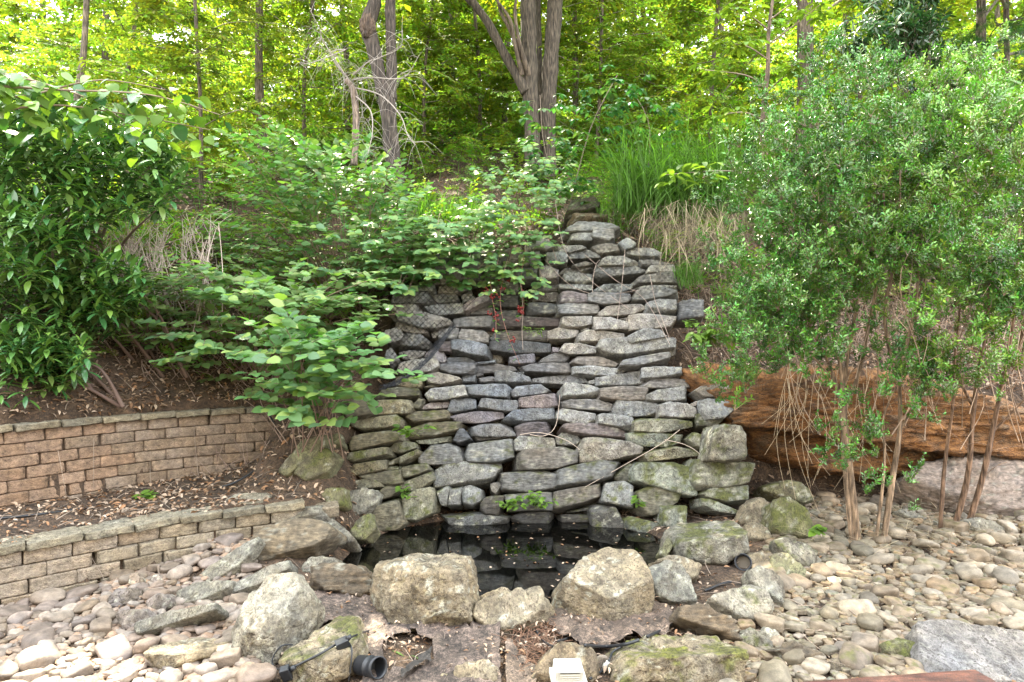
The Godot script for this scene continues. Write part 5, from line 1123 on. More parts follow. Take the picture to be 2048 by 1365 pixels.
func block_wall(w: Node3D, xs: Array, ds: Array, x0: float, x1: float, y0: float, courses: int, bh: float, tint_l: Color, tint_r: Color, batter: float) -> void:
	var left := []
	var right := []
	var caps := []
	for i in 7:
		left.append(block(Vector3(0.1505, bh / 2 - 0.0006, 0.1), lin(tint_l, R(0.85, 1.15)), 0.0022))
		right.append(block(Vector3(0.1505, bh / 2 - 0.0006, 0.1), lin(tint_r, R(0.85, 1.15)), 0.0022))
		caps.append(block(Vector3(0.1735, 0.031, 0.135), lin(Color(0.36, 0.32, 0.25), R(0.85, 1.1)), 0.006))
	for k in courses + 1:
		var cap := k == courses
		var L := 0.348 if cap else 0.3
		var x := x0 + (0.11 if k % 2 else 0.0) + R(-0.03, 0.03)
		var n := 0
		var limit := x1 - (0.05 * (courses - k) if not cap else 0.12)
		while x < limit:
			var e := 0.01
			var t := Vector3(e, 0, -(pick(xs, ds, x + e) - pick(xs, ds, x))).normalized()
			var out := Vector3(-t.z, 0, t.x)
			var mx := x + t.x * L / 2
			var at := Vector3(mx, y0 + bh * (k + 0.5) if not cap else y0 + bh * courses + 0.032, -pick(xs, ds, mx)) - out * (0.1 + batter * k - (0.012 if cap else 0.0))
			var f := step01(x0, x1, mx) + R(-0.2, 0.2)
			var m: Mesh = caps[rng.randi() % 7] if cap else (left if f < 0.5 else right)[rng.randi() % 7]
			var o := put("cap_stone" if cap else "block", m, M.block, w, at - w.position)
			o.basis = Basis(t, Vector3.UP, out) * Basis.from_euler(Vector3(R(-0.012, 0.012), R(-0.02, 0.02), R(-0.01, 0.01) + (0.025 if cap else 0.0)))
			x += t.x * (L + 0.004)
			n += 1

func make_block_walls() -> void:
	var a := thing("retaining_wall", "lower curved retaining wall of tan split-face blocks beside the left cobbles", "wall", Vector3(-2.9, 0, -5.4))
	block_wall(a, LOWX, LOWD, -4.35, -1.8, -0.065, 4, 0.105, Color(0.47, 0.39, 0.325), Color(0.44, 0.38, 0.31), 0.012)
	var b := thing("retaining_wall", "upper retaining wall of reddish-brown split-face blocks under the left shrubs", "wall", Vector3(-3.5, 0.4, -6.5))
	block_wall(b, UPX, UPD, -5.3, -2.5, 0.355, 7, 0.107, Color(0.39, 0.265, 0.195), Color(0.40, 0.305, 0.245), 0.006)

func make_house() -> void:
	# the house that the deck belongs to stands behind the viewer and keeps the low sky off the stones
	var h := thing("house", "pale house wall behind the viewer, beyond the reddish-brown deck", "house", Vector3(0, 0, 4.5))
	put("wall", slab(Vector3(18, 6.4, 0.3), 2), M.siding, h, Vector3(0, 3.0, 0))
	put("eave", slab(Vector3(19, 0.25, 1.4), 2), M.siding, h, Vector3(0, 6.3, -0.5))

func make_rocks() -> void:
	tag(stone("boulder", self, [750, 1151, 786, 1120, 824, 1110, 894, 1115, 923, 1116, 936, 1145, 945, 1199, 948, 1247, 926, 1262, 847, 1259, 799, 1267, 780, 1253, 761, 1196, 748, 1170], -4.41, 22, 0.50, Color(0.344, 0.288, 0.211), M.rock, {"p": 12, "rough": 0.02, "lichen": 0.3, "faces": [[-0.12, -0.12, 1, 863, 1158, 0.95], [0, 0.92, 0.4, 856, 1145, 0.8], [-0.8, 0.05, 0.5, 786, 1183, 0.6], [0.1, -0.8, 0.6, 863, 1243, 0.8]], "res": 36, "strata": 0.004, "stain": 0.6}), "big tan square boulder at the pond front with a pale lichen patch on top", "boulder")
	tag(stone("boulder", self, [1122, 1208, 1133, 1158, 1171, 1116, 1216, 1097, 1251, 1097, 1279, 1120, 1295, 1145, 1303, 1196, 1298, 1218, 1254, 1243, 1216, 1261, 1190, 1256, 1127, 1221], -4.46, 22, 0.52, Color(0.344, 0.288, 0.211), M.rock, {"p": 26, "rough": 0.012, "lichen": 0.2, "faces": [[0.02, 0.78, 0.64, 1208, 1199, 0.95], [-0.72, -0.25, 0.66, 1208, 1201, 0.95], [0.6, -0.28, 0.75, 1208, 1201, 0.95]], "res": 36, "strata": 0.004, "stain": 0.6}), "big pointed five-sided boulder at the pond front with a sharp middle ridge", "boulder")
	tag(stone("boulder", self, [526, 1170, 548, 1155, 586, 1151, 599, 1170, 621, 1231, 609, 1272, 577, 1291, 567, 1329, 529, 1334, 494, 1310, 474, 1285, 475, 1243], -3.96, 22, 0.45, Color(0.387, 0.361, 0.310), M.rock, {"p": 26, "rough": 0.012, "faces": [[-0.1, 0.62, 0.75, 567, 1259, 0.95], [0.85, 0.05, 0.5, 569, 1253, 0.95], [-0.1, -0.35, 0.92, 567, 1261, 0.95], [-0.8, 0.1, 0.6, 504, 1256, 0.75]], "res": 36, "strata": 0.004, "lichen": 0.12, "stain": 0.6}), "upright wedge-shaped grey boulder with a narrow top, left of the black plug", "boulder")
	tag(stone("boulder", self, [577, 1316, 628, 1266, 656, 1237, 704, 1229, 720, 1272, 732, 1316, 723, 1345, 691, 1358, 640, 1380, 583, 1374, 574, 1335], -3.71, 30, 0.50, Color(0.344, 0.288, 0.211), M.rock, {"moss": 0.12, "rough": 0.016, "faces": [[-0.1, 0.75, 0.65, 656, 1323, 0.9], [-0.1, -0.35, 0.9, 656, 1326, 0.9], [0.9, 0, 0.4, 717, 1297, 0.5]], "res": 18, "strata": 0.004, "lichen": 0.12, "stain": 0.6, "p": 20}), "low boulder with a flat sloping top and mossy front, under the black plug", "boulder")
	tag(stone("rock_slab", self, [504, 1097, 529, 1072, 577, 1050, 615, 1047, 653, 1053, 672, 1066, 659, 1088, 628, 1107, 577, 1120, 529, 1131, 507, 1116], -5.19, 40, 0.30, Color(0.344, 0.288, 0.211), M.slate, {"strata": 0.016, "rough": 0.008, "p": 30, "res": 18, "lichen": 0.12, "stain": 0.6}), "layered tan slab lying across the rubble left of the pond", "rock")
	tag(stone("rock_slab", self, [632, 1145, 647, 1136, 694, 1136, 736, 1148, 748, 1164, 761, 1196, 732, 1208, 685, 1199, 647, 1186, 629, 1170], -4.58, 35, 0.34, Color(0.270, 0.210, 0.145), M.slate, {"strata": 0.035, "rough": 0.01, "p": 30, "res": 18, "lichen": 0.12, "stain": 0.6}), "dark stratified flat rock with wavy layers beside the square boulder", "rock")
	tag(stone("rock_slab", self, [493, 1075, 529, 1056, 564, 1028, 647, 1018, 647, 1037, 602, 1048, 545, 1063, 513, 1078], -5.34, 50, 0.20, Color(0.292, 0.280, 0.249), M.rock, {"strata": 0.006, "rough": 0.005, "p": 34, "res": 18, "lichen": 0.12, "stain": 0.6}), "grey slab sloping down from the low block wall, behind the layered slab", "rock")
	tag(stone("rock_slab", self, [634, 1043, 659, 1037, 698, 1069, 717, 1091, 704, 1097, 669, 1091, 640, 1063], -5.68, 45, 0.20, Color(0.292, 0.280, 0.249), M.rock, {"strata": 0.006, "rough": 0.005, "p": 34, "res": 12, "lichen": 0.12, "stain": 0.6}), "smooth grey slab dipping towards the left end of the pond", "rock")
	tag(stone("rock_slab", self, [399, 1157, 425, 1136, 515, 1079, 522, 1086, 499, 1122, 473, 1143, 411, 1175, 401, 1169], -4.77, 45, 0.12, Color(0.292, 0.280, 0.249), M.rock, {"strata": 0.006, "rough": 0.005, "p": 34, "res": 18, "lichen": 0.12, "stain": 0.6}), "long plank-like slab leaning from the block wall to the cobbles", "rock")
	tag(stone("rock_slab", self, [440, 1202, 473, 1174, 534, 1141, 581, 1126, 579, 1145, 520, 1178, 473, 1195], -4.72, 50, 0.14, Color(0.292, 0.280, 0.249), M.rock, {"strata": 0.006, "rough": 0.005, "p": 34, "res": 18, "lichen": 0.12, "stain": 0.6}), "long narrow slab lying below the plank-like one", "rock")
	tag(stone("rock_slab", self, [359, 1193, 402, 1174, 468, 1167, 463, 1183, 416, 1207, 364, 1223], -4.64, 45, 0.16, Color(0.292, 0.280, 0.249), M.rock, {"strata": 0.006, "rough": 0.005, "p": 34, "res": 18, "lichen": 0.12, "stain": 0.6}), "flat blue-grey slab tilted on the cobbles below the low wall", "rock")
	tag(stone("rock_slab", self, [279, 1254, 331, 1235, 440, 1214, 440, 1230, 378, 1245, 340, 1263, 293, 1278, 279, 1268], -4.23, 40, 0.20, Color(0.292, 0.280, 0.249), M.rock, {"strata": 0.006, "rough": 0.005, "p": 34, "res": 18, "lichen": 0.12, "stain": 0.6}), "long low grey stone among the cobbles, behind the tan block", "rock")
	tag(stone("boulder", self, [307, 1287, 373, 1268, 430, 1278, 440, 1315, 402, 1330, 364, 1330, 340, 1349, 310, 1325], -3.83, 32, 0.35, Color(0.344, 0.288, 0.211), M.rock, {"rough": 0.014, "faces": [[0, 0.85, 0.5, 373, 1306, 0.6], [-0.1, -0.3, 0.95, 359, 1330, 0.9], [0.5, 0, 0.8, 425, 1315, 0.6]], "res": 18, "strata": 0.004, "lichen": 0.12, "stain": 0.6, "p": 20}), "flat-topped tan block among the left cobbles", "boulder")
	tag(stone("rock", self, [236, 1230, 250, 1221, 293, 1221, 307, 1240, 279, 1259, 255, 1263], -4.32, 28, 0.11, Color(0.290, 0.250, 0.240), M.rock, {"p": 7, "res": 12, "rough": 0.008, "strata": 0.004, "lichen": 0.12, "stain": 0.6}), "rounded mauve rock behind the long low stone", "rock")
	tag(stone("rock", self, [222, 1197, 236, 1178, 265, 1178, 279, 1197, 269, 1209, 227, 1214], -4.72, 28, 0.10, Color(0.290, 0.250, 0.240), M.rock, {"p": 7, "res": 12, "rough": 0.008, "strata": 0.004, "lichen": 0.12, "stain": 0.6}), "mauve rounded rock nearest the foot of the low block wall", "rock")
	tag(stone("rock", self, [295, 1207, 321, 1188, 340, 1193, 345, 1216, 321, 1230, 302, 1221], -4.58, 28, 0.12, Color(0.290, 0.250, 0.240), M.rock, {"p": 7, "res": 12, "rough": 0.008, "strata": 0.004, "lichen": 0.12, "stain": 0.6}), "dark mauve cobble-like rock between the long stone and the low wall", "rock")
	tag(stone("rock", self, [261, 1178, 263, 1150, 274, 1145, 283, 1160, 280, 1177], -5.05, 28, 0.07, Color(0.400, 0.330, 0.290), M.rock, {"p": 12, "res": 12, "rough": 0.008, "strata": 0.004, "lichen": 0.12, "stain": 0.6}), "small upright brown stone standing at the wall foot", "rock")
	tag(stone("rock", self, [302, 1169, 307, 1150, 319, 1148, 326, 1162, 321, 1174], -5.09, 28, 0.07, Color(0.400, 0.330, 0.290), M.rock, {"p": 10, "res": 12, "rough": 0.008, "strata": 0.004, "lichen": 0.12, "stain": 0.6}), "small pinkish stone beside the twig at the wall foot", "rock")
	tag(stone("rock", self, [604, 1136, 621, 1116, 653, 1115, 672, 1120, 672, 1132, 640, 1139, 632, 1151, 609, 1145], -5.12, 28, 0.11, Color(0.292, 0.280, 0.249), M.rock, {"p": 9, "res": 12, "rough": 0.008, "strata": 0.004, "lichen": 0.12, "stain": 0.6}), "pale rounded rock above the stratified flat rock", "rock")
	tag(stone("rock_slab", self, [950, 1221, 970, 1208, 1028, 1199, 1072, 1185, 1089, 1199, 1085, 1231, 1063, 1256, 1015, 1275, 970, 1262, 951, 1247], -4.24, 50, 0.18, Color(0.344, 0.288, 0.211), M.rock, {"rough": 0.016, "res": 18, "strata": 0.004, "lichen": 0.12, "stain": 0.6, "p": 20}), "flat tan slab between the two big front boulders", "rock")
	tag(stone("rock_slab", self, [958, 1202, 1005, 1183, 1031, 1193, 1021, 1208, 970, 1212], -4.60, 55, 0.12, Color(0.344, 0.288, 0.211), M.rock, {"res": 12, "rough": 0.008, "strata": 0.004, "lichen": 0.12, "stain": 0.6, "p": 20}), "thin tan slab at the water edge behind the flat tan slab", "rock")
	tag(stone("boulder", self, [690, 996, 717, 981, 743, 981, 760, 998, 758, 1012, 727, 1035, 692, 1045, 687, 1026], -6.51, 28, 0.25, Color(0.292, 0.280, 0.249), M.rock, {"p": 12, "lichen": 0.25, "rough": 0.016, "res": 12, "strata": 0.004, "stain": 0.6}), "round grey boulder leaning on the left foot of the stone wall", "boulder")
	tag(stone("boulder", self, [704, 1066, 720, 1040, 745, 1028, 755, 1059, 736, 1085, 713, 1082], -6.18, 28, 0.19, Color(0.240, 0.235, 0.140), M.rock, {"moss": 0.25, "p": 10, "res": 12, "rough": 0.008, "strata": 0.004, "lichen": 0.12, "stain": 0.6}), "dark mossy boulder at the left corner of the pond", "boulder")
	tag(stone("boulder", self, [640, 999, 653, 980, 688, 977, 691, 1015, 669, 1021, 647, 1009], -6.44, 28, 0.17, Color(0.240, 0.235, 0.140), M.rock, {"moss": 0.35, "p": 9, "res": 12, "rough": 0.008, "strata": 0.004, "lichen": 0.12, "stain": 0.6}), "green mossy boulder above the round grey one", "boulder")
	tag(stone("boulder", self, [562, 947, 610, 890, 657, 876, 657, 900, 610, 942, 581, 961], -6.69, 28, 0.34, Color(0.240, 0.235, 0.140), M.rock, {"p": 16, "res": 18, "rough": 0.008, "strata": 0.004, "lichen": 0.12, "stain": 0.6}), "long olive rock of the leaning pair left of the stone wall", "boulder")
	tag(stone("boulder", self, [595, 952, 614, 923, 657, 902, 678, 923, 662, 952, 619, 970], -6.69, 28, 0.27, Color(0.240, 0.235, 0.140), M.rock, {"p": 22, "moss": 0.1, "res": 12, "rough": 0.008, "strata": 0.004, "lichen": 0.12, "stain": 0.6}), "yellowish cube-like rock of the leaning pair left of the stone wall", "boulder")
	tag(stone("boulder", self, [657, 881, 681, 869, 688, 895, 662, 902], -11.41, 28, 0.21, Color(0.240, 0.235, 0.140), M.rock, {"res": 12, "rough": 0.008, "strata": 0.004, "lichen": 0.12, "stain": 0.6, "p": 20}), "small rock on top of the leaning pair left of the stone wall", "rock")
	tag(stone("rock_slab", self, [456, 1008, 477, 994, 539, 992, 543, 1004, 520, 1015, 463, 1019], 6.15, 45, 0.16, Color(0.292, 0.280, 0.249), M.rock, {"res": 12, "rough": 0.008, "strata": 0.004, "lichen": 0.12, "stain": 0.6, "p": 20}), "flat grey rock resting on the cap of the low block wall", "rock")
	tag(stone("rock", self, [560, 999, 567, 992, 584, 994, 588, 1004, 562, 1003], 6.35, 28, 0.05, Color(0.344, 0.288, 0.211), M.rock, {"p": 8, "res": 12, "rough": 0.008, "strata": 0.004, "lichen": 0.12, "stain": 0.6}), "small tan cobble on the right end of the low block wall", "rock")
	tag(stone("rock", self, [591, 999, 600, 987, 619, 985, 629, 996, 610, 1004], 6.35, 28, 0.07, Color(0.292, 0.280, 0.249), M.rock, {"p": 8, "res": 12, "rough": 0.008, "strata": 0.004, "lichen": 0.12, "stain": 0.6}), "grey cobble next to the small tan one on the low block wall", "rock")
	tag(stone("rock", self, [913, 1345, 970, 1331, 990, 1339, 999, 1377, 913, 1377], -3.55, 50, 0.20, Color(0.344, 0.288, 0.211), M.rock, {"res": 12, "rough": 0.008, "strata": 0.004, "lichen": 0.12, "stain": 0.6, "p": 20}), "tan flat stone cut off by the bottom of the view, beside the black pipe", "rock")
	tag(stone("rock", self, [878, 1374, 885, 1351, 907, 1348, 913, 1374], -3.62, 28, 0.06, Color(0.344, 0.288, 0.211), M.rock, {"p": 6, "res": 12, "rough": 0.008, "strata": 0.004, "lichen": 0.12, "stain": 0.6}), "round pale cobble at the bottom beside the black pipe", "rock")
	tag(stone("boulder", self, [1348, 1101, 1365, 1047, 1381, 1037, 1428, 1032, 1476, 1039, 1487, 1075, 1486, 1107, 1467, 1120, 1444, 1126, 1438, 1136, 1406, 1137, 1365, 1123], -5.48, 28, 0.60, Color(0.292, 0.280, 0.249), M.rock, {"moss": 0.2, "lichen": 0.35, "rough": 0.012, "faces": [[-0.15, 0.85, 0.55, 1425, 1089, 0.85], [-0.2, -0.25, 0.95, 1425, 1091, 0.85], [0.75, -0.1, 0.65, 1473, 1088, 0.7]], "res": 18, "strata": 0.004, "stain": 0.6, "p": 20}), "large moss-topped boulder at the right end of the pond", "boulder")
	tag(stone("rock_slab", self, [1295, 1139, 1330, 1129, 1362, 1139, 1378, 1167, 1394, 1215, 1349, 1218, 1314, 1199, 1301, 1170], -4.57, 50, 0.18, Color(0.292, 0.280, 0.249), M.rock, {"res": 18, "rough": 0.008, "strata": 0.004, "lichen": 0.12, "stain": 0.6, "p": 20}), "flat grey slab leaning right of the pointed boulder", "rock")
	tag(stone("rock", self, [1311, 1129, 1333, 1120, 1378, 1126, 1397, 1139, 1390, 1164, 1378, 1170, 1362, 1139], -5.04, 40, 0.25, Color(0.344, 0.288, 0.211), M.rock, {"res": 12, "rough": 0.008, "strata": 0.004, "lichen": 0.12, "stain": 0.6, "p": 20}), "broad tan rock behind the leaning grey slab", "rock")
	tag(stone("rock", self, [1321, 1101, 1336, 1078, 1348, 1091, 1330, 1120, 1317, 1110], -5.66, 28, 0.10, Color(0.240, 0.235, 0.140), M.rock, {"res": 12, "rough": 0.008, "strata": 0.004, "lichen": 0.12, "stain": 0.6, "p": 20}), "small tilted tile-like stone at the right water edge", "rock")
	tag(stone("boulder", self, [1482, 1043, 1495, 1012, 1517, 997, 1536, 1012, 1533, 1040, 1520, 1059, 1486, 1050], -6.19, 28, 0.20, Color(0.344, 0.288, 0.211), M.rock, {"p": 16, "res": 12, "rough": 0.008, "strata": 0.004, "lichen": 0.12, "stain": 0.6}), "upright pale tan rock beside the round mossy boulder", "boulder")
	tag(stone("boulder", self, [1533, 1066, 1536, 1009, 1568, 999, 1609, 1034, 1617, 1069, 1600, 1088, 1565, 1078], -5.93, 28, 0.40, Color(0.240, 0.235, 0.140), M.rock, {"p": 11, "moss": 0.36, "lichen": 0.4, "rough": 0.018, "res": 12, "strata": 0.004, "stain": 0.6}), "round moss-covered boulder right of the pond", "boulder")
	tag(stone("rock_slab", self, [1486, 1056, 1508, 1051, 1536, 1066, 1543, 1091, 1492, 1088], -5.81, 50, 0.16, Color(0.344, 0.288, 0.211), M.rock, {"res": 12, "rough": 0.008, "strata": 0.004, "lichen": 0.12, "stain": 0.6, "p": 20}), "tan slab under the upright pale rock", "rock")
	tag(stone("rock_slab", self, [1543, 1085, 1571, 1082, 1609, 1097, 1632, 1113, 1622, 1145, 1600, 1139, 1559, 1107], -5.13, 52, 0.16, Color(0.292, 0.280, 0.249), M.rock, {"moss": 0.16, "res": 12, "rough": 0.008, "strata": 0.004, "lichen": 0.12, "stain": 0.6, "p": 20}), "flat grey-green slab with a moss patch below the round mossy boulder", "rock")
	tag(stone("rock_slab", self, [1540, 1120, 1571, 1116, 1609, 1151, 1606, 1170, 1571, 1164, 1543, 1145], -4.92, 55, 0.16, Color(0.240, 0.235, 0.140), M.rock, {"res": 12, "rough": 0.008, "strata": 0.004, "lichen": 0.12, "stain": 0.6, "p": 20}), "olive flat slab below the moss-patched slab", "rock")
	tag(stone("rock_slab", self, [1489, 1151, 1514, 1145, 1540, 1151, 1565, 1177, 1559, 1221, 1540, 1202, 1495, 1177], -4.52, 50, 0.20, Color(0.292, 0.280, 0.249), M.rock, {"res": 12, "rough": 0.008, "strata": 0.004, "lichen": 0.12, "stain": 0.6, "p": 20}), "plain grey slab right of the small black flower pot", "rock")
	tag(stone("boulder", self, [1409, 1215, 1422, 1202, 1470, 1186, 1514, 1183, 1540, 1215, 1536, 1234, 1511, 1259, 1467, 1253, 1451, 1234, 1416, 1221], -4.30, 45, 0.30, Color(0.387, 0.361, 0.310), M.rock, {"moss": 0.02, "res": 18, "rough": 0.008, "strata": 0.004, "lichen": 0.12, "stain": 0.6, "p": 20}), "pale flat-topped boulder with a round moss spot", "boulder")
	tag(stone("rock", self, [1349, 1247, 1352, 1228, 1394, 1224, 1444, 1240, 1470, 1266, 1470, 1291, 1444, 1285, 1381, 1262], -4.12, 40, 0.30, Color(0.270, 0.210, 0.145), M.slate, {"strata": 0.04, "res": 18, "rough": 0.008, "lichen": 0.12, "stain": 0.6, "p": 20}), "brown bark-textured rock in front of the pale flat-topped boulder", "rock")
	tag(stone("boulder", self, [1219, 1380, 1222, 1339, 1273, 1285, 1349, 1259, 1413, 1272, 1457, 1294, 1470, 1348, 1463, 1380], -3.72, 35, 0.55, Color(0.344, 0.288, 0.211), M.rock, {"moss": 0.16, "moss_tint": Color(0.17, 0.18, 0.02), "rough": 0.02, "faces": [[-0.1, 0.8, 0.6, 1333, 1329, 0.9], [0, -0.2, 1, 1349, 1332, 0.9], [-0.7, 0.2, 0.6, 1241, 1339, 0.6]], "res": 36, "strata": 0.004, "lichen": 0.12, "stain": 0.6, "p": 20}), "largest front boulder with bright yellow-green moss, at the bottom", "boulder")
	tag(stone("rock", self, [1473, 1272, 1501, 1259, 1540, 1285, 1546, 1301, 1514, 1294, 1476, 1291], -4.06, 28, 0.10, Color(0.292, 0.280, 0.249), M.rock, {"moss": 0.1, "res": 12, "rough": 0.008, "strata": 0.004, "lichen": 0.12, "stain": 0.6, "p": 20}), "grey flat rock at the edge of the right cobbles", "rock")
	tag(stone("rock", self, [1516, 1269, 1533, 1256, 1552, 1266, 1565, 1291, 1552, 1297, 1524, 1281], -4.08, 28, 0.10, Color(0.387, 0.361, 0.310), M.rock, {"p": 8, "res": 12, "rough": 0.008, "strata": 0.004, "lichen": 0.12, "stain": 0.6}), "smooth pale cobble next to the grey flat rock", "rock")
	tag(stone("rock", self, [1549, 1304, 1587, 1288, 1635, 1301, 1647, 1320, 1622, 1332, 1571, 1320], -3.86, 28, 0.10, Color(0.270, 0.210, 0.145), M.slate, {"strata": 0.02, "res": 18, "rough": 0.008, "lichen": 0.12, "stain": 0.6, "p": 20}), "long brown layered rock among the right cobbles", "rock")
	tag(stone("boulder", self, [1051, 1377, 1108, 1297, 1133, 1293, 1178, 1304, 1194, 1335, 1190, 1377], -3.66, 40, 0.30, Color(0.270, 0.210, 0.145), M.rock, {"p": 10, "res": 18, "rough": 0.008, "strata": 0.004, "lichen": 0.12, "stain": 0.6}), "brown rounded boulder under the white floodlight", "boulder")
	tag(stone("rock", self, [1187, 1316, 1209, 1312, 1228, 1323, 1222, 1339, 1197, 1342], -3.80, 28, 0.07, Color(0.400, 0.330, 0.290), M.rock, {"p": 7, "res": 12, "rough": 0.008, "strata": 0.004, "lichen": 0.12, "stain": 0.6}), "pinkish cobble between the floodlight and the cable joint", "rock")
	tag(stone("rock", self, [1495, 1113, 1524, 1104, 1540, 1126, 1536, 1139, 1505, 1139], -5.26, 28, 0.11, Color(0.344, 0.288, 0.211), M.rock, {"res": 12, "rough": 0.008, "strata": 0.004, "lichen": 0.12, "stain": 0.6, "p": 20}), "tan angular rock behind the small black flower pot", "rock")
	tag(stone("boulder", self, [1512, 980, 1541, 970, 1575, 968, 1610, 983, 1617, 1007, 1595, 1017, 1561, 997, 1517, 992], -6.93, 28, 0.40, Color(0.240, 0.235, 0.140), M.rock, {"moss": 0.2, "lichen": 0.4, "res": 18, "rough": 0.008, "strata": 0.004, "stain": 0.6, "p": 20}), "dark moss-streaked boulder at the right foot of the stone wall", "boulder")
	tag(stone("outcrop", self, [1797, 973, 1839, 944, 1912, 929, 1985, 924, 2048, 934, 2073, 973, 2073, 1041, 1999, 1046, 1936, 1027, 1839, 1002, 1800, 988], -6.60, 48, 0.50, Color(0.500, 0.400, 0.350), M.slate, {"strata": 0.035, "rough": 0.03, "res": 34, "p": 9, "lichen": 0.12, "stain": 0.6}), "broad pink-grey ridged bedrock on the far right", "rock")
	tag(stone("rock", self, [1926, 1041, 1951, 1036, 1985, 1046, 2012, 1065, 1985, 1073, 1941, 1063], -6.15, 28, 0.14, Color(0.292, 0.280, 0.249), M.rock, {"p": 7, "res": 12, "rough": 0.008, "strata": 0.004, "lichen": 0.12, "stain": 0.6}), "long smooth grey cobble below the ridged bedrock", "rock")
	tag(stone("rock", self, [1795, 1022, 1819, 1022, 1851, 1044, 1839, 1048, 1804, 1036], -6.48, 50, 0.10, Color(0.292, 0.280, 0.249), M.rock, {"res": 12, "rough": 0.008, "strata": 0.004, "lichen": 0.12, "stain": 0.6, "p": 20}), "flat grey stone behind the thin trunks of the right shrub", "rock")
	tag(stone("rock_slab", self, [1829, 1260, 1887, 1256, 2048, 1285, 2082, 1334, 2082, 1392, 1917, 1382, 1834, 1338], 3.60, 72, 0.16, Color(0.270, 0.255, 0.260), M.rock, {"strata": 0.006, "lichen": 0, "stain": 0, "p": 26, "faces": [[0, 0.1, 1, 1936, 1309, 0.95]], "res": 36, "rough": 0.008}), "smooth blue-grey stone slab in the bottom right corner", "rock")
	tag(stone("rock", self, [1639, 1338, 1673, 1319, 1717, 1329, 1712, 1346, 1644, 1351], -3.74, 45, 0.07, Color(0.344, 0.288, 0.211), M.rock, {"res": 12, "rough": 0.008, "strata": 0.004, "lichen": 0.12, "stain": 0.6, "p": 20}), "tan wedge stone in front of the deck edge", "rock")
	tag(stone("rock", self, [1761, 1290, 1790, 1280, 1829, 1290, 1824, 1314, 1790, 1329, 1765, 1309], -3.88, 40, 0.12, Color(0.240, 0.235, 0.140), M.rock, {"moss": 0.3, "res": 12, "rough": 0.008, "strata": 0.004, "lichen": 0.12, "stain": 0.6, "p": 20}), "small mossy stone beside the blue-grey slab", "rock")
	tag(stone("boulder", self, [1411, 918, 1418, 868, 1432, 852, 1470, 854, 1482, 868, 1483, 920, 1450, 924, 1413, 924], 6.80, 14, 0.40, Color(0.292, 0.280, 0.249), M.rock, {"lichen": 0.62, "moss": 0.22, "p": 16, "res": 12, "rough": 0.008, "strata": 0.004, "stain": 0.6}), "boulder with white lichen map on the right end of the stone wall", "boulder")
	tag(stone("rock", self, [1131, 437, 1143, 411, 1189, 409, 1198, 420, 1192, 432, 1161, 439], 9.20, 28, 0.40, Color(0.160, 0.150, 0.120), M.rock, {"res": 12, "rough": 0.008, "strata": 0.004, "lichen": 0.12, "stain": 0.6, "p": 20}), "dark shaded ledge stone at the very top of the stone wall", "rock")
	tag(stone("rock_slab", self, [1143, 441, 1212, 439, 1213, 450, 1150, 450], 9.00, 40, 0.30, Color(0.270, 0.210, 0.145), M.rock, {"res": 12, "rough": 0.008, "strata": 0.004, "lichen": 0.12, "stain": 0.6, "p": 20}), "thin flat stone under the dark ledge at the wall top", "rock")
	tag(stone("rock_ledge", self, [1379, 742, 1410, 734, 1520, 738, 1630, 756, 1758, 764, 1813, 804, 1901, 808, 1996, 819, 2106, 852, 2106, 936, 1996, 907, 1831, 903, 1732, 881, 1630, 863, 1527, 852, 1458, 852, 1439, 830], 7.45, 10, 0.90, Color(0.336, 0.152, 0.048), M.ledge, {"strata": 0.1, "rough": 0.07, "res": 48, "p": 16, "bed": -0.12, "lichen": 0, "stain": 0.6, "faces": [[-0.05, 0.15, 1, 1630, 830, 0.9], [0.0, 0.8, 0.6, 1630, 789, 0.7]]}), "massive orange-brown overhanging bedrock ledge right of the stone wall", "rock")
	tag(stone("rock_ledge", self, [1479, 855, 1556, 857, 1630, 866, 1732, 885, 1849, 907, 1996, 914, 2106, 943, 2106, 987, 1732, 954, 1630, 951, 1556, 929, 1505, 899], 7.55, 16, 0.80, Color(0.336, 0.152, 0.048), M.ledge, {"strata": 0.08, "rough": 0.04, "res": 40, "p": 16, "bed": -0.12, "lichen": 0, "stain": 0.6, "faces": [[0, 0.3, 1, 1630, 903, 0.85]]}), "lower dark orange bedrock bed below the crack in the ledge", "rock")
	pass

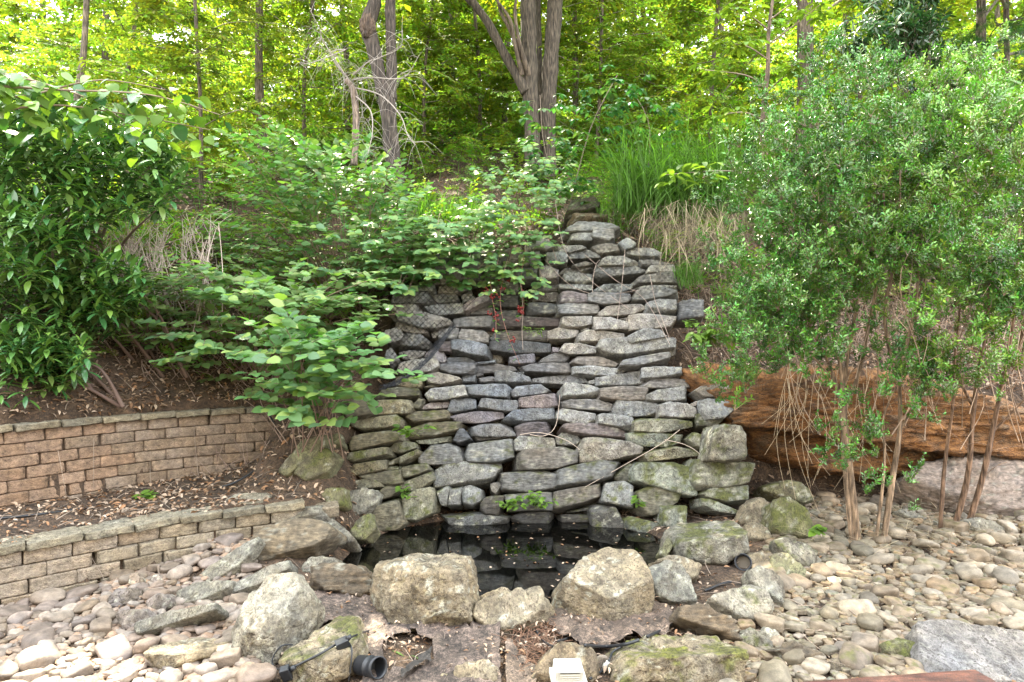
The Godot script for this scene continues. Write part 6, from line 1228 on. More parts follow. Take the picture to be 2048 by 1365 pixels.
func make_cobbles() -> void:
	var kinds := []
	var hues := [Color(0.46, 0.385, 0.295), Color(0.43, 0.345, 0.255), Color(0.39, 0.33, 0.255), Color(0.41, 0.34, 0.275), Color(0.50, 0.43, 0.335), Color(0.35, 0.30, 0.215)]
	var pinks := [Color(0.44, 0.36, 0.30), Color(0.40, 0.315, 0.265), Color(0.46, 0.39, 0.34), Color(0.345, 0.285, 0.26), Color(0.48, 0.41, 0.35), Color(0.42, 0.33, 0.25)]
	for side in 2:
		var set_ := []
		for i in 24:
			var N := PackedVector3Array([Vector3(0, 1, 0), Vector3(0, -1, 0), Vector3(1, 0, 0), Vector3(-1, 0, 0), Vector3(0, 0, 1), Vector3(0, 0, -1)])
			var H := PackedFloat32Array([1, 1, 1, 1, 1, 1])
			for j in 4:
				N.append(Vector3(R(-1, 1), R(-0.6, 1), R(-1, 1)).normalized())
				H.append(R(0.85, 1.1))
			var hue: Color = (hues if side == 0 else pinks)[i % 6]
			set_.append(stone_mesh(N, H, Vector3(1.0, R(0.36, 0.56), R(0.6, 0.9)) * 0.1, Basis(), lin(hue, R(0.6, 1.0)), {"res": 7, "p": R(1.3, 2.0) if i % 3 else 3.5, "rough": 0.003, "moss": 0.12 if side == 0 and i % 7 == 0 else 0.0, "moss_tint": Color(0.15, 0.15, 0.04)}))
		kinds.append(set_)
	var beds := [
		[poly([1420, 1400, 1470, 1240, 1530, 1120, 1560, 960, 1640, 930, 1760, 950, 1800, 1010, 1930, 1040, 2080, 1030, 2080, 1285, 1850, 1268, 1830, 1300, 1840, 1390]), 1.15, 5.3, 3.3, 7.3],
		[poly([-30, 1210, 150, 1190, 260, 1150, 420, 1075, 520, 1085, 500, 1160, 480, 1270, 560, 1420, -30, 1420]), -4.4, -1.2, 3.3, 6.0]]
	for side in 2:
		var bed := Node3D.new()
		hold(bed, "cobble_bed", self)
		kind(bed, "structure")
		var done := []
		var small := []
		var big := 0
		for k in 12000:
			var x := R(beds[side][1], beds[side][2])
			var d := R(beds[side][3], beds[side][4])
			var y := ground(x, d)
			var q := Vector2(1024 + x * F / d, 682.5 + (EYE - y) * F / d)
			if not Geometry2D.is_point_in_polygon(q, beds[side][0]):
				continue
			var r := (0.04 + 0.085 * pow(R(0, 1), 1.6)) if k < 3500 else R(0.022, 0.045)
			var ok := true
			for o in done:
				if Vector2(x - o[0], d - o[1]).length() < (r + o[2]) * 0.70:
					ok = false
					break
			if not ok:
				continue
			done.append([x, d, r])
			var b := Basis.from_euler(Vector3(R(-0.22, 0.22), R(0, TAU), R(-0.22, 0.22))) * Basis().scaled(Vector3.ONE * r * 10.0)
			var at := Vector3(x, y + r * R(0.18, 0.5), -d)
			if big < 298:
				big += 1
				var c := put("cobble", kinds[side][rng.randi() % 24], M.cobble, bed, at)
				c.basis = b
			else:
				small.append(Transform3D(b, at))
		for k in 3000:
			var x := R(beds[side][1], beds[side][2])
			var d := R(beds[side][3], beds[side][4])
			var y := ground(x, d)
			var q := Vector2(1024 + x * F / d, 682.5 + (EYE - y) * F / d)
			if Geometry2D.is_point_in_polygon(q, beds[side][0]):
				small.append(Transform3D(Basis.from_euler(Vector3(0, R(0, TAU), 0)).scaled(Vector3.ONE * R(0.12, 0.4)), Vector3(x, y + 0.012, -d)))
		many("gravel", bed, kinds[side][side], M.cobble, small, tints(20, 0.25))

func cloth_y(x: float, z: float, lift: float) -> float:
	return ground(x, -z) + lift + absf(noise.get_noise_2d(x * 38.0 + z * 14.0, z * 16.0) * 0.085 + fine.get_noise_2d(x * 60.0, z * 40.0) * 0.012)

func sheet(edge: Array, holes: Array, col: Color, lift: float) -> ArrayMesh:
	var area := poly(edge)
	var lo := Vector2(1e9, 1e9)
	var hi := -lo
	for q in area:
		lo = lo.min(q)
		hi = hi.max(q)
	var v := PackedVector3Array()
	var c := PackedColorArray()
	var idx := PackedInt32Array()
	var at := {}
	var n := 9.0
	var w := int((hi.x - lo.x) / n) + 2
	var h := int((hi.y - lo.y) / n) + 2
	for j in h:
		for i in w:
			var q := lo + Vector2(i, j) * n + Vector2(noise.get_noise_2d(i * 9.0, j * 9.0), noise.get_noise_2d(j * 9.0, i * 9.0 + 80.0)) * n * 0.9
			for ring_ in [area] + holes:
				if Geometry2D.is_point_in_polygon(q, ring_) != (ring_ == area):
					var best := q
					var far_ := 1e9
					for e in ring_.size():
						var z := Geometry2D.get_closest_point_to_segment(q, ring_[e], ring_[(e + 1) % ring_.size()])
						if z.distance_to(q) < far_:
							far_ = z.distance_to(q)
							best = z
					if far_ < n * 1.6:
						q = best
			var p := G(q.x, q.y)
			p = P(q.x, q.y, -p.z * 0.99)
			p.y = cloth_y(p.x, p.z, lift)
			v.append(p)
			var k := 1.0 + 0.55 * noise.get_noise_2d(p.x * 26.0, p.z * 26.0) + 0.2 * fine.get_noise_2d(p.x * 150.0, p.z * 150.0)
			c.append(lin(col, k))
	var inside_ := func(q: Vector2) -> bool:
		if not Geometry2D.is_point_in_polygon(q, area):
			return false
		for hole in holes:
			if Geometry2D.is_point_in_polygon(q, hole):
				return false
		return true
	for j in h - 1:
		for i in w - 1:
			var q := lo + Vector2(i + 0.5, j + 0.5) * n
			if inside_.call(q):
				var a := j * w + i
				idx.append_array([a, a + w + 1, a + 1, a, a + w, a + w + 1])
	return commit(v, smooth_normals(v, idx), c, idx)

func make_liner() -> void:
	var grey_cloth := Color(0.285, 0.245, 0.235)
	var a := thing("pond_liner", "grey-mauve pond liner cloth with a torn hole, under the square boulder", "pond liner", G(860, 1300))
	put("sheet", sheet([560, 1220, 640, 1180, 770, 1190, 930, 1230, 1000, 1250, 1004, 1330, 1006, 1420, 860, 1420, 730, 1400, 700, 1280], [poly([762, 1305, 790, 1282, 830, 1273, 862, 1298, 864, 1328, 838, 1345, 778, 1350])], grey_cloth, 0.035), M.cloth, a, -a.position)
	var b := thing("pond_liner", "pinkish pond liner cloth spread under the pointed boulder", "pond liner", G(1200, 1280))
	put("sheet", sheet([1060, 1185, 1130, 1180, 1330, 1215, 1355, 1250, 1330, 1280, 1180, 1310, 1130, 1290, 1070, 1230], [], Color(0.33, 0.275, 0.245), 0.035), M.cloth, b, -b.position)
	var c := thing("pond_liner", "narrow strip of pond liner right of the seam, beside the root debris", "pond liner", G(1010, 1310))
	put("sheet", sheet([1010, 1285, 1040, 1310, 1070, 1345, 1080, 1420, 1012, 1420], [], Color(0.31, 0.265, 0.24), 0.03), M.cloth, c, -c.position)
	# a rag flap by the black pipe
	var e := thing("cloth_scrap", "folded grey scrap of liner right of the black pipe end", "cloth", G(830, 1350))
	put("sheet", sheet([800, 1365, 830, 1340, 865, 1325, 862, 1350, 830, 1362, 805, 1390], [], Color(0.12, 0.12, 0.125), 0.07), M.cloth, e, -e.position)

func cable(called: String, label: String, cat: String, pts: Array, r: float, mat: Material, up := 0.02, group := "") -> void:
	var q := []
	for i in range(0, pts.size(), 2):
		q.append(surf(pts[i], pts[i + 1], up * 0.5 + r))
	laid(called, label, cat, q, r, mat, group)

func laid(called: String, label: String, cat: String, q: Array, r: float, mat: Material, group := "") -> void:
	var s := Sticks.new()
	stick(s, q, r * 0.75, r * 0.75, 8, Color(1, 1, 1), 8)
	for i in s.v.size():
		s.v[i] -= q[0]
	tag(put(called, sticks_mesh(s), mat, self, q[0]), label, cat, group)

func high(pts: Array) -> Array:
	var q := []
	for i in range(0, pts.size(), 3):
		q.append(P(pts[i], pts[i + 1], pts[i + 2]))
	return q

func ring(v: PackedVector2Array, sides := 24) -> ArrayMesh:
	# a lathed shape round the y axis: pairs (radius, height)
	var st := SurfaceTool.new()
	st.begin(Mesh.PRIMITIVE_TRIANGLES)
	for i in v.size():
		for j in sides:
			var t := TAU * j / sides
			st.add_vertex(Vector3(cos(t) * v[i].x, v[i].y, sin(t) * v[i].x))
	for i in v.size() - 1:
		for j in sides:
			var a := i * sides + j
			var b := i * sides + (j + 1) % sides
			for k in [a, a + sides, b + sides, a, b + sides, b]:
				st.add_index(k)
	st.generate_normals()
	return st.commit()

func slab(size: Vector3, bevel: float) -> ArrayMesh:
	var N := PackedVector3Array([Vector3.RIGHT, Vector3.LEFT, Vector3.UP, Vector3.DOWN, Vector3.BACK, Vector3.FORWARD])
	var H := PackedFloat32Array([1, 1, 1, 1, 1, 1])
	return stone_mesh(N, H, size / 2.0, Basis(), Color(1, 1, 1), {"res": 12, "p": 60.0 - bevel, "rough": 0.0})

func make_fittings() -> void:
	# cables and pipes among the front stones
	cable("power_cable", "black cable running from the square boulder to the plug on the low boulder", "cable", [780, 1250, 745, 1262, 710, 1275, 680, 1288], 0.008, M.rubber)
	cable("power_cable", "black cable between the two plugs, crossing the front of the low boulder", "cable", [676, 1290, 640, 1312, 600, 1332, 575, 1345], 0.009, M.rubber)
	cable("power_cable", "thin cable hanging down from the upper plug over the boulder", "cable", [694, 1284, 703, 1300, 702, 1330, 697, 1365], 0.006, M.rubber)
	cable("power_cable", "thin black cable loop left of the lower plug", "cable", [585, 1293, 562, 1296, 545, 1320, 548, 1338, 566, 1345], 0.006, M.rubber)
	cable("power_cable", "black cable running along the liner below the square boulder", "cable", [912, 1268, 945, 1283, 985, 1297, 1020, 1315, 1048, 1334, 1062, 1342], 0.009, M.rubber, 0.05)
	cable("power_cable", "black cable crossing the root debris right of the flat tan slab", "cable", [1070, 1262, 1085, 1285, 1105, 1297], 0.008, M.rubber, 0.03)
	cable("power_cable", "black cable curving out from under the pointed boulder", "cable", [1163, 1246, 1155, 1268, 1138, 1282, 1116, 1290], 0.009, M.rubber, 0.06)
	cable("water_pipe", "straight black pipe lying in front of the pointed boulder", "pipe", [1170, 1299, 1210, 1301, 1250, 1297, 1278, 1288], 0.013, M.rubber, 0.06)
	cable("water_pipe", "short black pipe piece left of the brown bark-textured rock", "pipe", [1295, 1281, 1325, 1267, 1344, 1255], 0.013, M.rubber, 0.06)
	cable("power_cable", "dark cable rising from the floodlight joint to the straight pipe", "cable", [1180, 1362, 1205, 1345, 1218, 1325, 1226, 1308, 1245, 1297], 0.009, M.rubber)
	tag(put("cable_joint", ring(PackedVector2Array([Vector2(0.001, -0.035), Vector2(0.013, -0.035), Vector2(0.014, -0.012), Vector2(0.018, -0.01), Vector2(0.018, 0.012), Vector2(0.012, 0.02), Vector2(0.012, 0.035), Vector2(0.001, 0.035)])), M.white, self, surf(1211, 1338, 0.02)), "small white cable joint right of the white floodlight", "connector").rotation = Vector3(0, 0, -0.5)
	cable("garden_hose", "black hose lying on the soil at the foot of the upper block wall", "hose", [-20, 1042, 60, 1034, 130, 1025, 185, 1018], 0.014, M.rubber, 0.015)
	laid("garden_hose", "black hose curving down the soil bank at the end of the upper block wall", "hose", high([480, 800, 7.5, 530, 822, 7.35, 552, 862, 7.1, 545, 900, 6.95, 510, 940, 6.75, 470, 965, 6.6, 440, 975, 6.55]), 0.013, M.rubber)
	tag(put("twig", twig_mesh([Vector3.ZERO, Vector3(0.03, -0.1, 0.03), Vector3(0.06, -0.2, 0.08)], 0.011), M.twig, self, P(316, 1132, 5.2)), "short crooked brown stick leaning on the low block wall", "stick")
	for k in 2:
		var at := surf(684.0 if k == 0 else 572.0, 1292.0 if k == 0 else 1352.0, 0.025)
		var t := thing("plug", "upper black plug box on the flat-topped low boulder" if k == 0 else "lower black plug at the left bottom of the low boulder", "plug", at)
		t.rotation = Vector3(0.3, 0.5 - k * 0.3, 0.3)
		put("housing", slab(Vector3(0.07, 0.045, 0.045) if k == 0 else Vector3(0.05, 0.075, 0.045), 20), M.rubber, t)
		put("collar", ring(PackedVector2Array([Vector2(0.001, 0), Vector2(0.016, 0), Vector2(0.012, 0.03), Vector2(0.001, 0.03)]), 12), M.rubber, t, Vector3(0.03, 0.012, 0)).rotation.z = -1.2
	var p := thing("drain_pipe", "black ribbed drain pipe end lying at the bottom, below the torn liner", "pipe", G(760, 1362) + Vector3(0, 0.05, 0))
	p.position = surf(742, 1352, 0.10)
	p.basis = Basis(Quaternion(Vector3.UP, Vector3(0.72, 0.22, 0.62).normalized()))
	p.scale = Vector3.ONE * 0.85
	put("pipe", ring(PackedVector2Array([Vector2(0.062, -0.12), Vector2(0.062, -0.02), Vector2(0.068, -0.015), Vector2(0.068, 0.0), Vector2(0.063, 0.004), Vector2(0.063, 0.05), Vector2(0.069, 0.054), Vector2(0.069, 0.085), Vector2(0.060, 0.085), Vector2(0.057, 0.06), Vector2(0.055, -0.12)]), 28), M.rubber, p)
	put("end_plate", ring(PackedVector2Array([Vector2(0.0, -0.03), Vector2(0.056, -0.03)]), 28), M.rubber, p)
	var pot := thing("flower_pot", "small black plastic pot lying below the large moss-topped boulder", "pot", surf(1487, 1132, 0.05))
	pot.rotation = Vector3(1.15, 0.0, 0.35)
	put("pot_wall", ring(PackedVector2Array([Vector2(0.001, -0.09), Vector2(0.05, -0.09), Vector2(0.06, 0.03), Vector2(0.069, 0.03), Vector2(0.07, 0.05), Vector2(0.062, 0.05), Vector2(0.055, 0.02), Vector2(0.045, -0.08)]), 28), M.rubber, pot)
	put("soil_fill", ring(PackedVector2Array([Vector2(0.0, 0.0), Vector2(0.054, -0.005)]), 24), M.bark_plain, pot)
	cable("drip_strip", "black perforated strip lying in the debris below the small pot", "strip", [1462, 1168, 1445, 1172, 1425, 1180, 1410, 1186], 0.014, M.rubber, 0.03)
	# the white floodlight
	var f := thing("floodlight", "white plastic floodlight box on the brown boulder at the bottom", "lamp", surf(1136, 1360, 0.02))
	f.rotation = Vector3(0.25, 0.12, -0.05)
	put("base", slab(Vector3(0.19, 0.035, 0.12), 10), M.white, f, Vector3(0, 0.0, 0))
	var cover := slab(Vector3(0.15, 0.075, 0.10), 22)
	put("cover", cover, M.white, f, Vector3(-0.005, 0.045, 0.0))
	for i in 4:
		put("vent_slot", slab(Vector3(0.11, 0.003, 0.004), 10), M.rubber if i == 3 else M.white, f, Vector3(-0.005, 0.03 + i * 0.014, 0.051))
	put("screw", ring(PackedVector2Array([Vector2(0.0, 0.003), Vector2(0.004, 0.003), Vector2(0.005, 0.0)]), 10), M.rubber, f, Vector3(0.07, 0.018, 0.045))
	# the deck's corner
	var dk := thing("deck", "corner of the reddish-brown painted wooden deck at the bottom right", "deck", Vector3(1.6, 0.3, -2.9))
	for i in 3:
		var st := stone_mesh(PackedVector3Array([Vector3.RIGHT, Vector3.LEFT, Vector3.UP, Vector3.DOWN, Vector3.BACK, Vector3.FORWARD]), PackedFloat32Array([1, 1, 1, 1, 1, 1]), Vector3(0.66, 0.02, 0.07), Basis(), Color(0.20, 0.082, 0.06), {"res": 12, "p": 50.0, "rough": 0.001})
		var o := put("board", st, M.deck, dk, Vector3(0.0, 0.0, -0.10 + i * 0.148))
		o.rotation.y = 0.0
	dk.rotation.y = 0.13

func twig_mesh(pts: Array, r: float) -> ArrayMesh:
	var s := Sticks.new()
	stick(s, pts, r, r * 0.5, 6, Color(0.19, 0.15, 0.12), 4, 0.3)
	return sticks_mesh(s)

func make_litter() -> void:
	var xf := []
	var hues := []
	for i in 60:
		var h := R(0, 1)
		var c := Color(0.33, 0.22, 0.14).lerp(Color(0.50, 0.39, 0.30), h) if i % 3 else Color(0.20, 0.12, 0.07).lerp(Color(0.33, 0.17, 0.08), h)
		hues.append(lin(c, R(0.5, 1.1)))
	var k := 0
	while xf.size() < 34000 and k < 120000:
		k += 1
		var d := R(3.4, 15.0)
		var x := R(-0.85, 0.85) * d
		if d < 7.2 and x > 1.4 and R(0, 1) < 0.72:
			continue
		if d < dlow(x) and x < -1.0 and R(0, 1) < 0.8:
			continue
		if pond(x, d) > 0.2:
			if R(0, 1) < 0.06:
				xf.append(Transform3D(Basis.from_euler(Vector3(R(-0.1, 0.1), R(0, TAU), 0)).scaled(Vector3.ONE * R(0.3, 0.7)), Vector3(x, -0.05, -d)))
			continue
		if d < 5.6 and R(0, 1) < 0.35:
			continue
		var s := R(0.5, 1.15) * (0.62 if d < 5.6 else 0.9)
		xf.append(Transform3D(Basis.from_euler(Vector3(R(-0.6, 0.6), R(0, TAU), R(-0.6, 0.6))).scaled(Vector3(s, s, s)), on(x, d, R(0.004, 0.03))))
	for i in 11000:
		var left := i % 2 == 0
		var d := R(6.2, 9.5) if left else R(7.7, 11.0)
		var x := R(-0.75, -0.24) * d if left else R(0.23, 0.8) * d
		if left and d < pick(UPX, UPD, x):
			continue
		var s := R(0.45, 1.0)
		xf.append(Transform3D(Basis.from_euler(Vector3(R(-0.7, 0.7), R(0, TAU), R(-0.7, 0.7))).scaled(Vector3(s, s, s)), on(x, d, R(0.004, 0.04))))
	for i in 420:
		var g := G(R(560, 1360), R(1180, 1370))
		xf.append(Transform3D(Basis.from_euler(Vector3(R(-0.5, 0.5), R(0, TAU), R(-0.5, 0.5))).scaled(Vector3.ONE * R(0.25, 0.6)), Vector3(g.x, cloth_y(g.x, g.z, 0.045), g.z)))
	kind(many("leaf_litter", self, leaf_mesh(0.075, 0.034, 0.9, 0.5, 0.45, 3), M.litter, xf, hues), "stuff")
	# broken twigs and roots
	var s := Sticks.new()
	for i in 1500:
		var d := R(3.8, 11.0)
		var x := R(-0.8, 0.8) * d
		if pond(x, d) > 0.1 or (d < 5.0 and x < -1.0):
			continue
		var yaw := R(0, TAU)
		var l := R(0.06, 0.32)
		var p := on(x, d, 0.02)
		var q := on(x + cos(yaw) * l, d + sin(yaw) * l, R(0.01, 0.06))
		stick(s, [p, (p + q) / 2 + Vector3(R(-0.03, 0.03), R(0, 0.02), R(-0.03, 0.03)), q], R(0.002, 0.005), 0.001, 3, Color(0.24, 0.19, 0.15) * R(0.7, 1.4), 2)
	for i in 260:
		var g := G(R(1020, 1130), R(1240, 1360))
		var yaw := R(0, TAU)
		var l := R(0.05, 0.2)
		var q := g + Vector3(cos(yaw) * l, R(0.0, 0.07), sin(yaw) * l)
		stick(s, [g + Vector3(0, 0.01, 0), (g + q) / 2 + Vector3(R(-0.03, 0.03), 0.03, R(-0.03, 0.03)), q], 0.003, 0.001, 3, Color(0.2, 0.11, 0.07) * R(0.7, 1.4), 2)
	kind(put("twig_debris", sticks_mesh(s), M.twig), "stuff")

func dlow(x: float) -> float:
	return pick(LOWX, LOWD, x)

# ---------- trees ----------
var layers := []
var high_layers := []

func trunk_line(pts: Array, d: float, widths: Array, extra_top := 0.0) -> Array:
	# pts in picture pairs from the foot upwards, widths likewise in picture units; returns [points, radii]
	var q := []
	var r := []
	for i in range(0, pts.size(), 2):
		q.append(P(pts[i], pts[i + 1], d))
		r.append(widths[mini(i / 2, widths.size() - 1)] * d / F / 2.0)
	if extra_top > 0.0:
		var n := q.size()
		var dir: Vector3 = (q[n - 1] - q[n - 2]).normalized()
		q.append(q[n - 1] + Vector3(dir.x * 0.5, 1, dir.z) * extra_top)
		r.append(r[n - 1] * 0.45)
	return [q, r]

func trunk_mesh(q: Array, r: Array, sides: int, col: Color, steps := 8, rough := 0.16) -> ArrayMesh:
	var s := Sticks.new()
	var pts := curve_pts(q, steps)
	var rad := PackedFloat32Array()
	for k in pts.size():
		var t := float(k) / steps
		var i := mini(int(t), r.size() - 2)
		rad.append(lerpf(r[i], r[i + 1], t - i))
	tube_into(s.v, s.n, s.c, s.i, pts, rad, sides, col, rough)
	return commit(s.v, smooth_normals(s.v, s.i), s.c, s.i)

func along(q: Array, y: float) -> Vector3:
	for i in q.size() - 1:
		if q[i + 1].y >= y:
			var t := clampf((y - q[i].y) / maxf(q[i + 1].y - q[i].y, 0.01), 0, 1)
			return q[i].lerp(q[i + 1], t)
	return q[q.size() - 1]

# Limbs with level sheets of leaves, from height y0 to y1.
func leaf_tree(t: Node3D, q: Array, y0: float, y1: float, limbs: int, reach0: float, reach1: float, per: int, size: float, wood: Color, mesh_set: Array, cols: Array, mat: Material, limb_r := 0.02, sag := 0.0) -> void:
	var xf := []
	var yaw := R(0, TAU)
	for i in limbs:
		var f := (i + R(0.0, 1.0)) / limbs
		var y := lerpf(y0, y1, f)
		var a := along(q, y)
		yaw += 2.4 + R(-0.5, 0.5)
		var len := lerpf(reach0, reach1, f) * R(0.7, 1.2)
		var out := Vector3(cos(yaw), 0, sin(yaw))
		var b := a + out * len * 0.5 + Vector3(R(-0.2, 0.2), len * R(0.1, 0.35), R(-0.2, 0.2))
		var e := a + out * len + Vector3(R(-0.3, 0.3), len * R(0.05, 0.45) - sag, R(-0.3, 0.3))
		var s := Sticks.new()
		stick(s, [a - t.position, b - t.position, e - t.position], limb_r * R(0.7, 1.2), 0.005, 5, wood, 4, 0.2)
		put("limb", sticks_mesh(s), M.twig, t)
		for k in per:
			var g := pow(R(0.03, 1.0), 0.7)
			var c := a.lerp(b, g * 2.0) if g < 0.5 else b.lerp(e, g * 2.0 - 1.0)
			var side := Vector3(-out.z, 0, out.x) * R(-1, 1) * len * 0.42 * (1.1 - g * 0.5)
			c += side + Vector3(R(-0.15, 0.15), R(-0.28, 0.22), R(-0.15, 0.15))
			var h := yaw + R(-1.3, 1.3)
			var z := size * R(0.7, 1.3)
			xf.append(Transform3D(turned(Vector3(cos(h), R(-0.35, 0.2), sin(h)), Vector3(R(-0.25, 0.25), 1, R(-0.25, 0.25)), Vector3.ZERO).basis.scaled(Vector3.ONE * z), c - t.position))
	var half := xf.size() / 2
	many("crown", t, mesh_set[rng.randi() % mesh_set.size()], mat, xf.slice(0, half), cols)
	many("crown", t, mesh_set[rng.randi() % mesh_set.size()], mat, xf.slice(half), cols)

func woodland_tree(label: String, px: float, lean: float, d: float, width: float, o := {}) -> void:
	# px: where the trunk stands in the picture at its foot; lean: shift at the top of the view
	var x := (px - 1024.0) * d / F
	var foot := on(x, d, -0.15)
	var top_y := EYE + 682.5 * d / F
	var top := Vector3(x + lean * d / F, top_y, -d + R(-0.3, 0.3))
	var grown: float = o.get("height", 9.0)
	var crown_y := foot.y + grown
	var q := [foot, foot.lerp(top, 0.5) + Vector3(R(-0.12, 0.12), 0, 0), top]
	var r := [width * d / F / 2.0 * 1.25, width * d / F / 2.0, width * d / F / 2.0 * 0.85]
	if crown_y > top_y + 0.5:
		q.append(Vector3(top.x + lean * 0.3 * d / F, crown_y, top.z))
		r.append(r[2] * 0.3)
	for i in q.size():
		q[i] = q[i]
	var t := thing(o.get("name", "tree"), label, "tree", foot, o.get("group", ""))
	var wood: Color = o.get("wood", Color(0.22, 0.19, 0.15))
	var local := []
	for p in q:
		local.append(p - foot)
	put("trunk", trunk_mesh(local, r, 8, wood, 6), M.bark, t)
	var y0: float = foot.y + o.get("from", 0.8)
	leaf_tree(t, q, y0, crown_y, o.get("limbs", 12), o.get("reach", 1.8), o.get("reach_top", 1.0), o.get("per", 22), o.get("size", 1.0), wood * 0.8, o.get("set", layers), o.get("cols", M_cols), M.glow_leaf, o.get("limb_r", 0.015))

var M_cols := []

func make_trees() -> void:
	for i in 4:
		layers.append(spray("layer", 0.105, 0.06, 27, 0.42, Color(0.16, 0.255, 0.042)))
	for i in 2:
		high_layers.append(spray("layer", 0.15, 0.095, 27, 0.8, Color(0.15, 0.22, 0.03)))
	M_cols = tints(40, 0.4, 0.14)
	var grey_bark := Color(0.25, 0.215, 0.18)

	# the double trunk
	var t := thing("tree", "double-trunked dark tree with a burl on its left stem, behind the left shrubs", "tree", P(800, 470, 9.6))
	var o := t.position
	var a := trunk_line([806, 470, 798, 400, 784, 300, 774, 210, 770, 165], 9.6, [37, 31, 29, 31, 35])
	var b := trunk_line([764, 190, 752, 120, 739, 70, 738, 40, 750, 0, 752, -80], 9.6, [24, 26, 31, 30, 23, 23], 4.0)
	var c := trunk_line([782, 200, 783, 120, 781, 40, 780, -60], 9.62, [23, 21, 20, 19], 4.5)
	for w in [["trunk", a], ["stem", b], ["stem", c]]:
		var loc := []
		for p in w[1][0]:
			loc.append(p - o)
		put(w[0], trunk_mesh(loc, w[1][1], 18, Color(0.125, 0.108, 0.098), 10, 0.22), M.bark, t)
	put("burl", stone_mesh(PackedVector3Array([Vector3.RIGHT, Vector3.LEFT, Vector3.UP, Vector3.DOWN, Vector3.BACK, Vector3.FORWARD]), PackedFloat32Array([1, 1, 1, 1, 1, 1]), Vector3(0.1, 0.17, 0.1), Basis(), Color(0.2, 0.15, 0.12), {"res": 14, "p": 1.0, "rough": 0.02}), M.bark, t, P(735, 52, 9.52) - o)
	leaf_tree(t, c[0], 7.4, 11.0, 12, 2.6, 2.2, 18, 1.0, grey_bark * 0.8, high_layers, M_cols, M.glow_leaf, 0.04)

	# the triple trunk
	t = thing("tree", "large triple-trunked tree with an oblique limb, above the middle of the stone wall", "tree", P(1075, 345, 11.6))
	o = t.position
	a = trunk_line([1066, 360, 1064, 280, 1061, 180, 1058, 90, 1057, 0, 1057, -60], 11.6, [32, 30, 29, 30, 30, 30], 5.0)
	b = trunk_line([1100, 360, 1097, 260, 1099, 160, 1105, 80, 1111, 0, 1113, -60], 11.7, [28, 27, 30, 30, 30, 28], 5.0)
	c = trunk_line([1086, 360, 1082, 260, 1080, 160, 1078, 80, 1076, -40], 12.0, [13, 12, 11, 11, 10], 4.0)
	var e := trunk_line([1052, 185, 1030, 145, 1005, 100, 975, 45, 950, 10, 925, -30], 11.55, [22, 19, 17, 17, 16, 13], 2.0)
	for w in [["trunk", a], ["trunk", b], ["stem", c], ["oblique_limb", e]]:
		var loc := []
		for p in w[1][0]:
			loc.append(p - o)
		put(w[0], trunk_mesh(loc, w[1][1], 16, Color(0.14, 0.122, 0.10), 10, 0.2), M.bark, t)
	for w in [[1044, 150, 1030, 90, 1020, 40, 985, -10], [1052, 130, 1020, 60, 1000, 20, 990, -30], [1058, 150, 1040, 90, 1030, 30, 1034, -20]]:
		var pts := high([w[0], w[1], 11.5, w[2], w[3], 11.3, w[4], w[5], 11.2, w[6], w[7], 11.1])
		for i in pts.size():
			pts[i] -= o
		var s := Sticks.new()
		stick(s, pts, 0.045, 0.02, 7, Color(0.24, 0.2, 0.16), 5, 0.2)
		put("limb", sticks_mesh(s), M.bark, t)
	leaf_tree(t, a[0], 7.8, 12.5, 13, 3.0, 2.6, 15, 1.05, grey_bark * 0.8, high_layers, M_cols, M.glow_leaf, 0.045)

	# named woodland trees, from left to right
	var big := {"height": 10.0, "from": 3.0, "limbs": 14, "reach": 2.6, "reach_top": 1.6, "per": 13, "size": 0.95, "set": high_layers, "limb_r": 0.03}
	var sap := {"height": 4.6, "from": 0.5, "limbs": 15, "reach": 1.5, "reach_top": 0.6, "per": 26, "size": 0.85, "limb_r": 0.011}
	var far := {"height": 5.2, "from": 0.7, "limbs": 16, "reach": 2.2, "reach_top": 0.9, "per": 17, "size": 1.1, "limb_r": 0.014}
	woodland_tree("slim pale tree with a crooked trunk, left of the double trunk", 528, 2, 13.0, 17, big)
	woodland_tree("thin dark sapling with level branches above the left laurels", 402, -17, 10.6, 8, sap)
	woodland_tree("tall slim tree at the far left, standing close behind the laurels", 130, 40, 10.2, 13, {"height": 8.6, "from": 4.2, "limbs": 16, "reach": 3.6, "reach_top": 3.0, "per": 14, "size": 1.0, "set": high_layers, "limb_r": 0.03})
	woodland_tree("tall leafy tree behind the top left corner", -60, 30, 12.0, 24, big)
	woodland_tree("slender sapling halfway between the crooked tree and the left edge", 250, 12, 14.5, 9, far)
	woodland_tree("leafy sapling just right of the crooked pale tree", 610, 10, 14.0, 8, far)
	woodland_tree("slender tree seen just left of the double trunk", 690, -8, 16.0, 12, far)
	woodland_tree("pale straight tree in the sunlit gap right of the double trunk", 905, -4, 16.5, 12, far)
	woodland_tree("thin leaning sapling in the sunlit gap", 850, 16, 14.5, 6, sap)
	woodland_tree("second thin sapling in the sunlit gap, near the pale straight tree", 960, -12, 15.2, 7, sap)
	woodland_tree("slim pale trunk close left of the triple trunk", 1008, 12, 17.0, 11, far)
	woodland_tree("slim tree just right of the triple trunk", 1150, -4, 14.0, 11, far)
	woodland_tree("branchy sapling between the triple trunk and the tall grass", 1190, 14, 13.0, 7, sap)
	woodland_tree("leafy tree above the tall grass clump", 1290, -10, 15.0, 10, far)
	woodland_tree("thick-trunked tree at the top, left of the right evergreen shrub", 1604, -6, 12.5, 34, big)
	woodland_tree("slim sapling behind the tall grass, left of the thick trunk", 1420, 10, 13.5, 8, far)
	woodland_tree("slender tree behind the top of the right evergreen shrub", 1720, 8, 14.0, 12, far)
	woodland_tree("tall tree with dark trunk near the top right corner", 1975, -6, 11.0, 20, big)
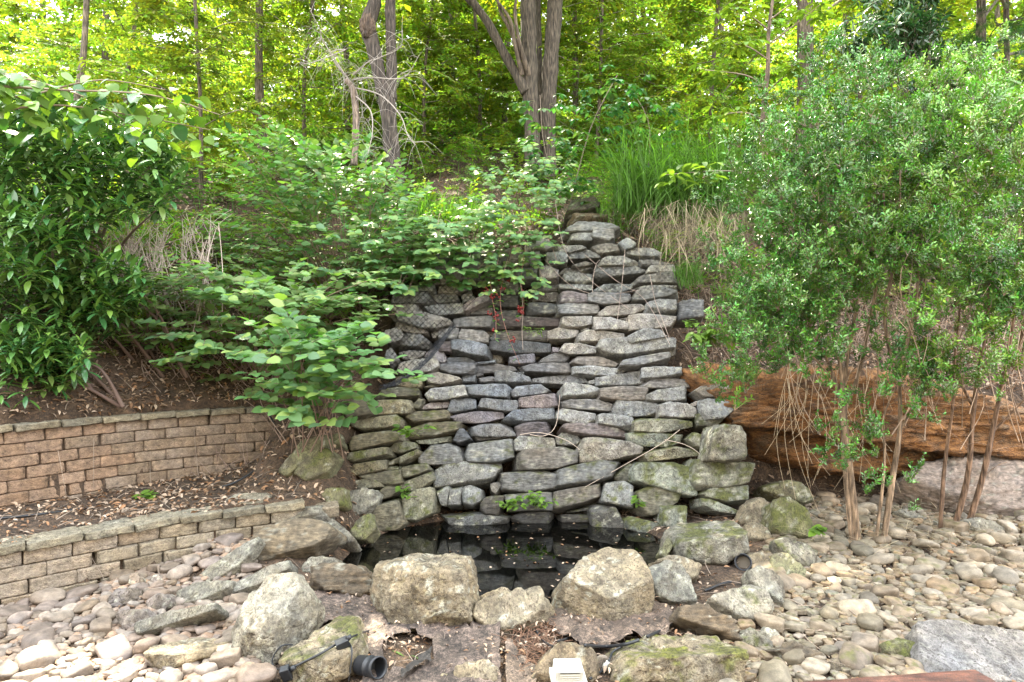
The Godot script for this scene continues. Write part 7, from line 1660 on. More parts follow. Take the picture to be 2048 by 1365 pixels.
	woodland_tree("thin dark trunk at the right edge of the view", 2035, 4, 10.5, 12, big)
	# the farther wood, each tree a little different
	var where := ["far left, behind the laurels", "behind the crooked pale tree", "left of the double trunk", "right behind the double trunk", "deep in the sunlit gap", "behind the oblique limb", "behind the triple trunk", "above the tall grass", "behind the buckeye sapling", "behind the thick-trunked tree", "behind the right evergreen shrub", "behind the top right pines"]
	for i in 12:
		woodland_tree("distant pale green tree " + where[i], -40 + i * 190 + R(-50, 50), R(-15, 15), R(19, 23), R(8, 14), {"height": 5.5, "from": 0.3, "limbs": 18, "reach": 2.6, "reach_top": 1.2, "per": 17, "size": 1.6, "group": "distant woodland trees"})
	for i in 12:
		woodland_tree("farthest hazy tree " + where[11 - i], 60 + (11 - i) * 180 + R(-60, 60), R(-15, 15), R(26, 32), R(8, 14), {"height": 6.5, "from": 0.3, "limbs": 16, "reach": 3.6, "reach_top": 1.6, "per": 15, "size": 2.1, "group": "distant woodland trees"})
	# the dead snag with bare twigs
	var s := Sticks.new()
	var snag := thing("dead_tree", "dead grey tree with bare twisted branches in front of the double trunk", "tree", P(708, 330, 9.0))
	put("trunk", trunk_mesh([Vector3.ZERO, P(712, 240, 9.0) - snag.position, P(706, 180, 8.95) - snag.position, P(690, 160, 8.9) - snag.position], [0.05, 0.045, 0.05, 0.035], 8, Color(0.36, 0.3, 0.26), 6, 0.2), M.bark, snag)
	var arms := [[706, 170, 660, 110, 690, 100, 625, 125, 600, 128], [700, 165, 680, 135, 645, 80, 640, 60, 620, 20], [706, 160, 740, 155, 790, 158, 815, 150, 838, 110], [706, 175, 760, 190, 800, 230, 815, 270, 830, 290], [706, 150, 735, 125, 760, 115, 800, 95, 805, 60], [708, 190, 740, 220, 745, 260, 740, 290, 735, 310]]
	for w in arms:
		var pts := []
		for k in 5:
			pts.append(P(w[k * 2], w[k * 2 + 1], 8.95 - k * 0.12) - snag.position)
		var st := Sticks.new()
		stick(st, pts, 0.011, 0.003, 6, Color(0.27, 0.235, 0.21), 5, 0.2)
		for k in 34:
			var i := 1 + rng.randi() % 4
			var p0: Vector3 = pts[i - 1].lerp(pts[i], R(0, 1))
			var dir := Vector3(R(-1, 1), R(-1.1, 0.6), R(-0.6, 0.6)).normalized()
			var l := R(0.15, 0.5)
			stick(st, [p0, p0 + dir * l * 0.5 + Vector3(0, 0.02, 0), p0 + dir * l + Vector3(0, -l * 0.35, 0)], 0.003, 0.001, 3, Color(0.30, 0.265, 0.24), 3)
		put("branch", sticks_mesh(st), M.twig, snag)
	# buckeye sapling with palmate leaves
	var palm := [spray("palm", 0.17, 0.062, 5, 0.12, Color(0.15, 0.235, 0.03)), spray("palm", 0.15, 0.06, 5, 0.1, Color(0.13, 0.21, 0.03))]
	var bk := thing("buckeye_sapling", "slim buckeye sapling with hand-shaped leaves left of the right evergreen shrub", "tree", P(1524, 330, 8.6))
	put("trunk", trunk_mesh([Vector3.ZERO, P(1527, 220, 8.6) - bk.position, P(1536, 140, 8.6) - bk.position, P(1538, 60, 8.6) - bk.position, P(1552, -40, 8.6) - bk.position], [0.035, 0.033, 0.03, 0.024, 0.015], 8, Color(0.22, 0.17, 0.13), 6, 0.15), M.bark, bk)
	var leaves := []
	for w in [[1527, 170, 1490, 150, 1410, 140], [1530, 190, 1560, 160, 1590, 140], [1537, 120, 1500, 95, 1470, 88], [1536, 90, 1590, 50, 1640, 10], [1538, 60, 1500, 30, 1470, 10], [1540, 40, 1580, 10, 1620, -20], [1526, 230, 1570, 200, 1600, 190], [1526, 240, 1490, 225, 1450, 228]]:
		var st := Sticks.new()
		var pts := high([w[0], w[1], 8.6, w[2], w[3], 8.3, w[4], w[5], 8.0])
		for i in 3:
			pts[i] -= bk.position
		stick(st, pts, 0.012, 0.005, 5, Color(0.2, 0.15, 0.11), 4)
		put("limb", sticks_mesh(st), M.twig, bk)
		for k in 9:
			var g := R(0.4, 1.05)
			var h := R(0, TAU)
			leaves.append(Transform3D(turned(Vector3(cos(h), R(-0.1, 0.2), sin(h)), Vector3.UP, Vector3.ZERO).basis, pts[1].lerp(pts[2], g) + Vector3(R(-0.1, 0.1), R(-0.05, 0.12), R(-0.15, 0.15))))
	many("crown", bk, palm[0], M.glow_leaf, leaves, tints(12, 0.25))
	# the branch of a big-leaved tree reaching in from the left
	var ov := thing("overhanging_branch", "branch with large toothed leaves reaching in from the upper left edge", "branch", P(-40, 170, 5.0))
	var big_leaf := leaf_mesh(0.19, 0.13, 0.75, 0.18, 0.3, 5)
	var nb := 0
	for w in [[-40, 170, 120, 180, 300, 190, 440, 230], [-40, 140, 60, 160, 180, 200, 290, 270], [-40, 200, 60, 190, 200, 160, 330, 180], [-40, 230, 100, 210, 260, 230, 420, 260]]:
		var st := Sticks.new()
		var pts := high([w[0], w[1], 5.0, w[2], w[3], 5.2, w[4], w[5], 5.4, w[6], w[7], 5.5])
		for i in 4:
			pts[i] -= ov.position
		stick(st, pts, 0.012, 0.003, 5, Color(0.2, 0.15, 0.11), 5)
		put("twig", sticks_mesh(st), M.twig, ov)
		for k in 62:
			var g := (k + R(0, 1)) / 62.0 * 3.0
			var i := mini(int(g), 2)
			var at: Vector3 = pts[i].lerp(pts[i + 1], g - i)
			var h := R(0, TAU)
			var lf := put("leaf", big_leaf, M[("tint%d" if k % 2 == 0 else "lau%d") % (rng.randi() % 4)], ov, at + Vector3(R(-0.08, 0.08), R(-0.22, 0.1), R(-0.2, 0.2)))
			lf.basis = turned(Vector3(cos(h), R(-0.9, -0.1), sin(h)), Vector3(R(-0.5, 0.5), 1, R(-0.3, 1.2)), Vector3.ZERO).basis.scaled(Vector3.ONE * R(0.45, 0.9))
	# pine boughs and rhododendron at the top right
	var needle := spray("needle", 0.12, 0.004, 130, 0.3, Color(0.03, 0.085, 0.03))
	var pine := thing("pine_tree", "dark pine with drooping needle boughs in the top right corner", "tree", on(8.1, 10.2, -0.1))
	var pq := [pine.position, pine.position + Vector3(0.1, 4, 0), pine.position + Vector3(0.0, 9, 0)]
	put("trunk", trunk_mesh([Vector3.ZERO, pq[1] - pq[0], pq[2] - pq[0]], [0.16, 0.12, 0.05], 10, Color(0.13, 0.10, 0.08), 8), M.bark, pine)
	leaf_tree(pine, pq, pine.position.y + 1.6, pine.position.y + 8.0, 26, 2.2, 1.2, 40, 1.0, Color(0.13, 0.1, 0.08), [needle], tints(20, 0.3), M.leaf, 0.02, 0.5)
	var ros := spray("rosette", 0.15, 0.045, 11, 0.1, Color(0.035, 0.085, 0.03))
	var rh := thing("rhododendron", "dark glossy rhododendron in the shade left of the top right pine", "shrub", on(5.9, 9.6, -0.05))
	shrub_mass(rh, ros, poly([1690, 20, 1800, -20, 1900, 20, 1900, 130, 1790, 140, 1720, 110]), 330, 9.0, 10.2, tints(20, 0.3), M.gloss, Color(0.12, 0.09, 0.07), 10)

# ---------- shrubs ----------
# Sprays of leaves filling the part of space that the outline covers between two distances, carried by stems from the foot.
func shrub_mass(t: Node3D, mesh: Mesh, area: PackedVector2Array, n: int, d0: float, d1: float, cols: Array, mat: Material, wood: Color, stems: int, up := 0.7, stem_r := 0.018) -> void:
	var xf := []
	fuzz = 36.0
	var hearts := []
	for i in maxi(6, n / 9):
		var q := inside(area)
		hearts.append(P(q.x, q.y, R(d0, d1)))
	for i in n:
		var p: Vector3 = hearts[rng.randi() % hearts.size()] + Vector3(rng.randfn(0, 1), rng.randfn(0, 1) * 0.8, rng.randfn(0, 1)) * 0.13
		var dir := Vector3(R(-1, 1), R(0.1, 1.5) * up / 0.7, R(-1, 1)).normalized()
		var k := R(0.75, 1.25)
		var b := Basis(Quaternion(Vector3.UP, dir)) * Basis(Vector3.UP, R(0, TAU))
		xf.append(Transform3D(b.scaled(Vector3.ONE * k), p - t.position))
	fuzz = 0.0
	many("foliage", t, mesh, mat, xf, cols)
	for i in stems:
		var e: Vector3 = xf[rng.randi() % xf.size()].origin
		var s := Sticks.new()
		var foot := Vector3(R(-0.15, 0.15), -0.05, R(-0.12, 0.12))
		var mid := foot.lerp(e, 0.45) + Vector3(-(e.x - foot.x) * 0.18, absf(e.y) * 0.12, 0)
		stick(s, [foot, mid, e], stem_r * R(0.7, 1.2), 0.004, 6, wood, 6, 0.15)
		for k in 3:
			var a := mid.lerp(e, R(0.1, 0.8))
			var f: Vector3 = xf[rng.randi() % xf.size()].origin
			if f.distance_to(a) < 1.2:
				stick(s, [a, a.lerp(f, 0.5) + Vector3(0, 0.05, 0), f], 0.006, 0.002, 4, wood, 4)
		put("stem", sticks_mesh(s), M.bark, t)

# Paired round leaves held level along arching twigs; the nearest are parts, the rest one mass.
func viburnum(called: String, label: String, foot: Vector3, area: PackedVector2Array, n: int, d0: float, d1: float, L: float, parts: int, pairs := 4, dark := 1.0, cat := "shrub") -> Node3D:
	var t := thing(called, label, cat, foot)
	var s := Sticks.new()
	var xf := []
	fuzz = 22.0
	for i in n:
		var q := inside(area)
		var e := P(q.x, q.y, R(d0, d1)) - foot
		var b := Vector3(R(-0.3, 0.3), 0, R(-0.15, 0.15))
		var flat := Vector3(e.x - b.x, 0, e.z - b.z)
		var mid := b.lerp(e, 0.5) + Vector3(0, 0.1 + 0.1 * flat.length(), 0)
		if i % 7 == 0:
			stick(s, [b, mid, e], 0.007, 0.003, 4, Color(0.2, 0.13, 0.1), 5)
		var dir := (e - mid)
		dir.y *= 0.35
		dir += Vector3(R(-0.35, 0.35), R(-0.12, 0.05), R(-0.1, 0.5))
		dir = dir.normalized()
		var len := pairs * L * 0.66
		stick(s, [e - dir * len * 0.5, e, e + dir * len * 0.5], 0.0035, 0.0015, 3, Color(0.24, 0.14, 0.11), 2)
		for k in pairs:
			var at := e + dir * len * (float(k) / pairs - 0.5)
			for side in [-1.0, 1.0]:
				var out := dir.rotated(Vector3.UP, side * R(0.9, 1.4)) + Vector3(0, R(-0.35, 0.1), 0)
				var z := R(0.7, 1.12)
				xf.append(Transform3D(turned(out, Vector3(R(-0.4, 0.4), 1, R(0.1, 1.1)), Vector3.ZERO).basis.scaled(Vector3.ONE * z), at))
		xf.append(Transform3D(turned(dir, Vector3(0, 1, 0.2), Vector3.ZERO).basis, e + dir * len * 0.5))
	fuzz = 0.0
	put("branch", sticks_mesh(s), M.twig, t)
	var mesh := leaf_mesh(L, L * 0.82, 0.72, 0.14, 0.14, 4)
	xf.sort_custom(func(a, b): return a.origin.z > b.origin.z)
	for i in mini(parts, xf.size()):
		put("leaf", mesh, M["vib%d" % (rng.randi() % 4)], t).transform = xf[i]
	if xf.size() > parts:
		var cols := []
		for i in 30:
			cols.append(Color(0.175 * R(0.8, 1.4), 0.32, 0.125) * R(0.6, 1.35) * dark)
		many("foliage", t, mesh, M.leaf, xf.slice(parts), cols)
	return t

func laurel(label: String, foot: Vector3, area: PackedVector2Array, n: int, d0: float, d1: float, parts: int, L: float) -> Node3D:
	var t := thing("laurel_shrub", label, "shrub", foot)
	var mesh := leaf_mesh(L, L * 0.3, 0.95, 0.3, 0.3, 4)
	var xf := []
	for i in n:
		var q := inside(area)
		var e := P(q.x, q.y, R(d0, d1)) - foot
		if i < 6:
			var s := Sticks.new()
			var b := Vector3(R(-0.3, 0.3), -0.05, R(-0.15, 0.15))
			stick(s, [b, b.lerp(e, 0.5) + Vector3(R(-0.1, 0.1), 0.15, 0), e], 0.022, 0.005, 6, Color(0.13, 0.085, 0.07), 6, 0.15)
			put("stem", sticks_mesh(s), M.twig, t)
		var tilt := Vector3(R(-0.6, 0.6), 1, R(-0.3, 0.8)).normalized()
		var turn := Basis(Quaternion(Vector3.UP, tilt))
		for k in 11:
			var f := k / 10.0
			var yaw := k * 2.4 + R(-0.2, 0.2)
			var out := turn * Vector3(cos(yaw), lerpf(-0.2, 1.4, f * f) + R(-0.2, 0.2), sin(yaw))
			xf.append(Transform3D(turned(out, Vector3.UP, Vector3.ZERO).basis.scaled(Vector3.ONE * R(0.75, 1.15)), e + tilt * (f - 0.5) * 0.14))
	xf.sort_custom(func(a, b): return a.origin.z > b.origin.z)
	for i in mini(parts, xf.size()):
		put("leaf", mesh, M["lau%d" % (rng.randi() % 4)], t).transform = xf[i]
	var cols := []
	for i in 30:
		cols.append(Color(0.07 * R(0.8, 1.5), 0.155, 0.04) * R(0.4, 1.8))
	many("foliage", t, mesh, M.gloss, xf.slice(parts), cols)
	return t

func flat_leaf(base: Material, c: Color) -> Material:
	var m: StandardMaterial3D = base.duplicate()
	m.albedo_color = c.linear_to_srgb()
	return m

func make_shrubs() -> void:
	laurel("large dark laurel with long glossy leaves filling the left edge", on(-5.0, 7.6), poly([-40, 170, 120, 200, 330, 290, 380, 350, 330, 420, 200, 450, 150, 520, -40, 420]), 400, 6.4, 7.8, 290, 0.175)
	laurel("laurel with hanging bunches of shiny leaves at the left edge, below the large one", on(-5.0, 6.9), poly([-40, 420, 110, 430, 140, 520, 100, 600, 60, 690, -40, 690]), 150, 5.9, 6.9, 200, 0.165)
	laurel("small yellow-green laurel with upright shoots above the upper block wall", on(-3.75, 7.2), poly([110, 545, 200, 520, 290, 540, 310, 590, 260, 640, 170, 680, 100, 620]), 110, 6.2, 7.0, 250, 0.165)
	laurel("low laurel with several bare stems standing behind the upper block wall", on(-4.0, 6.55), poly([-30, 700, 40, 660, 150, 660, 190, 720, 140, 770, 60, 800, -30, 790]), 120, 5.8, 6.6, 250, 0.15)
	viburnum("viburnum_shrub", "round-leaved pale green shrub hanging over the soil bank beside the stone wall", on(-2.05, 6.75), poly([490, 690, 560, 650, 700, 670, 760, 690, 800, 760, 730, 790, 640, 820, 560, 830, 500, 800, 520, 740]), 95, 5.9, 6.8, 0.135, 290)
	viburnum("viburnum_shrub", "broad round-leaved shrub in the middle of the left bank", on(-2.9, 7.6), poly([260, 680, 310, 540, 480, 540, 620, 560, 740, 560, 760, 640, 640, 680, 520, 700, 420, 740, 330, 720]), 240, 6.5, 7.9, 0.115, 290)
	viburnum("viburnum_shrub", "tall round-leaved shrub rising behind the broad one towards the double trunk", on(-2.2, 8.8), poly([430, 480, 470, 320, 560, 250, 700, 300, 800, 350, 860, 430, 900, 520, 800, 590, 640, 570, 500, 560]), 520, 7.8, 9.4, 0.11, 220)
	viburnum("viburnum_shrub", "round-leaved shrub overhanging the top left of the stone wall", on(-0.9, 9.2), poly([720, 500, 800, 440, 900, 430, 960, 480, 950, 540, 860, 560, 780, 590, 720, 570]), 130, 7.6, 8.6, 0.11, 150)
	var br := viburnum("bramble_bush", "bramble bush spilling over the middle of the stone wall top", on(0.1, 9.4), poly([930, 420, 960, 330, 1040, 290, 1130, 330, 1130, 420, 1100, 480, 1080, 560, 1010, 570, 950, 520, 900, 470]), 170, 7.7, 9.2, 0.085, 220, 4, 0.95)
	viburnum("bramble_bush", "lower bramble sprays hanging over the upper edge of the stone wall, under the bramble bush", on(0.15, 9.0), poly([930, 450, 1010, 420, 1110, 430, 1100, 500, 1075, 570, 1010, 575, 960, 540, 920, 500]), 75, 7.6, 8.15, 0.08, 200, 4, 0.95)
	# drooping berry canes
	var red := StandardMaterial3D.new()
	red.albedo_color = Color(0.42, 0.07, 0.06)
	red.roughness = 0.35
	var berry := SphereMesh.new()
	berry.radius = 0.012
	berry.height = 0.024
	berry.radial_segments = 8
	berry.rings = 5
	var small_leaf := leaf_mesh(0.07, 0.045, 0.8, 0.2, 0.2, 3)
	for w in [[1010, 540, 1000, 600, 1012, 660, 1040, 730], [1050, 500, 1042, 560, 1048, 610, 1040, 640], [980, 560, 985, 600, 992, 640, 990, 680]]:
		var s := Sticks.new()
		var pts := high([w[0], w[1], 7.95, w[2], w[3], 7.85, w[4], w[5], 7.75, w[6], w[7], 7.65])
		for i in 4:
			pts[i] -= br.position
		stick(s, pts, 0.004, 0.002, 4, Color(0.25, 0.12, 0.09), 5)
		put("cane", sticks_mesh(s), M.twig, br)
		for k in 16:
			var g := R(0, 2.99)
			var at: Vector3 = pts[int(g)].lerp(pts[int(g) + 1], g - int(g))
			var h := R(0, TAU)
			put("leaf", small_leaf, M["vib%d" % (rng.randi() % 4)], br, at).basis = turned(Vector3(cos(h), R(-0.5, 0.2), sin(h)), Vector3.UP, Vector3.ZERO).basis.scaled(Vector3.ONE * R(0.7, 1.3))
		for k in 7:
			var g := R(0.2, 2.99)
			var at: Vector3 = pts[int(g)].lerp(pts[int(g) + 1], g - int(g)) + Vector3(R(-0.08, 0.08), R(-0.05, 0), R(0, 0.06))
			for j in 4:
				put("berry", berry, red, br, at + Vector3(R(-0.03, 0.03), R(-0.03, 0.03), R(-0.02, 0.02)))
	# tall saplings with blue-green compound leaves standing on the bank behind the wall
	var palm := spray("palm", 0.14, 0.07, 5, 0.1, Color(0.075, 0.16, 0.075))
	for w in [["tall cane with level blue-green leaf sprays left of the tall grass", 1135, 430, 1180, 260, 1235, 150], ["lower cane with blue-green leaf sprays in front of the triple trunk", 1130, 420, 1090, 300, 1080, 190], ["thin cane with blue-green leaf sprays over the tall grass", 1290, 400, 1300, 260, 1270, 190]]:
		var t := thing("elder_cane", w[0], "plant", P(w[1], w[2], 9.2))
		var pts := high([w[1], w[2], 9.2, w[3], w[4], 9.0, w[5], w[6], 8.8])
		for i in 3:
			pts[i] -= t.position
		put("stem", twig_mesh(pts, 0.008), M.twig, t)
		var xf := []
		for k in 60:
			var g := R(0.1, 1.99)
			var h := R(0, TAU)
			var at: Vector3 = pts[int(g)].lerp(pts[int(g) + 1], g - int(g))
			xf.append(Transform3D(turned(Vector3(cos(h), R(-0.1, 0.25), sin(h)), Vector3.UP, Vector3.ZERO).basis, at + Vector3(cos(h), 0.1, sin(h)) * R(0.05, 0.35)))
		many("foliage", t, palm, M.leaf, xf, tints(10, 0.25))
	# a light twig of toothed leaves in front of the tall grass
	var tw := thing("chestnut_twig", "pale green leafy twig reaching across the front of the tall grass", "branch", P(1500, 345, 7.4))
	put("stem", twig_mesh([Vector3.ZERO, P(1430, 342, 7.3) - tw.position, P(1330, 350, 7.2) - tw.position], 0.008), M.twig, tw)
	var tl := leaf_mesh(0.2, 0.08, 0.95, 0.2, 0.3, 5)
	for k in 44:
		var g := R(0.3, 1.0)
		var h := R(0, TAU)
		put("leaf", tl, M["tint%d" % (rng.randi() % 4)], tw, (P(1490, 342, 7.35) - tw.position).lerp(P(1325, 348, 7.2) - tw.position, g) + Vector3(0, R(-0.1, 0.1), R(-0.2, 0.2))).basis = turned(Vector3(cos(h), R(-0.4, 0.1), sin(h)), Vector3.UP, Vector3.ZERO).basis.scaled(Vector3.ONE * R(0.7, 1.1))
	# the two evergreen shrubs on the right
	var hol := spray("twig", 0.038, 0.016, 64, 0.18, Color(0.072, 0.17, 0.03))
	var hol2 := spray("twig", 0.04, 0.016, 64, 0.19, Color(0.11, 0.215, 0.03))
	var bark := Color(0.5, 0.38, 0.27)
	var a := thing("evergreen_shrub", "tall small-leaved evergreen shrub with a pale slim trunk, right of the tall grass", "shrub", G(1715, 1085))
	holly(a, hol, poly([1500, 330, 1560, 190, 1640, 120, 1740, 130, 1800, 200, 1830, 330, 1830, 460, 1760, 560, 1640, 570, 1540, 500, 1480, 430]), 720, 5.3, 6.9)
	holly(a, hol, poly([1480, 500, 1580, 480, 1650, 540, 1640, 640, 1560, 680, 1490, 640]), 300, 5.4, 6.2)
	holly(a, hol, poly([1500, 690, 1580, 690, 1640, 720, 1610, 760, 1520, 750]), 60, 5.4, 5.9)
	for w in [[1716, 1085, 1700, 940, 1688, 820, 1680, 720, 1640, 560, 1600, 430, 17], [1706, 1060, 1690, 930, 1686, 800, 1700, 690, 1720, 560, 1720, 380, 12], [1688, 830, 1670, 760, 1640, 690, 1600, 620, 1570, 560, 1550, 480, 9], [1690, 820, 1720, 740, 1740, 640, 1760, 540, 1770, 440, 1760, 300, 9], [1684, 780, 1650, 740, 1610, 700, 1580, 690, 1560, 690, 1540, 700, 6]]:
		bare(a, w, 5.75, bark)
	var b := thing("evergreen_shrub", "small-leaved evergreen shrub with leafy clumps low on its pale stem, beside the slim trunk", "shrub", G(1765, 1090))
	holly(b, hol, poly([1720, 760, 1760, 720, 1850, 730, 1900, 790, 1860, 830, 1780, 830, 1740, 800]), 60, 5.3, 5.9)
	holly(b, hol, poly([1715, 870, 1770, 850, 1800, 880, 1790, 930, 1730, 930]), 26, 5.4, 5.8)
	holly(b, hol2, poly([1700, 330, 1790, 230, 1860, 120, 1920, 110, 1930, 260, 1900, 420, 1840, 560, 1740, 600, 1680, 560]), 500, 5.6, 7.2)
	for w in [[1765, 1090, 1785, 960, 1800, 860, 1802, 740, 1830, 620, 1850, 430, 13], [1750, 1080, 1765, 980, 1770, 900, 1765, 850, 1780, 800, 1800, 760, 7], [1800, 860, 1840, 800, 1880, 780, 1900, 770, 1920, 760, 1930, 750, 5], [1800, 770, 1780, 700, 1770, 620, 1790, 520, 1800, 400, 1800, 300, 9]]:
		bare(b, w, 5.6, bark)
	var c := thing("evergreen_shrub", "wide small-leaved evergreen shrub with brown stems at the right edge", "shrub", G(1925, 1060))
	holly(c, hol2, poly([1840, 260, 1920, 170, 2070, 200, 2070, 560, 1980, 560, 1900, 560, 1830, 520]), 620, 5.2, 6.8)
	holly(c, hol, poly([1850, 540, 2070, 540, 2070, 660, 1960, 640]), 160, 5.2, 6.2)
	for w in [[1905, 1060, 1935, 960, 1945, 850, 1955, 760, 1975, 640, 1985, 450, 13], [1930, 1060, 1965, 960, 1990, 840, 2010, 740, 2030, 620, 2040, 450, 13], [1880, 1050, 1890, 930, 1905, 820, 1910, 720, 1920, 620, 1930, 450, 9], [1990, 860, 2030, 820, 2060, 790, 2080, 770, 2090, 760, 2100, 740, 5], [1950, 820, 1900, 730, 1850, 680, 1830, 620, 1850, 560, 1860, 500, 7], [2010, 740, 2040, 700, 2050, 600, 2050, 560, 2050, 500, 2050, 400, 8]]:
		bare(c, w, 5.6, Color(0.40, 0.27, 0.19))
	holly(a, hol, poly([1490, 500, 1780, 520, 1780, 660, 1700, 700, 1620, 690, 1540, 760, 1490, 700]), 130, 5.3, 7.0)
	holly(c, hol2, poly([1780, 520, 2070, 520, 2070, 720, 1960, 690, 1850, 740, 1790, 690]), 130, 5.3, 7.0)
	for k in 46:
		var x := R(1560, 2060)
		var host: Node3D = [a, b, c][0 if x < 1740 else (1 if x < 1860 else 2)]
		var st := Sticks.new()
		var y := R(640, 900)
		var pts := high([x, y, R(5.6, 6.6), x + R(-50, 50), y - R(70, 130), R(5.6, 6.8), x + R(-110, 110), y - R(180, 330), R(5.6, 7.0)])
		for i in 3:
			pts[i] -= host.position
		stick(st, pts, R(0.003, 0.007), 0.0015, 4, Color(0.42, 0.29, 0.20) * R(0.5, 1.1), 5)
		for j in 4:
			var e: Vector3 = pts[1].lerp(pts[2], R(-0.4, 0.9))
			stick(st, [e, e + Vector3(R(-0.1, 0.1), 0.1, R(-0.1, 0.1)), e + Vector3(R(-0.3, 0.3), R(0.05, 0.3), R(-0.2, 0.2))], 0.003, 0.001, 3, Color(0.42, 0.29, 0.20) * R(0.5, 1.1), 3)
		put("twig", sticks_mesh(st), M.twig, host)
	# the bare twiggy shrub
	var tws := thing("bare_shrub", "leafless shrub of upright grey twigs between the laurels and the round-leaved shrubs", "shrub", on(-3.9, 7.9))
	for k in 60:
		var s := Sticks.new()
		var foot := P(R(170, 470), R(600, 700), R(7.0, 8.0)) - tws.position
		var e := P(R(150, 480), R(420, 520), R(7.0, 8.2)) - tws.position
		e.x = foot.x + (e.x - foot.x) * 0.35
		stick(s, [foot, foot.lerp(e, 0.5) + Vector3(R(-0.1, 0.1), 0, R(-0.1, 0.1)), e], 0.008, 0.003, 4, Color(0.40, 0.33, 0.29) * R(0.7, 1.2), 4)
		for j in 5:
			var p0 := foot.lerp(e, R(0.3, 0.95))
			stick(s, [p0, p0 + Vector3(R(-0.08, 0.08), 0.08, R(-0.08, 0.08)), p0 + Vector3(R(-0.16, 0.16), R(0.1, 0.25), R(-0.1, 0.1))], 0.004, 0.0015, 3, Color(0.42, 0.35, 0.31) * R(0.7, 1.2), 2)
		put("stem", sticks_mesh(s), M.twig, tws)
	# brushwood of thin stems above the orange ledge and below the left shrubs
	var brush := Sticks.new()
	for k in 420:
		var p0 := on(R(2.2, 6.6), R(7.9, 10.0), 0.0)
		var e := p0 + Vector3(R(-0.8, 0.8), R(0.05, 0.7), R(-0.3, 0.5))
		stick(brush, [p0, p0.lerp(e, 0.5) + Vector3(R(-0.1, 0.1), 0.05, 0), e], R(0.003, 0.007), 0.001, 3, Color(0.33, 0.24, 0.18) * R(0.6, 1.2), 3)
	for k in 160:
		var p0 := on(R(-4.2, -1.9), R(6.9, 8.0), 0.0)
		var e := p0 + Vector3(R(-0.5, 0.5), R(0.1, 0.6), R(-0.2, 0.4))
		stick(brush, [p0, p0.lerp(e, 0.5) + Vector3(R(-0.1, 0.1), 0.08, 0), e], R(0.003, 0.007), 0.001, 3, Color(0.30, 0.22, 0.18) * R(0.6, 1.2), 3)
	kind(put("brushwood", sticks_mesh(brush), M.twig), "stuff")

func holly(t: Node3D, mesh: Mesh, area: PackedVector2Array, n: int, d0: float, d1: float) -> void:
	shrub_mass(t, mesh, area, n, d0, d1, tints(30, 0.35), M.gloss, Color(0.25, 0.17, 0.12), 0, 0.9)

func bare(t: Node3D, w: Array, d: float, wood: Color) -> void:
	var pts := []
	var dd := -t.position.z
	for k in 6:
		pts.append(P(w[k * 2], w[k * 2 + 1], lerpf(dd, d + 0.3, k / 5.0)) - t.position)
	if w[1] > 1040:
		pts[0].y = -0.05
	var s := Sticks.new()
	var r: float = w[12] * 5.6 / F / 2.0
	stick(s, pts, r, r * 0.35, 8, wood, 6, 0.2)
	for k in 8:
		var i := 1 + rng.randi() % 4
		var p0: Vector3 = pts[i].lerp(pts[i + 1], R(0, 1))
		var e := p0 + Vector3(R(-0.45, 0.45), R(-0.1, 0.4), R(-0.2, 0.25))
		stick(s, [p0, p0.lerp(e, 0.5) + Vector3(0, 0.03, 0), e], 0.004, 0.0015, 3, wood * 0.9, 3)
	put("stem", sticks_mesh(s), M.bark, t)

func blade(L: float, w: float, bend: float, seg := 6) -> ArrayMesh:
	var s := Sticks.new()
	for i in seg + 1:
		var t := float(i) / seg
		var a := bend * t * t
		var p := Vector3(0, L * (t - 0.25 * bend * t * t * t), L * bend * 0.55 * t * t)
		var k := w * (1.0 - t * t) + 0.0006
		var n := Vector3(0, sin(a), -cos(a))
		for side in [-1, 1]:
			s.v.append(p + Vector3(side * k, 0, 0))
			s.n.append(n)
			s.c.append(Color(1, 1, 1))
	for i in seg:
		var a := i * 2
		s.i.append_array([a, a + 3, a + 2, a, a + 1, a + 3])
	return sticks_mesh(s)

func tuft(label: String, area: PackedVector2Array, d0: float, d1: float, n: int, meshes: Array, cols: Array, called := "grass_clump", k0 := 0.7, k1 := 1.2) -> void:
	var q := (area[0] + area[area.size() / 2]) / 2.0
	var t := thing(called, label, "grass", P(q.x, q.y, (d0 + d1) / 2))
	for m in meshes:
		var xf := []
		for i in n / meshes.size():
			var p := inside(area)
			var at := P(p.x, p.y, R(d0, d1))
			at.y = maxf(at.y, ground(at.x, -at.z) - 0.02) if R(0, 1) < 0.5 else at.y
			xf.append(Transform3D((Basis(Vector3.UP, R(0, TAU)) * Basis(Vector3.RIGHT, R(-0.2, 0.6))).scaled(Vector3.ONE * R(k0, k1) * R(0.8, 1.0)), at - t.position))
		many("blades", t, m, M.grass, xf, cols)

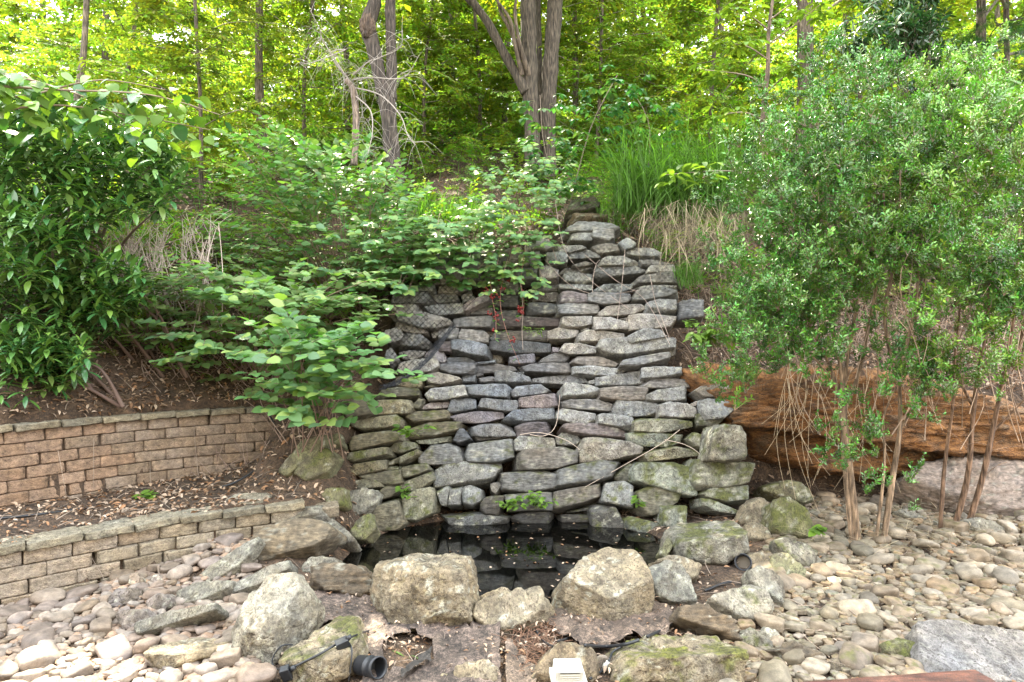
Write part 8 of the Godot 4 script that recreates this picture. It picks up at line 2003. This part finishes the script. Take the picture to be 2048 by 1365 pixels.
func make_small_plants() -> void:
	var greens := []
	for i in 24:
		greens.append(Color(0.105, 0.215, 0.042) * R(0.6, 1.4))
	var straws := []
	for i in 24:
		straws.append(Color(0.34, 0.27, 0.17) * R(0.35, 1.2))
	var tall := [blade(1.0, 0.006, 1.3), blade(0.85, 0.007, 2.1), blade(1.1, 0.006, 0.8), blade(0.7, 0.006, 1.6)]
	tuft("tall arching green ornamental grass on the bank above the right side of the stone wall", poly([1225, 400, 1300, 385, 1400, 390, 1480, 380, 1490, 420, 1400, 440, 1300, 440, 1240, 430]), 8.3, 9.6, 2300, tall, greens, "grass_clump", 0.8, 1.5)
	var short := [blade(0.4, 0.005, 0.8), blade(0.5, 0.005, 1.3)]
	tuft("short green grass on the mound between the double and the triple trunk", poly([815, 410, 900, 430, 990, 430, 990, 470, 900, 480, 815, 470]), 9.0, 10.0, 700, short, greens)
	tuft("fine green grass tuft beside the top right end of the stone wall", poly([1345, 545, 1400, 540, 1410, 570, 1360, 580]), 7.9, 8.3, 420, [blade(0.2, 0.003, 0.9), blade(0.26, 0.003, 1.4)], greens)
	tuft("low green grass right behind the stone wall top", poly([1190, 420, 1260, 400, 1290, 430, 1250, 470, 1200, 450]), 8.7, 9.3, 300, short, greens, "grass_clump", 0.4, 0.8)
	# the dry skirt hanging below the tall grass
	var st := thing("dry_grass", "dry straw skirt hanging down the bank below the tall green grass", "grass", P(1400, 470, 8.6))
	var hang := []
	for i in 600:
		var p := inside(poly([1290, 400, 1400, 395, 1490, 400, 1480, 470, 1440, 500, 1340, 480, 1280, 440]))
		var at := P(p.x, p.y, R(8.0, 8.8))
		hang.append(Transform3D(Basis(Vector3.UP, R(-1.6, 1.6)) * Basis(Vector3.RIGHT, R(1.7, 3.0)) * Basis(Vector3.UP, R(-0.9, 0.9)) * Basis().scaled(Vector3.ONE * R(0.25, 0.85)), at - st.position))
	many("blades", st, blade(0.8, 0.004, 0.7), M.straw, hang, straws)
	var dead := thing("dry_grass", "loose dry straw strewn round the foot of the evergreen shrubs on the right cobbles", "grass", G(1750, 1060))
	var lie := []
	for i in 320:
		var g := G(R(1580, 1960), R(930, 1110))
		lie.append(Transform3D(Basis(Vector3.UP, R(0, TAU)) * Basis(Vector3.RIGHT, R(1.2, 1.6)) * Basis().scaled(Vector3.ONE * R(0.4, 0.9)), g + Vector3(0, R(0.03, 0.12), 0) - dead.position))
	many("blades", dead, blade(0.6, 0.003, 0.3), M.straw, lie, straws)
	var dangling := thing("dry_grass", "pale dry stems dangling in front of the orange ledge", "grass", P(1640, 780, 7.0))
	for k in 34:
		var s := Sticks.new()
		var x := R(1560, 1750)
		var y := R(700, 790)
		var l := R(60, 260)
		var pts := high([x, y, 6.9, x + R(-25, 25), y + l * 0.5, 6.7, x + R(-60, 60), y + l, 6.6])
		for i in 3:
			pts[i] -= dangling.position
		stick(s, pts, 0.003, 0.0015, 3, Color(0.44, 0.34, 0.22) * R(0.7, 1.2), 4)
		put("stem", sticks_mesh(s), M.twig, dangling)
	# undergrowth on the far slope, too fine to count
	var ferns := spray("layer", 0.07, 0.032, 30, 0.3, Color(0.16, 0.28, 0.045))
	var xf := []
	for i in 5200:
		var d := R(9.2, 20.0)
		var x := R(-0.9, 0.9) * d
		if noise.get_noise_2d(x * 5.0, d * 5.0 + 30.0) < -0.22 or (absf(x + 0.9) < 1.5 and R(0, 1) < 0.35):
			continue
		xf.append(Transform3D(turned(Vector3(R(-1, 1), R(0.1, 0.9), R(-1, 1)), Vector3.UP, Vector3.ZERO).basis.scaled(Vector3.ONE * R(0.6, 1.5) * (1.0 if d < 13.0 else 1.6)), on(x, d, R(0.02, 0.3))))
	for i in 700:
		var d := R(6.9, 9.5)
		var x := R(-0.8, -0.22) * d
		if d < pick(UPX, UPD, x) + 0.25:
			continue
		xf.append(Transform3D(turned(Vector3(R(-1, 1), R(0.2, 1.2), R(-0.5, 1)), Vector3.UP, Vector3.ZERO).basis.scaled(Vector3.ONE * R(0.5, 1.1)), on(x, d, R(0.02, 0.4))))
	many("undergrowth", self, ferns, M.leaf, xf, tints(30, 0.35, 0.2))
	# the far thicket under the trees reads as one mass
	var tx := []
	for i in 3600:
		var d := R(15.0, 32.0)
		var h := R(0, TAU)
		tx.append(Transform3D(turned(Vector3(cos(h), R(-0.3, 0.3), sin(h)), Vector3(R(-0.3, 0.3), 1, R(-0.3, 0.3)), Vector3.ZERO).basis.scaled(Vector3.ONE * R(0.8, 1.6) * d / 16.0), on(R(-0.85, 0.85) * d, d, pow(R(0, 1), 1.5) * 3.2)))
	many("thicket", self, layers[0], M.glow_leaf, tx, M_cols)
	# sunlit saplings' leaves low down between the trunks
	var ux := []
	for i in 1500:
		var d := R(11.5, 16.5)
		var h := R(0, TAU)
		ux.append(Transform3D(turned(Vector3(cos(h), R(-0.2, 0.4), sin(h)), Vector3(R(-0.4, 0.4), 1, R(-0.1, 0.7)), Vector3.ZERO).basis.scaled(Vector3.ONE * R(0.6, 1.2)), on(R(-0.85, 0.85) * d, d, pow(R(0, 1), 1.4) * 2.4)))
	many("undergrowth", self, spray("layer", 0.1, 0.058, 24, 0.4, Color(0.21, 0.34, 0.06)), M.glow_leaf, ux, tints(30, 0.3, 0.12))
	var gx := []
	for i in 6000:
		var d := R(9.0, 19.0)
		var x := R(-0.85, 0.85) * d
		if noise.get_noise_2d(x * 4.0, d * 4.0) < -0.1:
			continue
		gx.append(Transform3D((Basis(Vector3.UP, R(0, TAU)) * Basis(Vector3.RIGHT, R(-0.2, 0.4))).scaled(Vector3.ONE * R(0.5, 1.2)), on(x, d, -0.02)))
	many("grass", self, blade(0.38, 0.006, 1.0), M.grass, gx, greens)
	# small leafy plants, each on its own
	var sprout := leaf_mesh(0.075, 0.04, 0.85, 0.2, 0.3, 4)
	var rounded := leaf_mesh(0.085, 0.07, 0.72, 0.14, 0.15, 4)
	plantlet("small leafy weed growing at the back water edge under the wall middle, left tuft", 1018, 1018, 6.95, 60, 0.17, 0.16, sprout)
	plantlet("bushier leafy weed at the back water edge, right beside the small tuft", 1080, 1012, 6.95, 70, 0.2, 0.15, sprout)
	plantlet("small hanging weed on the mossy stones at the left of the pond", 812, 1005, 6.9, 40, 0.1, 0.18, sprout)
	plantlet("dark leafy sprig among the mossy stones at the right of the pond", 1276, 1012, 6.9, 26, 0.09, 0.16, sprout)
	plantlet("round-leaved sprig sprouting from the lower left of the stone wall", 828, 868, 7.1, 34, 0.2, 0.1, rounded)
	plantlet("bright leafy weed hanging over the right edge of the stone wall", 1425, 690, 7.2, 150, 0.38, 0.24, leaf_mesh(0.13, 0.065, 0.8, 0.2, 0.35, 4))
	plantlet("small yellowish leaf cluster beside the right wall edge, above the bright weed", 1375, 655, 7.4, 16, 0.1, 0.14, leaf_mesh(0.1, 0.06, 0.8, 0.2, 0.35, 4))
	plantlet("fine green weed on the litter slope left of the evergreen shrub", 1490, 660, 7.9, 70, 0.22, 0.25, leaf_mesh(0.06, 0.02, 0.9, 0.2, 0.3, 3))
	plantlet("leafy weed at the upper slope right of the stone wall", 1440, 590, 8.3, 40, 0.25, 0.15, sprout)
	plantlet("tiny weed with narrow leaves in the torn hole of the liner", 770, 1300, 4.15, 24, 0.09, 0.07, leaf_mesh(0.08, 0.012, 0.9, 0.2, 0.3, 3))
	plantlet("pale grassy weed behind the black drain pipe", 822, 1328, 4.0, 26, 0.06, 0.08, leaf_mesh(0.08, 0.012, 0.9, 0.2, 0.3, 3))
	plantlet("small weed at the left foot of the upright wedge boulder", 480, 1303, 4.05, 14, 0.05, 0.04, leaf_mesh(0.045, 0.02, 0.8, 0.2, 0.3, 3))
	plantlet("small green seedling on the right cobbles below the shrubs", 1645, 1068, 5.9, 8, 0.07, 0.06, rounded)
	plantlet("low leafy seedling on the terrace between the block walls", 290, 995, 6.2, 6, 0.06, 0.03, rounded)
	plantlet("narrow-leaved sprout hanging on the spout slab in the wall middle", 1070, 668, 7.75, 40, 0.14, 0.1, leaf_mesh(0.08, 0.018, 0.9, 0.2, 0.3, 3))
	# thin dry vines straying over the upper stones
	var vines := thing("dry_vine", "thin leafless vines trailing across the upper right stones of the wall", "vine", P(1200, 500, 8.2))
	for w in [[1110, 400, 1130, 500, 1180, 560, 1260, 620], [1170, 510, 1230, 560, 1290, 600, 1340, 690], [1250, 500, 1245, 560, 1240, 600, 1235, 640], [1090, 520, 1140, 570, 1200, 590, 1280, 580], [1185, 600, 1186, 560, 1192, 530, 1200, 520], [1040, 560, 1046, 620, 1044, 660, 1046, 700], [1300, 550, 1310, 600, 1325, 640, 1340, 680]]:
		var s := Sticks.new()
		var pts := []
		for k in 4:
			pts.append(P(w[k * 2], w[k * 2 + 1], wall_d(w[k * 2], w[k * 2 + 1]) - 0.24) - vines.position)
		stick(s, pts, 0.004, 0.003, 4, Color(0.36, 0.28, 0.24), 6)
		put("stem", sticks_mesh(s), M.twig, vines)
	var vine2 := thing("dry_vine", "long bare vine crossing the lower right stones down to the pond edge", "vine", P(1250, 930, 7.1))
	for w in [[1360, 860, 1320, 890, 1250, 930, 1170, 975], [1060, 870, 1090, 872, 1112, 850, 1120, 790], [1330, 880, 1370, 890, 1400, 910, 1390, 930], [1040, 870, 1080, 866, 1130, 880, 1160, 900]]:
		var s := Sticks.new()
		var pts := []
		for k in 4:
			pts.append(P(w[k * 2], w[k * 2 + 1], wall_d(w[k * 2], w[k * 2 + 1]) - 0.26) - vine2.position)
		stick(s, pts, 0.005, 0.003, 4, Color(0.42, 0.34, 0.28), 6)
		put("stem", sticks_mesh(s), M.twig, vine2)

func wall_d(px: float, py: float) -> float:
	var dx := px - 1020.0
	return 7.15 + (1040.0 - py) * 0.0027 - (3e-6 if dx < 0 else 2e-6) * dx * dx

func plantlet(label: String, px: float, py: float, d: float, n: int, w: float, h: float, mesh: Mesh) -> void:
	var t := thing("small_plant", label, "plant", P(px, py, d))
	var s := Sticks.new()
	for i in maxi(3, n / 7):
		var e := Vector3(R(-w, w), R(0.2, 1.0) * h, R(-0.3, 1.0) * w)
		stick(s, [Vector3(R(-w, w) * 0.3, -0.03, 0), e * 0.5 + Vector3(0, 0.03, 0), e], 0.003, 0.001, 3, Color(0.16, 0.2, 0.06), 3)
		for k in 7:
			var h2 := R(0, TAU)
			put("leaf", mesh, M["tint%d" % (rng.randi() % 4)], t, e * R(0.4, 1.0) + Vector3(R(-0.02, 0.02), R(-0.02, 0.03), R(-0.02, 0.02))).basis = turned(Vector3(cos(h2), R(-0.5, 0.5), sin(h2) + 0.2), Vector3(0, 1, 0.3), Vector3.ZERO).basis.scaled(Vector3.ONE * R(0.6, 1.15))
	put("stalk", sticks_mesh(s), M.twig, t)

func make_netting() -> void:
	var net := StandardMaterial3D.new()
	net.albedo_color = Color(0.09, 0.10, 0.13)
	net.roughness = 0.5
	var jobs := [["black plastic netting draped over the upper left stones of the wall", [735, 580, 790, 560, 930, 565, 960, 600, 900, 640, 890, 690, 850, 725, 790, 770, 750, 770, 770, 700, 780, 640]], ["black plastic netting stretched over the rounded top right stones of the wall", [1090, 520, 1180, 470, 1280, 490, 1350, 540, 1360, 580, 1290, 600, 1180, 590, 1110, 570]]]
	for job in jobs:
		var area := poly(job[1])
		var t := thing("netting", job[0], "netting", P(area[0].x, area[0].y, 7.9))
		var s := Sticks.new()
		var step := 8.0
		for way in 2:
			for k in 90:
				var run := []
				for j in 80:
					var u := (k - 45) * step + (j - 40) * step
					var v := (j - 40) * step - (k - 45) * step
					var q := area[0].lerp(area[area.size() / 2], 0.5) + (Vector2(u, v) if way == 0 else Vector2(-u, v)) * 0.5 * 1.4
					var keep := Geometry2D.is_point_in_polygon(q, area)
					if keep:
						var bulge := noise.get_noise_2d(q.x * 0.5, q.y * 0.5) * 0.1
						run.append(P(q.x, q.y, wall_d(q.x, q.y) - 0.30 + bulge) - t.position)
					if (not keep or j == 79) and run.size() > 1:
						for i in run.size() - 1:
							thread(s, run[i], run[i + 1], 0.0021 if job == jobs[0] else 0.0014)
						run = []
					elif not keep:
						run = []
		put("mesh", sticks_mesh(s), net, t)
		if job == jobs[0]:
			var e := Sticks.new()
			for k in 16:
				var pts := []
				for w in [[905, 655], [870, 700], [840, 735], [795, 765], [765, 775]]:
					pts.append(P(w[0] + R(-7, 7), w[1] + R(-7, 7), wall_d(w[0], w[1]) - 0.34 + R(-0.02, 0.02)) - t.position)
				stick(e, pts, 0.003, 0.003, 3, Color(0.5, 0.5, 0.5), 4)
			put("gathered_edge", sticks_mesh(e), net, t)

func thread(s: Sticks, a: Vector3, b: Vector3, r: float) -> void:
	var f := s.v.size()
	var side := (b - a).normalized().cross(Vector3.BACK).normalized() * r
	for p in [a - side, a + side, b + side, b - side]:
		s.v.append(p)
		s.n.append(Vector3.BACK)
		s.c.append(Color(1, 1, 1))
	s.i.append_array([f, f + 1, f + 2, f, f + 2, f + 3])
